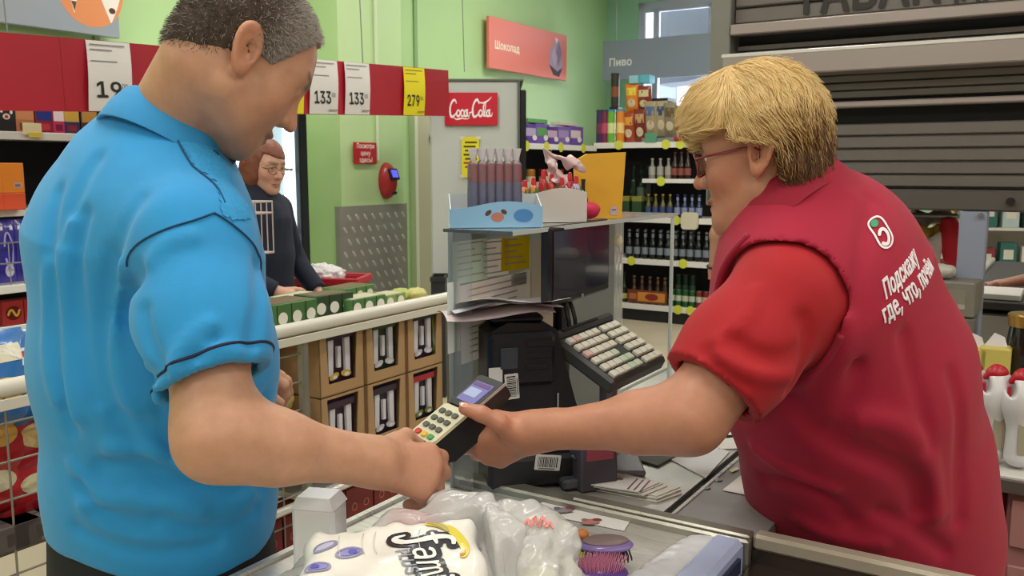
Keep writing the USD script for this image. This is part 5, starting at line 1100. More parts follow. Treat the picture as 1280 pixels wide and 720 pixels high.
# hair brushes
def brush(label, c, rzv, tilt, shell, pad, brc, flip):
    o = thing('hairbrush', label, 'hairbrush', c, rzv); R = rot(tilt, [0, 1, 0])
    def T_(m): m.apply_transform(R); return m
    e = trimesh.creation.icosphere(3, 1.0); e.apply_scale((.042, .026, .010)); obj('shell', T_(e), shell, o, True)
    e = trimesh.creation.icosphere(3, 1.0); e.apply_scale((.035, .020, .005)); e.apply_translation((0, 0, .0075 * -flip)); obj('pad', T_(e), pad, o, True)
    obj('handle', T_(tube(spline([(.036, 0, 0), (.07, 0, -.002), (.11, 0, .002), (.14, 0, 0)], 16), np.interp(np.linspace(0, 1, 16), [0, .3, .8, 1], [.010, .007, .010, .006]), 10)), shell, o, True)
    br = []
    for i in range(-7, 8):
        for j in range(-4, 5):
            x, y = i * .0048, j * .0046 + (.0023 if i % 2 else 0)
            if (x / .035) ** 2 + (y / .020) ** 2 < 1: br.append(tube([(x, y, flip * .006), (x * 1.15, y * 1.2, flip * .024)], .0009, 4, True))
    tag(obj('bristles', T_(cat(br)), brc, o), kind='stuff')
PUR = M('brush_purple', '#8e78b8', .3, coat=.4)
brush('purple hairbrush standing on its dark bristles beside the shopping bag', G(757, 681, CZ + .034), 172, 4, PUR, M('brush_brown', '#8d7a78', .4), M('bristle_dark', '#2c1e34', .5), -1)
brush('purple hairbrush with pink bristles facing up in front of the other brush', G(752, 716, CZ + .012), 200, -4, M('brush_violet', '#5c3f86', .35, coat=.3), M('brush_pad', '#3b2148', .4), M('bristle_pink', '#d88aa8', .4), 1)
oc = trimesh.creation.icosphere(2, 1.0); oc.apply_scale((.010, .010, .008)); oc.apply_translation(G(728, 668, CZ + .040)); solo('hair_bobble', oc, M('bobble_orange', '#d8803c', .4), 'small orange bobble between the bag and the purple brush', 'hair bobble', smooth=True)
yg = trimesh.creation.icosphere(3, 1.0); yg.vertices *= (1 + .10 * np.sin(yg.vertices[:, 2:3] * 40)); yg.apply_scale((.011, .026, .014)); yg.apply_transform(rz(-15)); yg.apply_translation(G(722, 703, CZ + .014)); solo('hair_roller', yg, M('roller_lime', '#b6c23c', .45), 'lime green ribbed roller between the bag and the brushes', 'hair roller', smooth=40)
# clear sleeve of film
q = [G(872, 666, CZ + .012), G(780, 722, CZ + .012), G(840, 738, CZ + .012), G(893, 690, CZ + .012)]
cs = thing('clear_sleeve', 'clear flat plastic sleeve lying along the blue divider', 'plastic sleeve', q[0] * [1, 1, 0] + [0, 0, CZ]); L_ = [v - q[0] * [1, 1, 0] - [0, 0, CZ] for v in q]
ax0, ax1, wd_ = (L_[0] + L_[3]) / 2, (L_[1] + L_[2]) / 2, np.linalg.norm((L_[0] - L_[3])[:2]) / 2
def sleeve(p):
    d = unit((ax1 - ax0) * [1, 1, 0]); sd = np.array([-d[1], d[0], 0]); t_ = (p - ax0) @ d; u_ = (p - ax0) @ sd; w_ = p[:, 2] - .008
    return np.maximum(np.sqrt((u_ / wd_) ** 2 + (w_ / .006) ** 2 + (np.minimum(t_, 0) / (wd_ * .8)) ** 2) * .006 - .006, t_ - np.linalg.norm((ax1 - ax0)[:2])) - .0012 * meshkit.noise(p * 80)
obj('film', sdf_mesh(sleeve, [-.25, -.30, -.004], [.2, .12, .04], .004), GLASS('clear_film', (.96, .97, .98), .20, 1.3, .80, (.95, .96, .98), .3), cs, True)
# ---------------------------------------------------------------- shopping on the counter
pk = thing('toilet_paper_pack', 'white pack of toilet paper with purple flower prints in the front carrier bag', 'toilet paper', (0, 0, 0))
A0, A1, A2, A3 = P(389, 666, 1.10), P(597, 634, 1.14), P(616, 760, .93), P(352, 778, .90)
cP = (A0 + A1 + A2 + A3) / 4; ex = unit(A1 - A0 + A2 - A3); ey = unit(A0 - A3 + A1 - A2); ey = unit(ey - ex * (ex @ ey)); ez = np.cross(ex, ey)
pw, ph = np.linalg.norm(A1 - A0 + A2 - A3) / 2, np.linalg.norm(A0 - A3 + A1 - A2) / 2; pd = .10
AX = np.stack([ex, ey, ez], 1)
def pack(p):
    q = (p - cP) @ AX + [0, 0, pd / 2]; rx_ = q / [1, 1, 1]; h = np.array([pw / 2, ph / 2, pd / 2]) - .022
    a = np.abs(q) - h; d = np.linalg.norm(np.maximum(a, 0), axis=1) + np.minimum(a.max(1), 0) - .022
    bulge = .0035 * np.cos(q[:, 0] / pw * 4 * np.pi) * np.cos(q[:, 1] / ph * 4 * np.pi)
    wr = .0022 * np.exp(-((np.abs(q[:, 1]) - ph * .5) / .02) ** 2) * np.sin(q[:, 0] * 190) + .002 * (meshkit.fbm(q * 40, 2, 3) - .5)
    return d - bulge - wr
obj('wrapper', sdf_mesh(pack, cP - .26, cP + .26, .0048), M('wrapper_white', '#ece9e0', .32, coat=.35, var=.02, vs=20), pk, True)
def onpack(poly, c, nm, lift=.0014):
    m = extr(poly, .0006).subdivide_to_size(.007); v = m.vertices; q_ = cP + v[:, :1] * ex + v[:, 1:2] * ey; q_ = snap(pack, q_ + ez * .004, 6); q_ = q_ + grad(pack, q_) * (lift + v[:, 2:3]); obj(nm, trimesh.Trimesh(q_, m.faces, process=False), M('ink_' + c[1:], c, .35, coat=.3), pk)
def pxy(x, y): 
    r = ray(x, y); o = np.array([0, 0, EYE]); t = np.dot(cP - o, ez) / np.dot(r, ez); q = o + r * t - cP; return np.array([q @ ex, q @ ey])
# lettering runs down the pack: letters built upright, then turned a quarter clockwise
def letters(txt, h):
    m = meshkit.text_mesh(txt, h, .001, True); 
    from shapely.geometry import MultiPolygon
    tri = [Polygon(m.vertices[f][:, :2]) for f in m.faces if abs(m.face_normals[0][2]) >= 0 and np.ptp(m.vertices[f][:, 2]) < 1e-6 and m.vertices[f][0, 2] > .0005]
    return unary_union([t_.buffer(1e-5) for t_ in tri if t_.area > 1e-10])
o0 = pxy(512, 677)
S_ = .050
F_ = unary_union([stroke([(-.30, -.1), (-.22, -.35), (.0, -.15), (.15, .55), (.28, 1.02), (.50, 1.02)], [.10, .22, .2, .22, .20, .14]), stroke([(-.04, .58), (.16, .60), (.38, .62)], [.10, .16, .10])])
am_ = letters('am', .72); am_ = affinity.translate(am_, .44 - am_.bounds[0], 0)
il = letters('il', .72); il = affinity.translate(il, am_.bounds[2] + .1 - il.bounds[0], 0)
word = affinity.scale(unary_union([F_, am_, il]), S_, S_, origin=(0, 0))
word = affinity.translate(affinity.rotate(word, -90 + 6, origin=(0, 0)), o0[0], o0[1])
onpack(word.buffer(.0060, quad_segs=4).simplify(.0006), '#20202c', 'logo_outline', .0012); onpack(word.buffer(-.0008).simplify(.0004), '#f1eee8', 'logo_letters', .0024)
pl = affinity.scale(letters('PLUS', 1.0), .016, .016, origin=(0, 0)); a_ = pxy(494, 690); onpack(affinity.translate(affinity.rotate(pl, -78, origin=(0, 0)), a_[0], a_[1]), '#8d93a0', 'small_lettering')
for (x, y), k in zip(((405, 685), (437, 693), (396, 711)), range(3)):
    u = pxy(x, y)
    onpack(blob(u[0], u[1], .0175, .0100, 10).difference(blob(u[0], u[1], .0145, .0075, 10)), '#9a97bd', 'flower_ring'); onpack(blob(u[0] + .001, u[1], .0125, .0060, 12), '#c3c1dc' if k == 0 else '#8f8fcd', 'flower'); 
    if k: onpack(blob(u[0] + (.004 if k == 1 else -.002), u[1], .0055, .0045), '#5b62b8', 'flower_heart', .0022)
onpack(stroke([tuple(pxy(538, 656)), tuple(pxy(560, 663)), tuple(pxy(577, 676)), tuple(pxy(580, 696))], [.012, .016, .014, .009]), '#e2cf4a', 'ribbon_print'); onpack(stroke([tuple(pxy(538, 655)), tuple(pxy(552, 661)), tuple(pxy(560, 668))], [.007, .009, .004]), '#b9ae5e', 'ribbon_shade_print', .0022); onpack(blob(*pxy(578, 694), .004, .005), '#c98a4a', 'ribbon_tip', .0022)
for k, (x, y) in enumerate(((425, 672), (455, 668), (470, 667), (525, 662))): onpack(stroke([tuple(pxy(x, y)), tuple(pxy(x - 2, y + 14)), tuple(pxy(x + 1, y + 26))], .0009, 8), '#c9cfc4', 'wrapper_line')
# translucent carrier bags: crumpled film round the goods
FILM = GLASS('bag_film', (.98, .98, .97), .16, 1.4, .70, (.98, .98, .97), .40)
def crumple(p, a, f, seed):                                # creased film: folded plane waves give flat facets and sharp ridges
    r = np.random.default_rng(seed); out = np.zeros(len(p))
    for k in range(7):
        n = unit(r.normal(size=3)); w = f * r.uniform(.5, 1.5); q = p @ n * w + r.uniform(0, 1) + .25 * np.sin(p @ unit(r.normal(size=3)) * w * 1.7); out += (np.abs(q - np.floor(q) - .5) * 2 - .5) * a * .75 / (w / f) ** .8
    return out * .62
def bag1(p):
    d = ell(p, cP + ex * .0 + ey * .045 - ez * .075, (.165, .125, .075), AX)
    d = smin(d, ell(p, P(590, 700, 1.08) + [0, 0, -.02], (.075, .09, .095)), .05); d = smin(d, cone(p, P(450, 676, 1.18), P(575, 650, 1.20), .026, .036), .05); d = smin(d, cone(p, P(560, 640, 1.19), P(600, 634, 1.17), .030, .020), .03)
    d = smin(d, cone(p, P(600, 625, 1.18), P(622, 690, 1.10), .014, .022), .03)
    d = d + .012; d = d - crumple(p, .020, 12, 2) - crumple(p, .0065, 32, 21); q = (p - cP) @ AX; clear = np.maximum(np.maximum(np.abs(q[:, 0]) - pw / 2 - .012, np.abs(q[:, 1] + .10) - ph / 2 - .098), -.045 - q[:, 2]); d = smax(d, -clear, .012); d = np.maximum(d, -(pack(p) - .003))
    return np.maximum(d, CZ + .003 - p[:, 2])
b1 = thing('carrier_bag', 'crumpled translucent carrier bag round the toilet paper pack', 'carrier bag', (0, 0, 0))
m1 = sdf_mesh(bag1, [cP[0] - .30, cP[1] - .30, CZ - .01], [cP[0] + .30, cP[1] + .35, CZ + .30], .0036)
obj('film', m1, FILM, b1, 40)
obj('handle', tube(spline([P(606, 640, 1.16), P(622, 650, 1.13), P(632, 672, 1.10), P(622, 694, 1.07)], 24), np.interp(np.linspace(0, 1, 24), [0, .5, 1], [.010, .007, .009]), 8), FILM, b1, True)
def bag2(p):
    d = ell(p, P(668, 705, 1.10) + [0, 0, -.03], (.062, .080, .070)); d = smin(d, cone(p, P(640, 655, 1.16), P(705, 672, 1.14), .020, .016), .05); d = smin(d, cone(p, P(690, 668, 1.13), P(716, 678, 1.12), .014, .010), .03)
    return np.maximum(d - crumple(p, .018, 14, 9) - crumple(p, .006, 34, 31), CZ + .003 - p[:, 2])
b2 = thing('carrier_bag', 'smaller translucent carrier bag with a pink print beside the toilet paper', 'carrier bag', (0, 0, 0))
m2 = sdf_mesh(bag2, [-.12, .88, CZ - .01], [.18, 1.30, CZ + .24], .0036)
obj('film', m2, FILM, b2, 40)
pp_ = hit(bag2, np.array([0, 0, EYE]), ray(672, 655), .8, 1.6)
if pp_ is not None:
    g = grad(bag2, pp_[None], .01)[0]; X_ = unit(np.array([1, -.12, -.1]) - g * (np.array([1, -.12, -.1]) @ g)); Y_ = np.cross(g, X_); ms = []
    for k, (dx, dy) in enumerate(((-.014, 0), (-.004, .003), (.006, .001), (.016, -.002))): ms.append(affinity.translate(stroke([(-.003, -.006), (0, .006), (.004, -.004)], .003, 8), dx, dy))
    m = extr(unary_union(ms), .001).subdivide_to_size(.005); v = m.vertices; q_ = snap(bag2, pp_ + v[:, :1] * X_ + v[:, 1:2] * Y_, 6); q_ = q_ + grad(bag2, q_, .004) * (.003 + v[:, 2:3]); obj('pink_print', trimesh.Trimesh(q_, m.faces, process=False), M('ink_pink', '#e58a84', .5), b2)
def lump(name, label, cat_, c, r, colr, amp=.006, R=None, rough=.5):
    f = lambda p: ell(p, c, r) - amp * (meshkit.fbm(p * 40, 2, 3) - .5) * 2
    return solo(name, sdf_mesh(f, np.array(c) - np.array(r) - .02, np.array(c) + np.array(r) + .02, .006), M('lump_' + colr[1:], colr, rough), label, cat_, smooth=True)
lump('red_packet', 'red packet showing inside the carrier bag behind the toilet paper', 'packet', P(515, 649, 1.150) + [0, 0, -.006], (.036, .020, .017), '#c2222e')
lump('bread_roll', 'pale yellow roll inside the smaller carrier bag', 'bread roll', P(668, 716, 1.09) + [0, 0, -.03], (.040, .050, .036), '#d9d08e')
# white carton behind the pack
wc = thing('white_carton', 'small plain white carton standing behind the toilet paper pack', 'carton', P(400, 660, 1.215) * [1, 1, 0] + [0, 0, CZ], -12); hz_ = float(P(400, 621, 1.20)[2] - CZ)
wm_ = bx(.064, .052, hz_ - .012, (0, 0, (hz_ - .012) / 2), .006); top = trimesh.convex.convex_hull(np.array([(sx * .032, sy * .026, hz_ - .016) for sx in (-1, 1) for sy in (-1, 1)] + [(sx * .024, sy * .020, hz_) for sx in (-1, 1) for sy in (-1, 1)]))
obj('body', wm_, M('carton_white', '#eceef0', .45, var=.02, vs=20), wc); obj('lid', top, M('carton_white'), wc)
# ---- the card terminal in the cashier's hand
tl_ = unit([.70, .47, .50]); tw_ = np.array([.55, -.82, -.01]); tw_ = unit(tw_ - tl_ * (tw_ @ tl_)); tn_ = np.cross(tw_, tl_)
cT = P(573, 512, 1.345); te = thing('card_terminal', 'card payment terminal with a cream keypad held between the two people', 'card terminal', cT)
TT = frame((0, 0, 0), tw_, tl_, tn_); LT, WT = .150, .068
def tt(m): m = cat(m if isinstance(m, list) else [m]).copy(); m.apply_transform(TT); return m
pr_ = Polygon([(-LT / 2, -.034), (-LT / 2, 0), (LT / 2, 0), (LT / 2, -.022), (LT * .30, -.030), (-.01, -.046), (-LT * .38, -.046)])
bd = extr(pr_.buffer(-.004).buffer(.004, quad_segs=3), WT); bd.apply_transform(np.array([[0, 0, 1, -WT / 2], [1, 0, 0, 0], [0, 1, 0, 0], [0, 0, 0, 1.0]])); obj('body', tt(bd), M('terminal_black', '#17171a', .35, coat=.2), te)
obj('keypad_face', tt(extr(rrect(WT + .002, LT * .50, .008, 0, -LT * .25), .005)), M('terminal_cream', '#d8d2b4', .4), te)
obj('screen_frame', tt(extr(rrect(WT, LT * .46, .005, 0, LT * .26), .004)), M('terminal_frame', '#3a3a40', .3), te)
obj('screen', tt(extr(rrect(WT * .74, LT * .30, .002, 0, LT * .25), .0050)), M('terminal_screen', '#6f6c9e', .15, emit=.5, coat=.5), te)
p_ = Print().add(rrect(WT * .5, LT * .12, .002, -.004, LT * .24), '#a9b4d8').add(rrect(WT * .66, .008, .001, 0, LT * .36), '#6a4a86'); p_.put('screen_picture', te, TT @ trimesh.transformations.translation_matrix((0, 0, .0048)))
for i in range(4):
    for j in range(3): 
        cl = ('terminal_key', '#55584e') if i else (('key_red', '#c8372c'), ('key_yellow', '#e0b638'), ('key_green2', '#4a9a4c'))[j]
        obj('key', tt(extr(rrect(.0135, .0088, .003, -.019 + .019 * j, -LT * .44 + .0165 * i), .0078)), M(cl[0], cl[1], .4), te)
obj('side_trim', tt([bx(.002, LT * .48, .004, (WT / 2 + .001, LT * .26, .001))]), M('trim_silver', '#b9b9bd', .3, .6), te)
NTH = ('first', 'second', 'third', 'fourth', 'fifth', 'sixth', 'seventh', 'eighth', 'ninth', 'tenth', 'eleventh', 'twelfth')
# ---------------------------------------------------------------- goods: small builders (base at the origin, front towards +x of the shop grid)
WHITE_SHELF = M('shelf_white', '#e9e7e2', .4)
BACKM = M('shelf_back', '#232427', .7)
def carton(name, label, cat_, at_, rzv, w, d, h, colr, art=None, group=None, face='x', lid=None):
    """a carton w along the shelf (local y), d deep (x), h high; art(Print, w, h) prints its front"""
    o = thing(name, label, cat_, at_, rzv, group); obj('box', bx(d, w, h, (0, 0, h / 2), .002), M('card_' + colr[1:], colr, .5), o)
    if lid: obj('lid', bx(d + .001, w + .001, h * .08, (0, 0, h * .97), .001), M('card_' + lid[1:], lid, .5), o)
    if art:
        p = Print(); art(p, w, h)
        p.put('print', o, frame((d / 2, 0, h / 2), [0, 1, 0], [0, 0, 1], [1, 0, 0]), GLOSSPRINT)
    return o
def pouch(name, label, cat_, at_, rzv, w, d, h, colr, art=None, group=None, tilt=0, seed=0):
    o = thing(name, label, cat_, at_, rzv, group)
    n, mrow = 11, 11; V = []
    for sgn in (1, -1):
        for i in range(mrow):
            v = -1 + 2 * i / (mrow - 1)
            for j in range(n):
                u = -1 + 2 * j / (n - 1); b = max(0, (1 - abs(u) ** 2.4) * (1 - abs(v) ** 3)) ** .6
                V.append([sgn * (d / 2 * b * (1 + .12 * math.sin(u * 7 + seed) * math.cos(v * 6 + seed)) + .0015), u * w / 2 * (1 - .05 * b), (v + 1) * h / 2])
    N2 = n * mrow; Fq = []
    for i in range(mrow - 1):
        for j in range(n - 1):
            a = i * n + j; Fq.append([a, a + 1, a + n + 1, a + n]); Fq.append([N2 + a, N2 + a + n, N2 + a + n + 1, N2 + a + 1])
    ed = [j for j in range(n)] + [i * n + n - 1 for i in range(1, mrow)] + [(mrow - 1) * n + j for j in range(n - 2, -1, -1)] + [i * n for i in range(mrow - 2, 0, -1)]
    for k in range(len(ed)): a, b_ = ed[k], ed[(k + 1) % len(ed)]; Fq.append([a, N2 + a, N2 + b_, b_])
    m = trimesh.Trimesh(*meshkit.arrays((np.array(V), np.array(Fq)))[:2], process=False); R = rot(tilt, [0, 1, 0]); m.apply_transform(R)
    obj('bag', m, M('foil_' + colr[1:], colr, .28, .0, coat=.4, var=.08, vs=30), o, 50)
    if art:
        p = Print(); art(p, w, h); mm = p.mesh(); v = mm.vertices; u_, v_ = np.clip(v[:, 0] / (w / 2), -1, 1), np.clip(v[:, 1] / (h / 2), -1, 1)
        b = np.maximum(0, (1 - np.abs(u_) ** 2.4) * (1 - np.abs(v_) ** 3)) ** .6; x = d / 2 * b * (1 + .12 * np.sin(u_ * 7 + seed) * np.cos(v_ * 6 + seed)) + .0015
        mm = trimesh.Trimesh(np.stack([x + v[:, 2] + .0012, v[:, 0] * (1 - .05 * b), v[:, 1] + h / 2], 1), mm.faces, process=False); mm.apply_transform(R); obj('print', mm, GLOSSPRINT, o, False, np.vstack(p.c))
    return o
def dense(poly, k=.02):                                    # cut a print up so that it can bend with its bag
    x0, y0, x1, y1 = poly.bounds; out = []
    for i in range(int((x1 - x0) / k) + 1):
        for j in range(int((y1 - y0) / k) + 1):
            c = poly.intersection(sbox(x0 + i * k, y0 + j * k, x0 + (i + 1) * k, y0 + (j + 1) * k))
            if c.area > 1e-9: out += list(getattr(c, 'geoms', [c]))
    from shapely.geometry import MultiPolygon
    return MultiPolygon([g for g in out if g.geom_type == 'Polygon'])
def bottle(name, label, at_, h, r, glass, cap, lab, labc, group=None, cat_='bottle', neck=.45):
    o = thing(name, label, cat_, at_, 0, group)
    obj('glass', lathe([(0, 0), (r * .95, 0), (r, .008), (r, h * neck), (r * .82, h * (neck + .10)), (r * .38, h * .72), (r * .36, h * .94), (0, h * .94)], 14), M('glass_' + glass[1:], glass, .12, coat=.5), o, 40)
    obj('cap', lathe([(0, h * .93), (r * .42, h * .93), (r * .42, h), (0, h)], 10), M('cap_' + cap[1:], cap, .35, .3), o, 30)
    obj('label_print', lathe([(r * 1.012, h * lab[0]), (r * 1.012, h * lab[1])], 14), M('label_' + labc[1:], labc, .5), o, 60)
    if len(lab) > 2: obj('neck_label', lathe([(r * .42, h * .74), (r * .40, h * .88)], 10), M('label_' + labc[1:], labc, .5), o, 60)
    return o
def can(name, label, at_, h, r, body, band, group=None, cat_='can', top='#b9bcc0'):
    o = thing(name, label, cat_, at_, 0, group)
    obj('body', lathe([(0, 0), (r * .85, 0), (r, .008), (r, h - .010), (r * .86, h - .002), (r * .80, h - .003), (0, h - .004)], 14), M('can_' + body[1:], body, .25, .5), o, 40)
    obj('band', lathe([(r * 1.01, h * .35), (r * 1.01, h * .68)], 14), M('can_' + band[1:], band, .3, .3), o, 60); obj('lid', lathe([(0, h - .003), (r * .8, h - .003), (r * .86, h), (r * .80, h + .001), (0, h - .001)], 12), M('can_' + top[1:], top, .25, .8), o, 40)
    return o
def tube_pack(label, at_, h, r, body, cap, band, group=None):
    o = thing('crisp_tube', label, 'crisp tube', at_, 0, group)
    obj('body', lathe([(0, 0), (r, 0), (r, h * .94), (0, h * .94)], 16), M('tube_' + body[1:], body, .4), o, 40); obj('lid', lathe([(0, h * .94), (r * 1.05, h * .94), (r * 1.05, h), (0, h)], 16), M('tube_' + cap[1:], cap, .4), o, 30)
    obj('band', lathe([(r * 1.01, h * .30), (r * 1.01, h * .60)], 16), M('tube_' + band[1:], band, .4), o, 60); return o
def rackshelf(o, name, t0, t1, s0, s1, z, lip=.035, axis='t'):
    """a white shelf board with its price rail towards -s (axis s) or +t (axis t)"""
    obj(name, bx(t1 - t0, s1 - s0, .02, ((t0 + t1) / 2, (s0 + s1) / 2, z - .01)), WHITE_SHELF, o)
    if axis == 't': obj('price_rail', bx(.008, s1 - s0, lip, (t1 + .004, (s0 + s1) / 2, z - lip / 2 + .004), .002), WHITE_SHELF, o)
    else: obj('price_rail', bx(t1 - t0, .008, lip, ((t0 + t1) / 2, s0 - .004, z - lip / 2 + .004), .002), WHITE_SHELF, o)
# ---------------------------------------------------------------- wall shelf on the left, behind the customer
tF = -3.95; pF = W(0, tF)
zA, zB, zC_, zD, zE = (float(PT(30, y, pF, E2)[2]) for y in (166, 262, 356, 406, 432))
ws = thing('wall_shelf', 'white wall shelving under the red banner behind the blue shirt', 'shelving', (0, 0, 0), RZ)
s_0, s_1 = 1.5, 3.05
obj('back_panel', bx(.02, s_1 - s_0, 2.0, (-4.55, (s_0 + s_1) / 2, 1.0)), BACKM, ws); obj('base', bx(.60, s_1 - s_0, .12, (-4.25, (s_0 + s_1) / 2, .06)), WHITE_SHELF, ws)
for s in (s_0, s_1): obj('side_panel', bx(.60, .02, 2.0, (-4.25, s, 1.0)), BACKM, ws)
for z in (zA, zB, zC_, zD, zE, .45): rackshelf(ws, 'shelf', -4.54, tF if z != zB else tF - .06, s_0, s_1, z, .045 if z in (zD,) else .035)
sx0 = float(PT(0, 150, pF, E2) @ E1)
def on_left(px, z, back=.07): return (lambda q: np.array([q[0], q[1], z]) - E2 * back)(PT(px, 200, pF, E2))
def art_paw(p, w, h): 
    for dx, dy in ((-.02, .02), (-.006, .032), (.010, .030), (.022, .016)): p.add(blob(dx, dy, .006, .009), '#e8e2d8')
    p.add(blob(0, -.004, .016, .013), '#d8c8b8').add(blob(0, -.005, .008, .007), '#b3232c')
def art_band(c1, c2): return lambda p, w, h: p.add(sbox(-w * .45, -h * .1, w * .45, h * .25), c1).add(sbox(-w * .3, -h * .4, w * .3, -h * .2), c2)
zt = zA
H_ = .145
for px, w, c, art, lab in ((-8, .078, '#17181c', art_paw, 'black box with a paw print at the left edge of the top shelf'), (15, .085, '#17181c', art_paw, 'black box with a pale flower print on the top wall shelf'), (38, .085, '#b5714a', art_band('#c98a60', '#7a4a36'), 'tan brown box next to the black boxes on the top wall shelf'), (62, .080, '#8f1730', art_band('#2a3a80', '#c23a4a'), 'dark red box with a blue band on the top wall shelf'), (80, .055, '#c3295a', art_band('#e6d2d8', '#7a1f48'), 'pink box next to the dark red one on the top wall shelf'), (96, .08, '#2a2f63', art_band('#c9a24a', '#8a2a3a'), 'navy box beside the customer\'s shoulder on the top wall shelf'), (118, .085, '#3c2a2a', art_band('#b58a4a', '#d9c8a8'), 'brown box by the customer\'s collar on the top wall shelf')):
    carton('tea_box', lab, 'box', on_left(px, zt), RZ, w, .10, H_, c, art)
tg = thing('shelf_tag', 'cream price card clipped on the top wall shelf', 'price card', on_left(41, zA - .0, -.012) - [0, 0, .004], RZ); obj('card', bx(.002, .085, .052, (0, 0, .022), .0005), M('card_cream', '#efe4b8', .6), tg); obj('yellow_flap', bx(.003, .06, .022, (.002, .012, -.004), .0005), M('card_yellow', '#e8cf4e', .6), tg)
def art_orange(p, w, h): p.add(sbox(w * .02, -h * .34, w * .36, -h * .16), '#d9b0a0').add(sbox(w * .06, -h * .31, w * .30, -h * .20), '#8d7a92')
for k, px in enumerate((-14, 14)): 
    o = carton('display_box', ('orange display box at the left edge of the wall shelf', 'orange display box with a red tray beside the blue shirt')[k], 'box', on_left(px, zB + .075, .05), RZ, .098, .11, .13, '#ef8d27', art_orange); obj('tray', bx(.112, .100, .075, (0, 0, -.0375), .004), M('card_e0552f', '#e0552f', .5), o)
def art_purple(p, w, h): 
    p.add(stroke([(-w * .2, h * .1), (0, h * .3), (w * .2, h * .05), (w * .05, -h * .25), (-w * .15, -h * .1)], .008), '#b9b2e0').add(blob(.0, -h * .28, w * .22, h * .10), '#d8d4ee').add(sbox(-w * .3, h * .34, w * .3, h * .40), '#e8e4f4')
zp = zC_
for px, lab in ((-10, 'purple bag at the far left behind the wire fence'), (11, 'purple bag with a pale swirl behind the wire fence'), (33, 'purple bag with a pale figure nearest the blue shirt'), (52, 'purple bag half hidden by the blue shirt')): pouch('sweet_bag', lab, 'bag of sweets', on_left(px, zp, .08), RZ, .095, .05, .29, '#35309a', art_purple, seed=px)
wf = thing('shelf_fence', 'low wire fence on the wall shelf in front of the purple bags', 'wire fence', (0, 0, 0), RZ); WIRE = M('wire_chrome', '#b9b9b6', .3, .8)
for z in (zC_ + .19, zC_ + .10, zC_ + .012): obj('rail_wire', tube([(tF - .012, 1.6, z), (tF - .012, 2.9, z)], .0035, 6), WIRE, wf)
for k in range(22): obj('upright_wire', tube([(tF - .012, 1.62 + .06 * k, zC_), (tF - .012, 1.62 + .06 * k, zC_ + .19)], .0025, 5), WIRE, wf)
def art_red(p, w, h): p.add(blob(0, 0, w * .36, h * .30), '#5a1a14').add(stroke([(-w * .25, -h * .05), (-w * .05, h * .12), (w * .1, -h * .1), (w * .28, h * .1)], .010), '#c9a24a')
for px, lab in ((5, 'dark red box with a gold mark at the far left above the white shelf'), (33, 'dark red box with a gold mark beside the blue shirt')): carton('biscuit_box', lab, 'box', on_left(px, zD + .004, .06), RZ, .095, .09, .105, '#9c2424', art_red)
# ---------------------------------------------------------------- promo bins along the aisle
tB = -2.25; pB_ = W(0, tB)
ENAMEL = M('bin_white', '#d8d4c6', .35, coat=.2); BINW = M('bin_wire', '#8f8a80', .4, .5)
RZH = .95
bn_ = thing('promo_bin', 'long white wire promotion bin running along the aisle', 'promotion bin', (0, 0, 0), RZ)
b0s, b1s, bt0 = .3, 3.10, -2.82
obj('top_rail', tube([(tB, b0s, RZH), (tB, b1s, RZH)], .024, 12), ENAMEL, bn_, True); obj('back_rail', tube([(bt0, b0s, RZH - .02), (bt0, b1s, RZH - .02)], .010, 8), BINW, bn_, True); obj('end_rail', tube([(tB, b1s, RZH - .01), (bt0, b1s, RZH - .02)], .010, 8), BINW, bn_, True)
obj('price_strip', bx(.006, b1s - b0s, .030, (tB + .018, (b0s + b1s) / 2, RZH - .038), .002), ENAMEL, bn_)
s_mid = float(PT(385, 480, pB_, E2) @ E1)
obj('top_tray', bx(.54, b1s - s_mid + .1, .012, ((tB + bt0) / 2, (b1s + s_mid) / 2 - .05, .93)), M('tray_beige', '#b8a98e', .6), bn_)
for s in (b0s, 1.1, s_mid - .02, b1s):
    obj('post', bx(.03, .03, RZH, (tB, s, RZH / 2), .004), BINW, bn_); obj('post', bx(.03, .03, RZH, (bt0, s, RZH / 2), .004), BINW, bn_)
zlow = .52
for z in np.arange(.06, RZH - .06, .10): obj('mesh_wire', tube([(tB, b0s, z), (tB, s_mid, z)], .0032, 5), BINW, bn_)
for k in range(17): s = b0s + .08 + .115 * k; (s < s_mid) and obj('mesh_wire', tube([(tB + .004, s, 0.02), (tB + .004, s, RZH)], .0032, 5), BINW, bn_)
obj('bin_floor', bx(.55, s_mid - b0s, .012, ((tB + bt0) / 2, (s_mid + b0s) / 2, zlow)), M('bin_floor_grey', '#77706a', .6), bn_)
obj('bottom_shelf', bx(.55, b1s - s_mid, .02, ((tB + bt0) / 2, (b1s + s_mid) / 2, .31)), ENAMEL, bn_); obj('mid_shelf', bx(.55, b1s - s_mid, .014, ((tB + bt0) / 2, (b1s + s_mid) / 2, .405)), BINW, bn_)
obj('bottom_rail', tube([(tB + .01, s_mid - .5, .325), (tB + .01, b1s, .325)], .016, 10), M('rail_shiny', '#e4e2da', .2, .4), bn_, True)
def in_bin(px, py, back=0.0): return PT(px, py, pB_, E2) - E2 * back
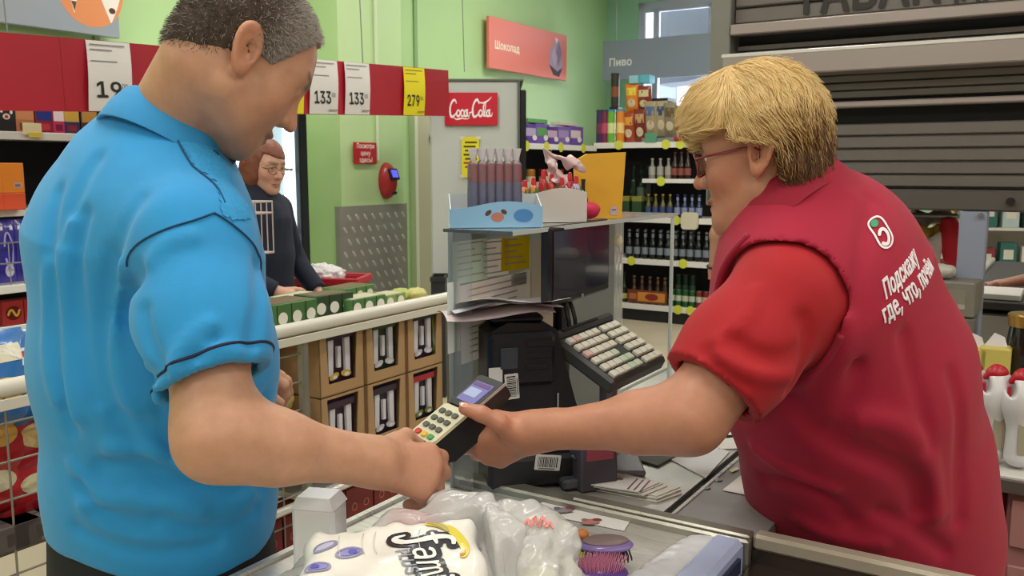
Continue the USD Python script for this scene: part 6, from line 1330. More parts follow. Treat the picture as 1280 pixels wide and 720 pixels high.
# display cartons under the rail
CARD = M('kraft', '#b08d63', .7, var=.05, vs=12)
def display(label, sc, z0, seed):
    o = thing('display_carton', label, 'carton', W(sc, tB - .135, z0), RZ, None); w, h, d = .235, .255, .25
    win = Polygon([(-.085, .118), (.085, .118), (.072, -.085), (-.072, -.085)]); fr_ = extr(sbox(-w / 2, -h / 2, w / 2, h / 2).difference(win), .004); T = frame((d / 2 - .004, 0, h / 2), [0, 1, 0], [0, 0, 1], [1, 0, 0]); fr_.apply_transform(T)
    obj('box', [fr_, bx(d, .004, h, (0, -w / 2 + .002, h / 2)), bx(d, .004, h, (0, w / 2 - .002, h / 2)), bx(.004, w, h, (-d / 2 + .002, 0, h / 2)), bx(d, w, .004, (0, 0, .002))], CARD, o)
    g, wh, ft = (('#22301c', '#cfcbd2', '#b9b6bc'), ('#3a1b33', '#d9d5dd', '#c9a53a'), ('#2c1630', '#d6d2da', '#b8b4be'), ('#241a2c', '#cfcbd4', '#6a7a2c'))[seed % 4]
    obj('inner_tray', bx(.006, .17, .22, (d / 2 - .030, 0, h / 2 + .01)), M('dark_' + g[1:], g, .5), o)
    for k in (-1, 0, 1):
        x = .043 * k; hh = .15 if k else .10
        q = Polygon([(x - .012 + .003 * k, -.060), (x + .012 + .003 * k, -.060), (x + .014, -.060 + hh), (x - .014, -.060 + hh)]) if k else Polygon([(x - .008, -.035), (x + .008, -.035), (x + .009, .045), (x - .009, .045)])
        m = extr(q, .012); m.apply_transform(frame((d / 2 - .026, 0, h / 2), [0, 1, 0], [0, 0, 1], [1, 0, 0])); obj('packet', m, M('pack_' + wh[1:], wh, .4), o)
    p = Print().add(Polygon([(-.072, .10), (.072, .10), (.070, .075), (-.070, .075)]), ('#a3202c', '#2a4a22', '#3a2038', '#2c2434')[(seed + 1) % 4]).add(unary_union([blob(-.034, -.062, .026, .012, 15), blob(.030, -.060, .028, .013, -10)]), ft).add(unary_union([blob(-.030, -.066, .012, .007), blob(.034, -.064, .014, .007)]), wh)
    p.put('print', o, frame((d / 2 - .010, 0, h / 2), [0, 1, 0], [0, 0, 1], [1, 0, 0])); return o
z1_, z2_ = .672, .413
sc_ = [float(in_bin(x, 440) @ E1) for x in (430, 487, 525)]
sc_ = [sc_[0], sc_[0] + .252, sc_[0] + .504]
for i, s in enumerate(sc_):
    display('kraft display carton, upper row, %s' % ('nearest the customer\'s arm', 'in the middle of the row', 'next to the acrylic screen')[i], s, z1_, (1, 0, 2)[i]); display('kraft display carton, lower row, %s' % ('above the customer\'s forearm', 'in the middle of the row', 'next to the acrylic screen')[i], s, z2_, (1, 2, 3)[i])
solo('kraft_carton', loc([bx(.25, .20, .50, (0, 0, .25), .003)]).apply_translation(W(sc_[0] - .255, tB - .32, z2_)), CARD, 'plain kraft carton behind the wire end of the bin', 'carton')
gb = pouch('green_packet', 'green and yellow packet hanging at the far end of the bin', 'packet', W(b1s - .05, tB - .06, .66), RZ, .10, .04, .26, '#b5bf4a', lambda p, w, h: p.add(dense(blob(0, 0, w * .3, h * .2)), '#e9ead0').add(dense(sbox(-w * .4, -h * .4, w * .4, -h * .25)), '#5a8a3a'), seed=2)
# green and white cartons lying on the tray
def art_green(p, w, h):
    n = max(2, int(w / .055))
    for k in range(n): x = -w / 2 + w * (k + .5) / n; p.add(Point(x, -.0).buffer(min(.022, h * .36), quad_segs=4), '#ece8dc').add(sbox(x - .027, -h * .5, x - .024, h * .5), '#1f2a1c')
    p.add(sbox(-w / 2, -h / 2, w / 2, -h * .40), '#3d6b34')
for i, (px, py, back, w, d, rzv, lab, colr) in enumerate(((352, 398, .10, .20, .15, 0, 'green and white carton next to the blue shirt on the bin', '#46703c'), (372, 372, .28, .22, .14, 8, 'green carton with a dark lid lying behind the others on the bin', '#52804a'), (405, 385, .13, .19, .12, -6, 'green carton with a striped dark end in the middle of the bin', '#31472c'), (448, 383, .08, .20, .11, 0, 'green and white carton right of the striped one on the bin', '#4c7a42'), (436, 366, .30, .20, .12, 4, 'flat green carton at the back of the bin tray', '#548049'), (482, 372, .08, .14, .10, 3, 'pale green carton near the far end of the bin', '#8aa05a'))):
    q = PT(px, 380, pB_ - E2 * back, E2); h = (.10, .075, .095, .070, .075, .062)[i]
    o = carton('produce_carton', lab, 'carton', np.array([q[0], q[1], .937]), RZ + rzv, w, d, h, colr, art_green)
    obj('top_print', bx(d * .8, w * .86, .0012, (0, 0, h + .0004)), M('card_c9c2a8' if i % 2 else 'card_6b5a40', '#c9c2a8' if i % 2 else '#6b5a40', .5), o)
    if i == 2: 
        for k in range(5): obj('stripe', bx(.012, .001, h * .7, (-.04 + .02 * k, -w / 2 - .0006, h / 2)), M('stripe_grey', '#8f968a', .5), o)
for px, back, colr, lab in ((500, .14, '#a9b45a', 'yellow green packet at the far end of the bin tray'), (520, .10, '#c3bd72', 'pale yellow packet by the acrylic screen on the bin tray')):
    q = PT(px, 372, pB_ - E2 * back, E2); lump('snack_packet', lab, 'packet', (q[0], q[1], .965), (.05, .05, .030), colr, .010)
# wire basket end with yellow packets between the shirt and the cartons
qb = in_bin(365, 480, .03); wb2 = thing('yellow_packets', 'yellow crinkled packets behind the bin wires next to the customer\'s hand', 'packets', (qb[0], qb[1], .53), RZ)
for k in range(6): 
    e = trimesh.creation.icosphere(2, 1.0); e.vertices *= 1 + .25 * (meshkit.noise(e.vertices * 3 + k * 9)[:, None] - .5); e.apply_scale((.04, .055, .045)); e.apply_translation((-.05 - .02 * (k % 2), -.06 + .08 * (k % 3) - .06, .06 + .09 * (k // 3))); obj('packet', e, M('foil_yellow', '#cdb96a', .3, coat=.4, var=.2, vs=40), wb2, True)
# crisp bags in the near bin
def art_crisp(c1, c2, c3): return lambda p, w, h: p.add(dense(sbox(-w * .36, h * .16, w * .36, h * .34)), c1).add(dense(blob(0, -h * .12, w * .26, h * .13)), c2).add(dense(stroke([(-w * .3, h * .22), (0, h * .28), (w * .3, h * .2)], h * .06)), c3)
def lay(px, py, colr, art, lab, back, tilt, rzv, w=.20, h=.26, d=.07, seed=0):
    q = PT(px, py, pB_ - E2 * back, E2); pouch('crisp_bag', lab, 'crisp bag', q, RZ + rzv, w, d, h, colr, art, None, tilt, seed)
lay(8, 536, '#2c6fb5', art_crisp('#e9e2c8', '#e0b24a', '#f4f0e6'), 'blue crisp bag with a yellow picture at the left edge of the bin', .09, -14, 4, seed=1)
lay(50, 534, '#2f6aa8', art_crisp('#dfe6ee', '#e6b84e', '#c23a30'), 'blue crisp bag with golden crisps beside the blue shirt', .09, -16, -5, seed=2)
lay(4, 592, '#b01f2a', art_crisp('#e6d8cc', '#d8a24a', '#f0e6da'), 'red crisp bag in the upper red row at the left edge', .07, -22, 3, seed=3); lay(52, 590, '#a81c28', art_crisp('#d9cdb8', '#cfae6a', '#f0e6da'), 'red crisp bag in the upper red row beside the blue shirt', .07, -18, -6, seed=4)
lay(0, 642, '#b3222c', art_crisp('#e3d2c2', '#c9c0a0', '#efe2d4'), 'red crisp bag in the lower red row at the left edge', .06, -20, 2, h=.21, seed=5); lay(50, 640, '#a31c26', art_crisp('#d6c8b4', '#c2b894', '#efe2d4'), 'red crisp bag in the lower red row beside the blue shirt', .06, -16, -4, h=.21, seed=6)
lay(92, 600, '#a81c28', art_crisp('#d9cdb8', '#cfae6a', '#f0e6da'), 'red crisp bag hidden mostly by the blue shirt', .07, -18, 0, seed=7)
for k, (px, colr, lab) in enumerate(((8, '#8aa048', 'green snack packet on top of the near bin'), (24, '#c9b24a', 'yellow snack packet on top of the near bin'), (40, '#2a6a9a', 'blue snack packet standing up on the near bin'))):
    q = PT(px, 470, pB_ - E2 * (.16 + .04 * (k % 2)), E2); pouch('snack_bag', lab, 'snack bag', (q[0], q[1], .86), RZ + 20 * k - 20, .11, .05, .20 if k == 2 else .15, colr, art_crisp('#e2dcc0', '#b55a3a', '#5a8a4a'), None, -30 + 12 * k, k)
for k, (px, c) in enumerate(((14, '#5a5350'), (52, '#6e6660'), (92, '#625a55'))):
    q = in_bin(px, 672, .05); carton('grey_box', 'grey brown box on the floor of the near bin, %s' % ('at the left edge', 'nearest the blue shirt', 'hidden behind the shirt')[k], 'box', (q[0], q[1], zlow + .008), RZ, .15, .12, .065, c, lambda p, w, h: p.add(sbox(-w * .1, -h * .3, w * .05, h * .2), '#4a4440'))
# red patterned packs on the lowest shelf
for k in range(7):
    q = W(s_mid - .20 + .16 * k, tB - .10, 0)
    def art_orn(p, w, h):
        for i in range(2): 
            for j in range(2): c_ = Point(-w * .22 + w * .44 * i, -h * .2 + h * .42 * j); p.add(c_.buffer(.016).difference(c_.buffer(.011)), '#b0604e')
    carton('patterned_box', 'red box with a ring pattern under the bright lower rail, %s from the left' % NTH[k], 'box', (q[0], q[1], .004), RZ, .152, .16, .28, '#7c2024', art_orn, 'red patterned boxes on the bottom shelf')
# ---- red trolley and wire basket near the far customer
rt = thing('red_trolley_basket', 'red plastic basket with a white bag behind the bin', 'shopping basket', P(405, 352, 4.6) - [0, 0, .10], -8)
wR = .40; obj('tub', [bx(wR, .01, .24, (0, -.10, 0), .002), bx(wR, .01, .24, (0, .12, 0), .002), bx(.01, .22, .24, (-wR / 2, .01, 0)), bx(.01, .22, .24, (wR / 2, .01, 0)), bx(wR, .22, .01, (0, .01, -.115))], M('basket_red', '#b5202e', .4), rt); obj('rim', [bx(wR + .03, .022, .035, (0, -.108, .115), .005), bx(wR + .03, .022, .035, (0, .128, .115), .005), bx(.022, .25, .035, (-wR / 2 - .008, .01, .115), .005), bx(.022, .25, .035, (wR / 2 + .008, .01, .115), .005)], M('basket_red'), rt)
obj('pole', [tube([(-.13, .1, -.12), (-.13, .1, -.86)], .01, 8), tube([(.13, .1, -.12), (.13, .1, -.86)], .01, 8), tube([(-.13, -.08, -.12), (-.13, -.08, -.86)], .01, 8), tube([(.13, -.08, -.12), (.13, -.08, -.86)], .01, 8)], M('wire_grey'), rt)
lump('white_bag', 'white plastic bag lying in the red basket', 'plastic bag', P(402, 337, 4.6) - [0, 0, .03], (.12, .08, .06), '#dcd6d8', .02)
wk_ = P(312, 284, 3.25); bk = thing('wire_basket', 'small white wire basket on a pole in front of the far customer', 'wire basket', wk_, -25); WB, HBk, DB = .13, .185, .10
for z in (-HBk / 2, HBk * .28, HBk / 2): obj('hoop', tube([(-WB / 2, -DB / 2, z), (WB / 2, -DB / 2, z), (WB / 2, DB / 2, z), (-WB / 2, DB / 2, z)], .0035, 6, closed=True), M('wire_pale', '#cbb9b9', .4, .3), bk)
for k in range(6): x = -WB / 2 + WB * k / 5; obj('upright', tube([(x, -DB / 2, HBk / 2), (x, -DB / 2, -HBk / 2), (x, DB / 2, -HBk / 2), (x, DB / 2, HBk / 2)], .0026, 5), M('wire_pale'), bk)
obj('pole', tube([(-WB / 2, DB / 2, HBk / 2), (-WB / 2, DB / 2, -.32)], .008, 8), M('wire_pale'), bk)
# ---------------------------------------------------------------- beer shelf along the back wall
sF = 8.1; pS = W(sF, 0)
def bz(y, px=820): return float(PT(px, y, pS, E1)[2])
bs = thing('beer_shelf', 'white shelving of bottles and cans along the back wall', 'shelving', (0, 0, 0), RZ)
bt_0, bt_1 = float(PT(742, 200, pS, E1) @ E2), -1.9
Z5 = [bz(178), bz(224), bz(272), bz(325), bz(382)]
obj('back_panel', bx(bt_1 - bt_0, .02, Z5[0], ((bt_0 + bt_1) / 2, sF + .50, Z5[0] / 2)), M('shelf_dark', '#17181a', .7), bs); obj('base', bx(bt_1 - bt_0, .50, Z5[4] - .03, ((bt_0 + bt_1) / 2, sF + .26, (Z5[4] - .03) / 2)), M('shelf_dark'), bs)
for t in (bt_0, bt_1): obj('side_panel', bx(.02, .5, Z5[0], (t, sF + .25, Z5[0] / 2)), M('shelf_dark'), bs)
t_small = float(PT(803, 222, pS, E1) @ E2)
for k, z in enumerate(Z5): rackshelf(bs, 'shelf', bt_0 if k != 1 else t_small, bt_1, sF, sF + .5, z, .055 if k != 1 else .04, 's')
for x, k in ((766, 2), (845, 2), (790, 3), (855, 3), (775, 4), (850, 4), (866, 4), (772, 0), (830, 0), (825, 1), (848, 0)):
    q = PT(x, 300, pS, E1); t = float(q @ E2); d = trimesh.creation.cylinder(.045, .004, sections=18); d.apply_transform(rot(90, [1, 0, 0])); d.apply_translation((t, sF - .011, Z5[k] - .02)); obj('price_disc', d, M('tag_yellow', '#d6d84a', .6), bs)
obj('shop_card', bx(.12, .004, .09, (float(PT(814, 170, pS, E1) @ E2), sF - .012, Z5[0] + .045)), M('card_bluegreen', '#5a9a7a', .5), bs)
def atb(px, k, back=.07): q = PT(px, 300, pS, E1); return np.array([q[0], q[1], Z5[k]]) + E1 * back
def row(make, xs, k, back=.07, names=None):
    first = None
    for i, x in enumerate(xs):
        if first is None: first = make(atb(x, k, back)); base = first.GetCustomDataByKey('label'); first.SetCustomDataByKey('label', base + ', first from the left')
        else: dup(first, atb(x, k, back), 0, base + ', %s from the left' % NTH[i])
    return first
# tall dark bottles
r3 = row(lambda a: bottle('beer_bottle', 'tall dark beer bottle on the middle shelf', a, .285, .034, '#15181a', '#8a8f96', (.16, .40, 1), '#7d8590', 'dark beer bottles on the middle shelf'), [783, 793, 803, 812.5, 822, 831.5, 841, 850.5, 860, 870, 880, 890], 3)
row(lambda a: bottle('beer_bottle', 'dark beer bottle in the back row of the middle shelf', a, .285, .034, '#111315', '#6f747c', (.16, .40, 1), '#5d646e', 'back row of dark bottles'), [788, 798, 808, 818, 828, 838, 848, 858], 3, .18)
row(lambda a: bottle('flavoured_bottle', 'gold capped bottle with a blue label above the dark bottles', a, .225, .031, '#5a5322', '#c9a93c', (.14, .45), '#3a4a7a', 'gold capped bottles'), [806, 815, 824, 833], 2)
row(lambda a: bottle('blue_bottle', 'dark blue bottle right of the gold capped ones', a, .225, .031, '#1f2c52', '#3a4a80', (.14, .45, 1), '#8d98b8', 'dark blue bottles'), [842.5, 851.5, 860.5, 869.5], 2)
for x, lab in ((778, 'green pack with a yellow top left of the gold capped bottles'), (793, 'green pack with a yellow top touching the gold capped bottles')):
    q = atb(x, 2, .08); o = thing('beer_pack', lab, 'pack', q, RZ); obj('box', bx(.095, .10, .15, (0, 0, .075), .003), M('pack_green', '#2f4a2e', .5), o); obj('top_band', bx(.098, .103, .05, (0, 0, .175), .003), M('pack_gold', '#8d8a3e', .5), o)
row(lambda a: bottle('white_jar', 'pale bottle on the short upper shelf', a, .20, .034, '#8d8a80', '#b9b5aa', (.2, .6), '#a9a498', 'bottles on the short upper shelf'), [810, 820, 830], 1)
row(lambda a: bottle('liqueur_bottle', 'dark reddish bottle beside the pale ones on the short upper shelf', a, .26, .034, '#2c1712', '#7a3a34', (.15, .4), '#8a4a42', 'dark bottles on the short upper shelf'), [838, 846, 854], 1)
for x, lab in ((780, 'tall dark green bottle near the yellow envelope'), (790, 'tall dark green bottle with a pale label behind the yellow envelope'), (799, 'tall dark green bottle at the end of the short shelf')): bottle('wine_bottle', lab, atb(x, 2, .16) + np.array([0, 0, .24]) if False else atb(x, 2, .20), .50 if x != 790 else .46, .045, '#16241a', '#22331f', (.36, .62) if x == 790 else (.30, .38), '#5a6a5c', None, 'bottle', .62)
row(lambda a: bottle('brown_bottle', 'brown beer bottle standing in the orange carrier', a, .27, .034, '#3a1d10', '#7a6a5a', (.2, .4, 1), '#7a4a2c', 'brown bottles in the orange carrier'), [789, 799, 809, 819, 828], 4, .09)
q = atb(809, 4, .035); oc_ = thing('bottle_carrier', 'orange and brown carrier round the brown bottles', 'bottle carrier', q, RZ); obj('wrap', [bx(.42, .004, .13, (0, -.014, .075), .001)], M('carrier_brown', '#6e3a22', .5), oc_)
Print().add(sbox(-.10, -.045, .19, .045), '#d08a3a').add(blob(.05, 0, .07, .035), '#8a2f24').add(sbox(-.19, -.03, -.11, .03), '#b5683a').put('print', oc_, frame((0, -.0165, .075), [1, 0, 0], [0, 0, 1], [0, -1, 0]))
bottle('dark_bottle', 'dark bottle with a yellow label by the post of the acrylic shelf', atb(777, 4, .08), .30, .036, '#14201a', '#2a2a2a', (.12, .3), '#c9c26a')
row(lambda a: can('green_can', 'green beer can on the bottom shelf', a, .165, .033, '#2f6a3e', '#c9d0bf', 'green cans on the bottom shelf'), [838.5, 847, 855.5, 864], 4)
for i, x in enumerate((838.5, 847, 855.5, 864)): pass
row(lambda a: can('green_can', 'dark green can in the back row on the bottom shelf', a + np.array([0, 0, 0]), .30, .033, '#1f3a2a', '#3f5a44', 'tall dark green cans in the back row'), [842, 851, 860], 4, .16)
row(lambda a: can('red_can', 'red and silver can right of the green cans', a, .165, .033, '#8d3a36', '#cfc6c0', 'red and silver cans'), [873, 881.5, 890], 4)
# on top of the beer shelf
for x, h, c, cp_, bd_, lab in ((744, .33, '#3a2060', '#20304a', '#7a2a4a', 'purple crisp tube at the left end of the beer shelf top'), (750, .33, '#7a1f4a', '#2a2a3a', '#c04a6a', 'maroon crisp tube second from the left on the beer shelf top'), (758, .33, '#6fae3a', '#3f8ab0', '#d8e0a0', 'lime green crisp tube on the beer shelf top'), (769, .33, '#e08a2c', '#4a9ab8', '#f0d080', 'orange crisp tube on the beer shelf top')): tube_pack(lab, atb(x, 0, .08), h, .040, c, cp_, bd_)
tube_pack('tall dark crisp tube standing on the green one', atb(756.5, 0, .18) + np.array([0, 0, .36]), .33, .042, '#2c2a22', '#1a2a1c', '#8a4a2a')
carton('shelf_carton', 'black carton under the tall dark crisp tube', 'carton', atb(756.5, 0, .20), RZ, .10, .10, .36, '#2a2226')
for i, (x, z_, w, h, c, cc, lab) in enumerate(((778, 0, .13, .30, '#a8452c', '#e0a24a', 'brown red snack bag right of the orange tube'), (780, .30, .14, .28, '#e8862c', '#e8d24a', 'orange snack bag above the brown red one'), (792, 0, .13, .33, '#7a2c24', '#c9a070', 'dark red snack bag on the beer shelf top'), (795, .30, .15, .25, '#8a3226', '#d8c8a0', 'dark red bag leaning above the others'), (805, .06, .13, .34, '#a89878', '#5a6a9a', 'beige snack bag with a blue top on the beer shelf top'), (817, .06, .13, .34, '#b0a080', '#46507a', 'beige snack bag second of the row'), (829, .05, .13, .33, '#8f8468', '#6a5a40', 'olive snack bag third of the row'), (841, .04, .13, .31, '#9a8c70', '#c9b24a', 'beige snack bag with a yellow mark near the cashier\'s hair'), (853, .03, .13, .28, '#a39274', '#7a4a3a', 'beige snack bag beside the cashier\'s forehead'))):
    pouch('snack_bag', lab, 'snack bag', atb(x, 0, .14 + .02 * (i % 2)) + np.array([0, 0, z_]), RZ - 90, w, .06, h, c, lambda p, w, h, cc=cc: p.add(dense(sbox(-w * .36, h * .1, w * .36, h * .36), .03), cc).add(dense(blob(0, -h * .16, w * .3, h * .14), .03), '#d8c8a8'), None, 8, i)
for k, (x, lab) in enumerate(((785, 'pale blue pack on top of the snack bags'), (796, 'turquoise pack on top of the snack bags beside the pale blue one'))): carton('blue_pack', lab, 'pack', atb(x, 0, .16) + np.array([0, 0, .575 + .0 * k]), RZ, .14, .12, .075, ('#8fc6d8', '#5fb0c4')[k])
carton('black_tray', 'black tray edge above the beige snack bags', 'tray', atb(804, 0, .28) + np.array([0, 0, .40]), RZ, .2, .30, .03, '#1c1c20'); carton('tray_support', 'dark carton holding up the black tray', 'carton', atb(804, 0, .34), RZ, .12, .24, .40, '#3a3226')
wb3 = thing('shelf_basket', 'grey tray under the beige snack bags', 'tray', atb(822, 0, .11), RZ); obj('tray', [bx(.50, .20, .012, (.06, 0, .006)), bx(.50, .006, .045, (.06, -.10, .022))], M('tray_grey', '#8f9296', .4, .3), wb3)
lump('red_pot', 'small red pot at the right end of the beer shelf top', 'pot', atb(846, 0, .02) + np.array([0, 0, .035]), (.06, .05, .035), '#b03a44', .004)
# ---------------------------------------------------------------- chocolate shelf under the salmon sign, along the left wall
tC = -4.05; pC = W(0, tC); zC1 = float(PT(695, 181, pC, E2)[2]); cs0, cs1 = float(PT(640, 200, pC, E2) @ E1), 8.05
ch = thing('chocolate_shelf', 'white shelving under the salmon sign along the green wall', 'shelving', (0, 0, 0), RZ)
obj('back_panel', bx(.02, cs1 - cs0, zC1, (TW + .03, (cs0 + cs1) / 2, zC1 / 2)), M('shelf_dark'), ch)
for s in (cs0, cs1): obj('side_panel', bx(.5, .02, zC1 - .01, (tC - .25, s, zC1 / 2)), M('shelf_dark'), ch)
for z in (zC1, zC1 - .42, zC1 - .80, zC1 - 1.2, .15): rackshelf(ch, 'shelf', TW + .04, tC, cs0, cs1, z, .05)
for x in (657, 682, 700, 728): q = PT(x, 181, pC, E2); d = trimesh.creation.cylinder(.045, .004, sections=18); d.apply_transform(rot(90, [0, 1, 0])); d.apply_translation((tC + .011, float(q @ E1), zC1 - .02)); obj('price_disc', d, M('tag_yellow', '#d6d84a', .6), ch)
def atc(px, z, back=.08): q = PT(px, 181, pC, E2); return np.array([q[0], q[1], z]) - E2 * back
def art_choc(c): return lambda p, w, h: p.add(sbox(-w * .44, -h * .1, w * .3, h * .3), c).add(blob(w * .22, -h * .18, w * .16, h * .14), '#e8e2ea')
for k, (x, w, h, c, a, lab) in enumerate(((654, .14, .18, '#6a4a9c', '#8a6ab8', 'purple box at the left end of the chocolate shelf'), (667, .16, .17, '#5b3a94', '#b8a8d0', 'purple box second along the chocolate shelf'), (681, .16, .18, '#6f4fa6', '#5a9a5a', 'purple box with a green stripe on the chocolate shelf'), (694, .16, .16, '#5a3c8e', '#c8a8c8', 'purple box third from the right on the chocolate shelf'), (708, .17, .17, '#7a5ab0', '#a890c8', 'violet box second from the right on the chocolate shelf'), (723, .18, .18, '#62439a', '#d8c8d8', 'purple box at the right end of the chocolate shelf'))): carton('chocolate_box', lab, 'box', atc(x, zC1), RZ, w * 1.5, .12, h, c, art_choc(a))
carton('green_card_box', 'thin green box lying on the purple boxes', 'box', atc(676, zC1 + .185), RZ, .34, .1, .035, '#5a9a58'); carton('pale_card_box', 'thin pale box lying on the right purple boxes', 'box', atc(714, zC1 + .185), RZ, .34, .1, .03, '#cdbfb4')
for k, (x, c, lab) in enumerate(((660, '#c98a4a', 'orange jar on the second chocolate shelf near the cooler'), (672, '#b5793a', 'amber jar on the second chocolate shelf'), (690, '#a83a2c', 'red jar on the second chocolate shelf'), (708, '#8a2a2a', 'dark red jar on the second chocolate shelf'))): can('sweet_jar', lab, atc(x, zC1 - .42, .08), .20, .05, c, '#d8c8a8', None, 'jar', c)
# ---------------------------------------------------------------- goods on the acrylic shelf
ZT = ZS + .007
def ash(px, py_, t): q = PT(px, py_, W(0, t), E2); return np.array([q[0], q[1], ZT])
def box_open(name, label, cat_, q, rzv, w, d, hb, hf, colr, inner):
    o = thing(name, label, cat_, q, rzv); xs = np.linspace(-w / 2, w / 2, 13)
    front = Polygon([(-w / 2, 0), (w / 2, 0)] + [(x, hf + (hb - hf) * (.5 - .5 * math.cos((x + w / 2) / w * math.pi * 1.6)) * .55) for x in xs[::-1]])
    obj('front', extr(front, .002, frame((0, -d / 2, 0), [1, 0, 0], [0, 0, 1])), M('card_' + colr[1:], colr, .45), o); obj('back', bx(w, .002, hb, (0, d / 2, hb / 2)), M('card_' + inner[1:], inner, .6), o)
    for sx in (-1, 1): obj('side', extr(Polygon([(-d / 2, 0), (d / 2, 0), (d / 2, hb), (-d / 2, hf * 1.0)]), .002, frame((sx * (w / 2 - .001), 0, 0), [0, 1, 0], [0, 0, 1])), M('card_' + inner[1:], inner, .6), o)
    obj('floor', bx(w, d, .002, (0, 0, .001)), M('card_' + inner[1:]), o); return o
c0_ = (P(562, 287, 1.655) + P(655, 292, 1.62)) / 2; W1_ = np.linalg.norm((P(655, 292, 1.66) - P(562, 287, 1.66))[:2])
bq = P(618, 288, 1.70); bq[2] = ZT
bb = box_open('toothbrush_box', 'pale blue display box with a cartoon animal print on the acrylic shelf', 'display box', bq, 6, .172, .085, .060, .034, '#8dbde0', '#d9dfe2')
p_ = Print().add(sbox(-.085, .002, .085, .012), '#5f9fd0').add(stroke([(-.07, .026), (-.05, .019), (-.03, .024)], .003, 8), '#bcd8ec').add(blob(.0, .018, .018, .014), '#7a4a38').add(blob(.002, .019, .012, .009), '#b87a68').add(blob(-.015, .027, .007, .004, 40), '#5a3a2c').add(blob(.014, .029, .006, .004, -30), '#5a3a2c').add(blob(.050, .022, .018, .012), '#4a86c4')
p_.put('print', bb, frame((0, -.0435, 0), [1, 0, 0], [0, 0, 1], [0, -1, 0]))
# bagged toothbrush sweets standing in it
prng = random.Random(11)
tb0 = None; locs = [(x, y) for y in (-.022, .012) for x in (-.040, -.024, -.008, .008, .024, .040)]
for k, (x, y) in enumerate(locs):
    a = math.radians(6); q = bq + np.array([x * math.cos(a) - y * math.sin(a), x * math.sin(a) + y * math.cos(a), .003])
    if tb0 is None:
        o = tb0 = thing('candy_stick', 'wrapped red-topped candy stick, first from the left in the front row of the blue box', 'candy stick', q, 6, 'wrapped candy sticks in the pale blue box')
        def stick(p): return smin(cone(p, [0, 0, .004], [0, 0, .085], .0078, .0066), cone(p, [0, 0, .085], [0, 0, .110], .0070, .0060), .004)
        obj('stem', lathe([(0, .002), (.0075, .002), (.0080, .076), (.0065, .080), (0, .080)], 10), M('candy_blue', '#5a5f9a', .4), o, 40); obj('red_top', lathe([(0, .078), (.0082, .080), (.0090, .092), (.0075, .112), (0, .116)], 10), M('candy_red', '#a3253a', .3), o, 40)
        obj('wrapper', lathe([(.0095, .001), (.0105, .05), (.0095, .112), (.0034, .122)], 10), GLASS('candy_film', (.96, .96, .97), .15, 1.4, .22, (.9, .9, .92)), o, 60); obj('twist', lathe([(.0032, .119), (.0095, .142), (.0060, .138), (0, .122)], 7), M('film_white', '#e3dfe2', .4), o, 20)
    else: dup(tb0, q, 6 + prng.uniform(-12, 12), 'wrapped red-topped candy stick, %s from the left in the %s row of the blue box' % (NTH[k % 6], 'front' if k < 6 else 'back'))
gq = P(686, 280, 1.86); gq[2] = ZT
gb_ = box_open('candy_box', 'grey white display box with a green grass edge on the acrylic shelf', 'display box', gq, 14, .135, .085, .080, .056, '#cfcbc4', '#c9c6be')
gr = unary_union([Polygon([(x, .0), (x + .010, .0), (x + .004 + .004 * math.sin(k), .018 + .006 * math.sin(k * 2.3))]) for k, x in enumerate(np.arange(-.066, .058, .007))] + [sbox(-.066, -.012, .066, .002)]); p_ = Print().add(affinity.translate(gr, 0, .052), '#3f7a3e'); 
for x in (-.03, .035): p_.add(blob(x, .02, .005, .004), '#8a8684')
p_.put('print', gb_, frame((0, -.0435, 0), [1, 0, 0], [0, 0, 1], [0, -1, 0]))
for k, (dx, dy, h, c, lab) in enumerate(((-.050, .005, .080, '#d8884a', 'orange candy bottle in the grey display box, leftmost'), (-.032, -.012, .085, '#d07a3e', 'orange candy bottle next to the leftmost one'), (-.012, .0, .100, '#a81f26', 'red candy bottle standing tallest in the grey display box'), (.006, .012, .092, '#b8463c', 'pinkish red candy bottle in the middle of the grey box'), (.026, -.008, .085, '#8a2a26', 'dark red candy bottle on the right of the grey box'), (.044, .006, .095, '#b32634', 'bright red candy bottle near the yellow envelope'), (.056, -.012, .088, '#b8a0c4', 'lilac candy bottle at the right corner of the grey box'))):
    o = thing('candy_bottle', lab, 'candy bottle', gq + np.array([dx, dy + dx * .25, .004]), 0); obj('body', lathe([(0, 0), (.0105, 0), (.0115, h * .5), (.0095, h * .75), (.004, h * .85), (0, h * .85)], 10), M('candyb_' + c[1:], c, .2, coat=.6), o, 40); obj('cap', lathe([(0, h * .84), (.006, h * .84), (.004, h), (0, h * 1.02)], 8), M('candy_cap', '#c02a34', .3), o, 40)
tw = thing('bag_twist', 'twisted pinkish plastic bag sticking up from the candy bottles', 'plastic bag', gq + np.array([.012, .02, .10]))
mtw = tube(spline([(0.02, 0, -.04), (.0, 0, 0), (-.012, 0, .035), (.03, .0, .022), (.065, 0, .008)], 26), np.interp(np.linspace(0, 1, 26), [0, .3, .5, .8, 1], [.022, .012, .005, .009, .004]), 9); mtw = mtw.subdivide_to_size(.006); mtw.vertices += .022 * (np.stack([meshkit.noise(mtw.vertices * 75, k) for k in range(3)], 1) - .5); obj('film', mtw, M('film_pinkish', '#cfb4b4', .35, coat=.4), tw, 50)
yq = P(747, 228, 1.98)
ye = thing('yellow_envelope', 'upright yellow cardboard envelope at the back of the acrylic shelf', 'envelope', np.array([yq[0], yq[1], ZT]), 12)
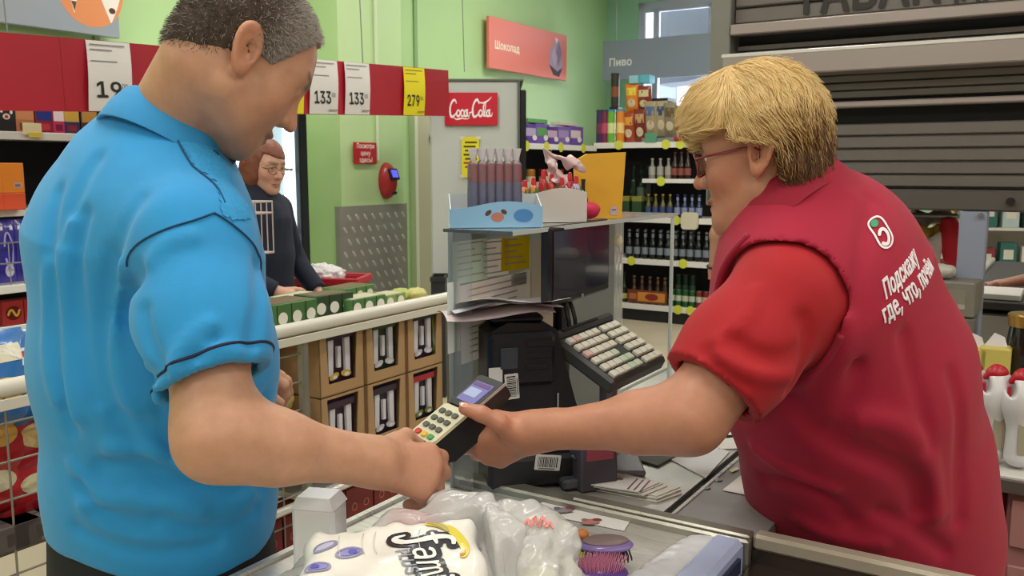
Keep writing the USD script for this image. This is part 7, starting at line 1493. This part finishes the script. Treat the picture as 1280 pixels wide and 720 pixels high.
hh_ = float(P(750, 190, 1.98)[2] - ZT); obj('envelope', extr(Polygon([(-.052, 0), (.052, -.0), (.060, hh_), (-.028, hh_ - .004), (-.056, hh_ - .02)]), .012, frame((0, 0, 0), [1, 0, 0], [0, 0, 1])), M('card_mustard', '#d9a52c', .6, var=.05, vs=12), ye); Print().add(rrect(.016, .018, .001, .034, .016), '#b9a8b0').add(rrect(.010, .003, .001, .034, .018), '#6a5a7a').put('print', ye, frame((0, -.0125, 0), [1, 0, 0], [0, 0, 1], [0, -1, 0]))
pq = P(735, 258, 1.93); pq[2] = ZT; lump('pink_sweet_bag', 'bright pink sweet bag between the grey box and the yellow envelope', 'sweet bag', pq + [0, 0, .018], (.026, .018, .018), '#d62a56', .004)
bt_ = P(729, 235, 1.96); bottle('mini_bottle', 'small dark bottle between the grey box and the envelope', np.array([bt_[0], bt_[1], ZT]), .085, .011, '#2a1a18', '#3a2a28', (.2, .5), '#4a2a2c', None, 'bottle')
hk_ = onpanel(773, 302); hk_ = P(773, 301, 2.02); hs = thing('bulb_tag', 'small cream tag hung on the post of the acrylic shelf', 'tag', hk_, 0); obj('tag', ball_ := trimesh.creation.icosphere(2, 1.0).apply_scale((.010, .006, .016)), M('tag_cream', '#d9d0b0', .5), hs, True)
qd = P(862, 275, 6.3); dt = thing('hanging_tag', 'yellow and white card hanging over the shelf edge by the far customer', 'card', atb(863, 2, -.03) - np.array([0, 0, .02]), RZ); obj('card', bx(.16, .006, .16, (0, 0, 0), .02), M('tag_card', '#d8d0b8', .5), dt); Print().add(sbox(-.07, -.07, .07, -.01), '#d8b02c').add(blob(.01, -.005, .05, .018, 10), '#c03a2c').put('print', dt, frame((0, -.004, 0), [1, 0, 0], [0, 0, 1], [0, -1, 0]))
# ---------------------------------------------------------------- tobacco cabinet with roller shutters
sK = 3.08; pK = W(sK, 0)
def kz(x, y): return float(PT(x, y, pK, E1)[2])
def kt(x): return float(PT(x, 200, pK, E1) @ E2)
kb_ = thing('tobacco_cabinet', 'grey steel tobacco cabinet with closed roller shutters above the cashier', 'cabinet', (0, 0, 0), RZ)
kL, kR = kt(886), 1.35; GREYM = M('cabinet_grey', '#85847e', .45, .25, var=.04, vs=5); SLAT = M('slat_grey', '#77716d', .42, .35, var=.06, vs=6); RAILM = M('rail_pinkgrey', '#a89c98', .35, .4)
zb0, zb1 = kz(1180, 263), kz(1180, 237)
kpl = kt(910); zt3 = 3.2
obj('left_post', bx(kpl - kL, .08, zt3 - zb0, ((kL + kpl) / 2, sK + .02, (zt3 + zb0) / 2), .004), GREYM, kb_); obj('right_post', bx(.08, .08, zt3 - zb0, (kR, sK + .02, (zt3 + zb0) / 2), .004), GREYM, kb_)
obj('body', [bx(kR - kL, .02, zt3 - zb0, ((kL + kR) / 2, sK + .42, (zt3 + zb0) / 2)), bx(.02, .40, zt3 - zb0, (kL + .01, sK + .24, (zt3 + zb0) / 2)), bx(.02, .40, zt3 - zb0, (kR, sK + .24, (zt3 + zb0) / 2)), bx(kR - kL, .42, .02, ((kL + kR) / 2, sK + .22, zt3))], GREYM, kb_)
obj('bottom_rail', bx(kR - kL, .40, zb1 - zb0, ((kL + kR) / 2, sK + .18, (zb0 + zb1) / 2), .006), M('cabinet_dark', '#5d5854', .45, .3), kb_)
def shutter(z0, z1, n, rail_z, dy=0.0):
    h = (z1 - z0) / n
    for k in range(n):
        zc = z0 + h * (k + .5); pr = Polygon([(0, -h * .47), (.006, -h * .44), (.010, -h * .36), (.011, h * .36), (.006, h * .44), (0, h * .47), (-.006, h * .47), (-.006, -h * .47)])
        m = extr(pr, kR - kpl - .01); m.apply_transform(np.array([[0, 0, 1, kpl + .005], [-1, 0, 0, sK + .03 + dy], [0, 1, 0, zc], [0, 0, 0, 1.0]])); obj('slat', m, SLAT, kb_)
def brail(x, y0, y1, dep, m=RAILM, dy=0):
    za_, zb_ = kz(x, y1), kz(x, y0); obj('shutter_rail', bx(kR - kpl - .005, dep, zb_ - za_, ((kR + kpl) / 2, sK + dy, (za_ + zb_) / 2), .004), m, kb_)
zl0, zl1 = zb1, kz(1180, 143)
shutter(zl0 + .005, zl1 - .02, 5, 0); obj('dark_gap', bx(kR - kpl, .02, kz(1180, 123) - zl1 + .04, ((kR + kpl) / 2, sK + .06, (kz(1180, 123) + zl1) / 2)), M('gap_black'), kb_)
brail(1180, 123, 131, .05); 
zm0 = kz(1180, 122); zm1 = kz(1180, 86); shutter(zm0 + .01, zm1, 3, 0, .01)
brail(1180, 58, 86, .12, RAILM, -.04); obj('painted_rail_highlight', bx(kR - kpl, .010, .012, ((kR + kpl) / 2, sK - .098, kz(1180, 57)), .002), M('highlight_pale', '#e9e6e4', .2, .3), kb_)  # thin pale bar paints the highlight along the rail's upper edge
zu0 = kz(1180, 50); shutter(kz(1180, 57) + .01, kz(1180, 36), 2, 0, .03); obj('dark_gap', bx(kR - kpl, .02, .10, ((kR + kpl) / 2, sK + .09, kz(1180, 36) + .02)), M('gap_black'), kb_)
brail(1180, 10, 25, .06); z9 = kz(1180, 10); shutter(z9 + .005, z9 + .55, 10, 0)
lo_ = PT(990, 18, pK - E1 * .02, E1); hi_ = PT(1210, -6, pK - E1 * .02, E1)
tx_ = Print().text('ТАБАК', .12, '#2a2724', 0, 0, True, float((PT(1172, 5, pK, E1) - PT(988, 18, pK, E1)) @ E2)); q = PT(988, 17.5, pK, E1)
lt_ = thing('tobacco_lettering', 'dark lettering on the top shutter of the tobacco cabinet', 'lettering', (q[0] - E1[0] * 0, q[1], q[2]) + E1 * .012, RZ)
tx_.put('lettering', lt_, frame((0, 0, 0), [1, 0, 0], [0, 0, 1], [0, -1, 0]))
q2 = PT(1213, -2, pK, E1) + E1 * .012; lk = thing('shutter_emblem', 'round dark emblem beside the tobacco lettering', 'emblem', q2, RZ); Print().add(Point(0, 0).buffer(.045).difference(Point(0, 0).buffer(.034)), '#2a2724').add(stroke([(-.02, .0), (0, .02), (.02, -.01), (0, -.022)], .010), '#2a2724').put('mark', lk, frame((0, 0, 0), [1, 0, 0], [0, 0, 1], [0, -1, 0]))
lc_ = kt(1268); obj('lock', [trimesh.creation.cylinder(.012, .02, sections=14).apply_transform(trimesh.transformations.translation_matrix((lc_, sK - .03, (zb0 + zb1) / 2)) @ rot(90, [1, 0, 0]))], M('terminal_black'), kb_)
# ---- grey blue post, white counter with bottles
pt_ = P(1214, 330, 2.72)
gp_ = thing('grey_post', 'square grey blue steel post holding up the tobacco cabinet', 'post', (pt_[0], pt_[1], 0), RZ); obj('shaft', [bx(.075, .075, zb0 - .73, (0, 0, (zb0 + .73) / 2), .004)], M('post_blue', '#8f97ac', .45, .1), gp_)
for z in (1.36,): obj('bolt', trimesh.creation.cylinder(.008, .012, sections=10).apply_transform(trimesh.transformations.translation_matrix((.02, -.042, z)) @ rot(90, [1, 0, 0])), M('wire_grey'), gp_); obj('bolt', trimesh.creation.cylinder(.008, .012, sections=10).apply_transform(trimesh.transformations.translation_matrix((-.04, 0, z)) @ rot(90, [0, 1, 0])), M('wire_grey'), gp_)
obj('foot_plate', bx(.12, .12, .012, (0, 0, .737)), M('plate_green', '#7f958c', .4, .3), gp_)
wt_s = 2.44; wt = thing('back_counter', 'white topped back counter with dark edge behind the cashier', 'counter', (0, 0, 0), RZ)
obj('top', bx(2.0, .62, .022, (.62, wt_s + .31, .741), .003), M('counter_white', '#d6d4ce', .4), wt); obj('edge', bx(2.0, .012, .034, (.62, wt_s - .004, .727), .002), M('edge_brown', '#5b504c', .5), wt)
tr_ = float(PT(1250, 660, W(wt_s, 0), E1) @ E2); tp_ = float(PT(1256, 660, W(wt_s, 0), E1) @ E2)
obj('red_panel', bx(.6, .02, .70, (tr_ - .28, wt_s + .05, .36)), M('panel_darkred', '#7a1230', .5), wt)
obj('drawer_block', bx(.42, .5, .70, (tp_ + .21, wt_s + .27, .36), .003), M('panel_pink', '#a5706c', .55), wt)
for z in (.18, .42, .63): obj('drawer', bx(.40, .012, .20 if z < .6 else .12, (tp_ + .21, wt_s + .015, z), .002), M('drawer_pink', '#b17c77', .55), wt)
for z in (.20, .44): obj('pull', bx(.06, .014, .012, (tp_ + .10, wt_s + .004, z + .05), .003), M('pull_brown', '#7a4a48', .5), wt)
obj('leg', [bx(.04, .04, .72, (-.34, wt_s + .55, .36)), bx(.04, .04, .72, (1.58, wt_s + .55, .36))], M('edge_brown'), wt)
wb0 = None
for k, (px, back, lab) in enumerate(((1272, .07, 'white bottle with a red cap at the right edge of the picture'), (1239, .09, 'white bottle with a red cap between the cashier\'s back and the edge bottle'), (1207, .11, 'white bottle with a red cap mostly hidden behind the cashier\'s back'))):
    q = PT(px, 580, W(wt_s + back, 0), E1); q[2] = .753
    if wb0 is None:
        wb0 = o = thing('white_bottle', lab, 'bottle', q, RZ + 18, 'white bottles with red caps')
        def wbt(p):
            d = loft(p, [(0, 0, .03), (0, 0, .16), (0, 0, .19), (.004, 0, .22)], [1, 0, 0], [.034, .030, .026, .022], [.026, .024, .022, .018]); d = smax(d, .0 - p[:, 2] + .001, .006)
            h = ell(p, (-.030, 0, .205), (.010, .05, .022)); return smax(d, -h, .006)
        obj('body', sdf_mesh(wbt, [-.06, -.05, -.01], [.06, .05, .27], .0042), M('bottle_white', '#dcdadb', .35, coat=.2), o, True)
        def capm(p): return smin(smax(ell(p, (0, 0, .232), (.026, .022, .022)), .222 - p[:, 2], .004), cone(p, (-.004, 0, .245), (-.028, 0, .222), .010, .007), .01)
        obj('cap', sdf_mesh(capm, [-.06, -.05, .19], [.06, .05, .28], .004), M('bottle_cap_red', '#b5182c', .35), o, True)
        obj('trigger', bx(.008, .012, .028, (-.031, 0, .196), .003), M('bottle_cap_red'), o)
        obj('label_print', Print().add(rrect(.030, .085, .006), '#d2cfc8').add(rrect(.022, .050, .006, .004, -.01), '#6a5f45').mesh(frame((.004, -.0272, .085), [1, 0, 0], [0, 0, 1], [0, -1, 0])), M('label_olive', '#a79f86', .5), o)
    else: dup(wb0, q, RZ + 18 + 6 * k, lab)
dj = thing('dark_jar', 'big dark jar with a gold lid at the right edge', 'jar', P(1283, 440, 2.42) * [1, 1, 0] + [0, 0, .753]); jz = float(P(1270, 392, 2.42)[2]) - .753
obj('glass', lathe([(0, 0), (.055, 0), (.06, .01), (.058, jz * .6), (.048, jz * .85), (.045, jz - .03), (0, jz - .03)], 20), M('jar_dark', '#1c1512', .15, coat=.6), dj, 40); obj('lid', lathe([(0, jz - .035), (.050, jz - .035), (.052, jz - .004), (.047, jz), (0, jz)], 20), M('jar_gold', '#b58a48', .3, .7), dj, 30)
for k, (px, c1, c2, lab) in enumerate(((1214, '#c9b95a', '#3f6f9a', 'yellow topped pack with a blue front behind the white bottles'), (1242, '#c4b45e', '#4a7f8a', 'yellow topped pack with a blue green front right of the other pack'))):
    q = PT(px, 470, W(wt_s + .30, 0), E1); q[2] = .753; hp_ = float(PT(px, 432, W(wt_s + .30, 0), E1)[2]) - .753
    def art_wipe(p, w, h, c2=c2): p.add(sbox(-w * .5, -h * .35, w * .5, h * .12), c2).add(blob(w * .2, -h * .2, w * .16, h * .12), '#5a8a4a').add(blob(-w * .2, -h * .05, w * .14, h * .08), '#8fb0c8')
    o = thing('wet_wipes_pack', lab, 'pack', q, RZ - 90); obj('box', bx(.06, .078, hp_, (0, 0, hp_ / 2), .006), M('card_' + c1[1:], c1, .4), o); p_ = Print(); art_wipe(p_, .076, hp_); p_.put('print', o, frame((.030, 0, hp_ / 2), [0, 1, 0], [0, 0, 1], [1, 0, 0]), GLOSSPRINT)
    f = extr(Polygon([(-.03, 0), (.03, 0), (.02, .03), (-.005, .04)]), .006, frame((.0, 0, hp_ - .004), [0, 1, 0], [0, 0, 1], [1, 0, 0])); obj('flap', f, M('film_white', '#e3dfe2', .4), o)
# stacked grey cartons, hung garments and bags seen under the cabinet
for k in range(4):
    q = PT(1184, 420, W(wt_s + .52, 0), E1); z = .753 + .105 * k; o = thing('grey_carton', 'grey brown carton, %s of the stack behind the cashier\'s back' % ('lowest', 'second from below', 'second from the top', 'topmost')[k], 'carton', (q[0] + .004 * (k % 2), q[1], z), RZ + (k % 3) * 3 - 3)
    obj('box', bx(.15, .16, .102, (0, 0, .051), .004), M('carton_greybrown' + str(k % 2), ('#6e6860', '#7a746a')[k % 2], .7, var=.08, vs=15), o); p_ = Print().add(sbox(-.05, -.025, .05, .03), '#837c70').add(sbox(-.02, -.02, .0, .01), '#4f4a44').add(rrect(.02, .015, .003, .04, -.02), '#a8a094'); p_.put('print', o, frame((0, -.0805, .051), [1, 0, 0], [0, 0, 1], [0, -1, 0]))
q = PT(1174, 345, W(wt_s + .50, 0), E1); lump('crumpled_bag', 'crumpled translucent bag on top of the grey carton stack', 'plastic bag', (q[0], q[1], .753 + .105 * 4 + .022), (.05, .04, .022), '#b9b5ab', .008)
def hang(name, label, cat_, x0, y0, x1, y1, Y, colr, seed):
    a, b = P(x0, y0, Y), P(x1, y1, Y); c = (a + b) / 2; hw, hh = (b[0] - a[0]) / 2, (a[2] - b[2]) / 2
    o = thing(name, label, cat_, c); f = lambda p: ell(p, (0, 0, 0), (hw * 1.02, .035, hh * 1.05)) * .7 - .010 * np.sin(p[:, 0] * 60 + 4 * p[:, 2] * 6 + seed) - .010 * (meshkit.fbm(p * 16, 2, seed) - .5)
    g = lambda p: np.maximum(f(p), np.maximum(np.abs(p[:, 0]) - hw, np.abs(p[:, 2]) - hh)); obj('cloth', sdf_mesh(g, [-hw - .03, -.08, -hh - .03], [hw + .03, .08, hh + .03], .008), M('cloth_' + colr[1:], colr, .7), o, True); return o
RQ = 3.0
for (a, b) in ((1120, 1210),): 
    ra, rb_ = P(1105, 268, 3.05), P(1205, 270, 3.0); solo('hanging_rail', tube([ra, rb_], .008, 8), M('wire_grey'), 'grey rail with hanging goods under the tobacco cabinet', 'rail')
hang('red_garment', 'bright red cloth hanging next to the grey blue post', 'garment', 1174, 272, 1203, 335, 3.02, '#c4152c', 1); hang('red_cloth', 'small red cloth hanging at the cashier\'s shoulder under the cabinet', 'cloth', 1118, 263, 1142, 288, 3.0, '#d81f28', 2)
hang('yellow_bag', 'olive yellow bag hanging between the red cloths', 'bag', 1132, 280, 1178, 320, 3.06, '#c9b440', 3); hang('white_bag', 'white bag hanging below the olive yellow one', 'bag', 1156, 288, 1182, 335, 3.03, '#d8d2cc', 4); hang('grey_bag', 'crumpled grey bag under the cabinet beside the post', 'bag', 1140, 262, 1190, 284, 3.1, '#8d887c', 5)
# ---- the next checkout lane: dark belt, far rack
nl = thing('next_checkout', 'dark conveyor belt of the next checkout seen past the grey post', 'checkout counter', (0, 0, 0), RZ)
qn = P(1262, 350, 3.9); tn0, sn0 = float(qn @ E2), float(qn @ E1); zn = float(P(1262, 352, 3.7)[2])
obj('belt', bx(.6, 1.6, .03, (tn0 + .2, sn0 - .1, zn - .015), .004), M('belt_dark', '#2b2a2c', .5), nl); obj('body', bx(.62, 1.62, zn - .08, (tn0 + .2, sn0 - .1, (zn - .08) / 2 + .03)), M('panel_grey', '#8c8880', .5), nl); obj('side_rail', bx(.03, 1.64, .05, (tn0 - .12, sn0 - .1, zn - .01), .006), BRUSH, nl)
obj('paper_tray', bx(.2, .24, .02, (tn0 - .02, sn0 - .74, zn + .012), .002), M('sheet_d9d7d2'), nl)
rk = thing('far_rack', 'white rack of small goods far behind the grey post', 'rack', P(1262, 330, 5.6) * [1, 1, 0], -14); R0 = 1.78
obj('back_panel', bx(.9, .02, R0, (0, .2, R0 / 2)), M('rack_white', '#cfccc4', .5), rk)
for sx in (-.44, -.14, .16, .45): obj('upright', bx(.025, .03, R0, (sx, .18, R0 / 2)), M('rack_white'), rk)
for z in (.5, .85, 1.12, 1.36): obj('shelf', bx(.9, .22, .015, (0, .08, z)), M('rack_white'), rk)
r = random.Random(8); cols = ['#2f6a62', '#3a3a40', '#b5c4c4', '#8a2f3a', '#e2ded6', '#4a6a8a', '#c9a84a']
n_ = 0
for zi, z in enumerate((.5, .85, 1.12, 1.36)):
    for k in range(7):
        x = -.38 + .125 * k; a_ = math.radians(-14); b = P(1262, 330, 5.6); q = np.array([b[0] + x * math.cos(a_) - .06 * math.sin(a_), b[1] + x * math.sin(a_) + .06 * math.cos(a_), z + .008])
        c = r.choice(cols); lev = ('bottom', 'lower middle', 'upper middle', 'top')[zi]; pos = ('first', 'second', 'third', 'fourth', 'fifth', 'sixth', 'last')[k]
        carton('rack_pack', '%s pack, %s from the left on the %s shelf of the far rack' % ({'#2f6a62': 'teal', '#3a3a40': 'charcoal', '#b5c4c4': 'pale grey', '#8a2f3a': 'wine red', '#e2ded6': 'white', '#4a6a8a': 'steel blue', '#c9a84a': 'ochre'}[c], pos, lev), 'pack', q, -104, .095, .08, r.uniform(.12, .20), c, lambda p, w, h: p.add(sbox(-w * .3, -h * .1, w * .3, h * .25), '#d8d4c8'))
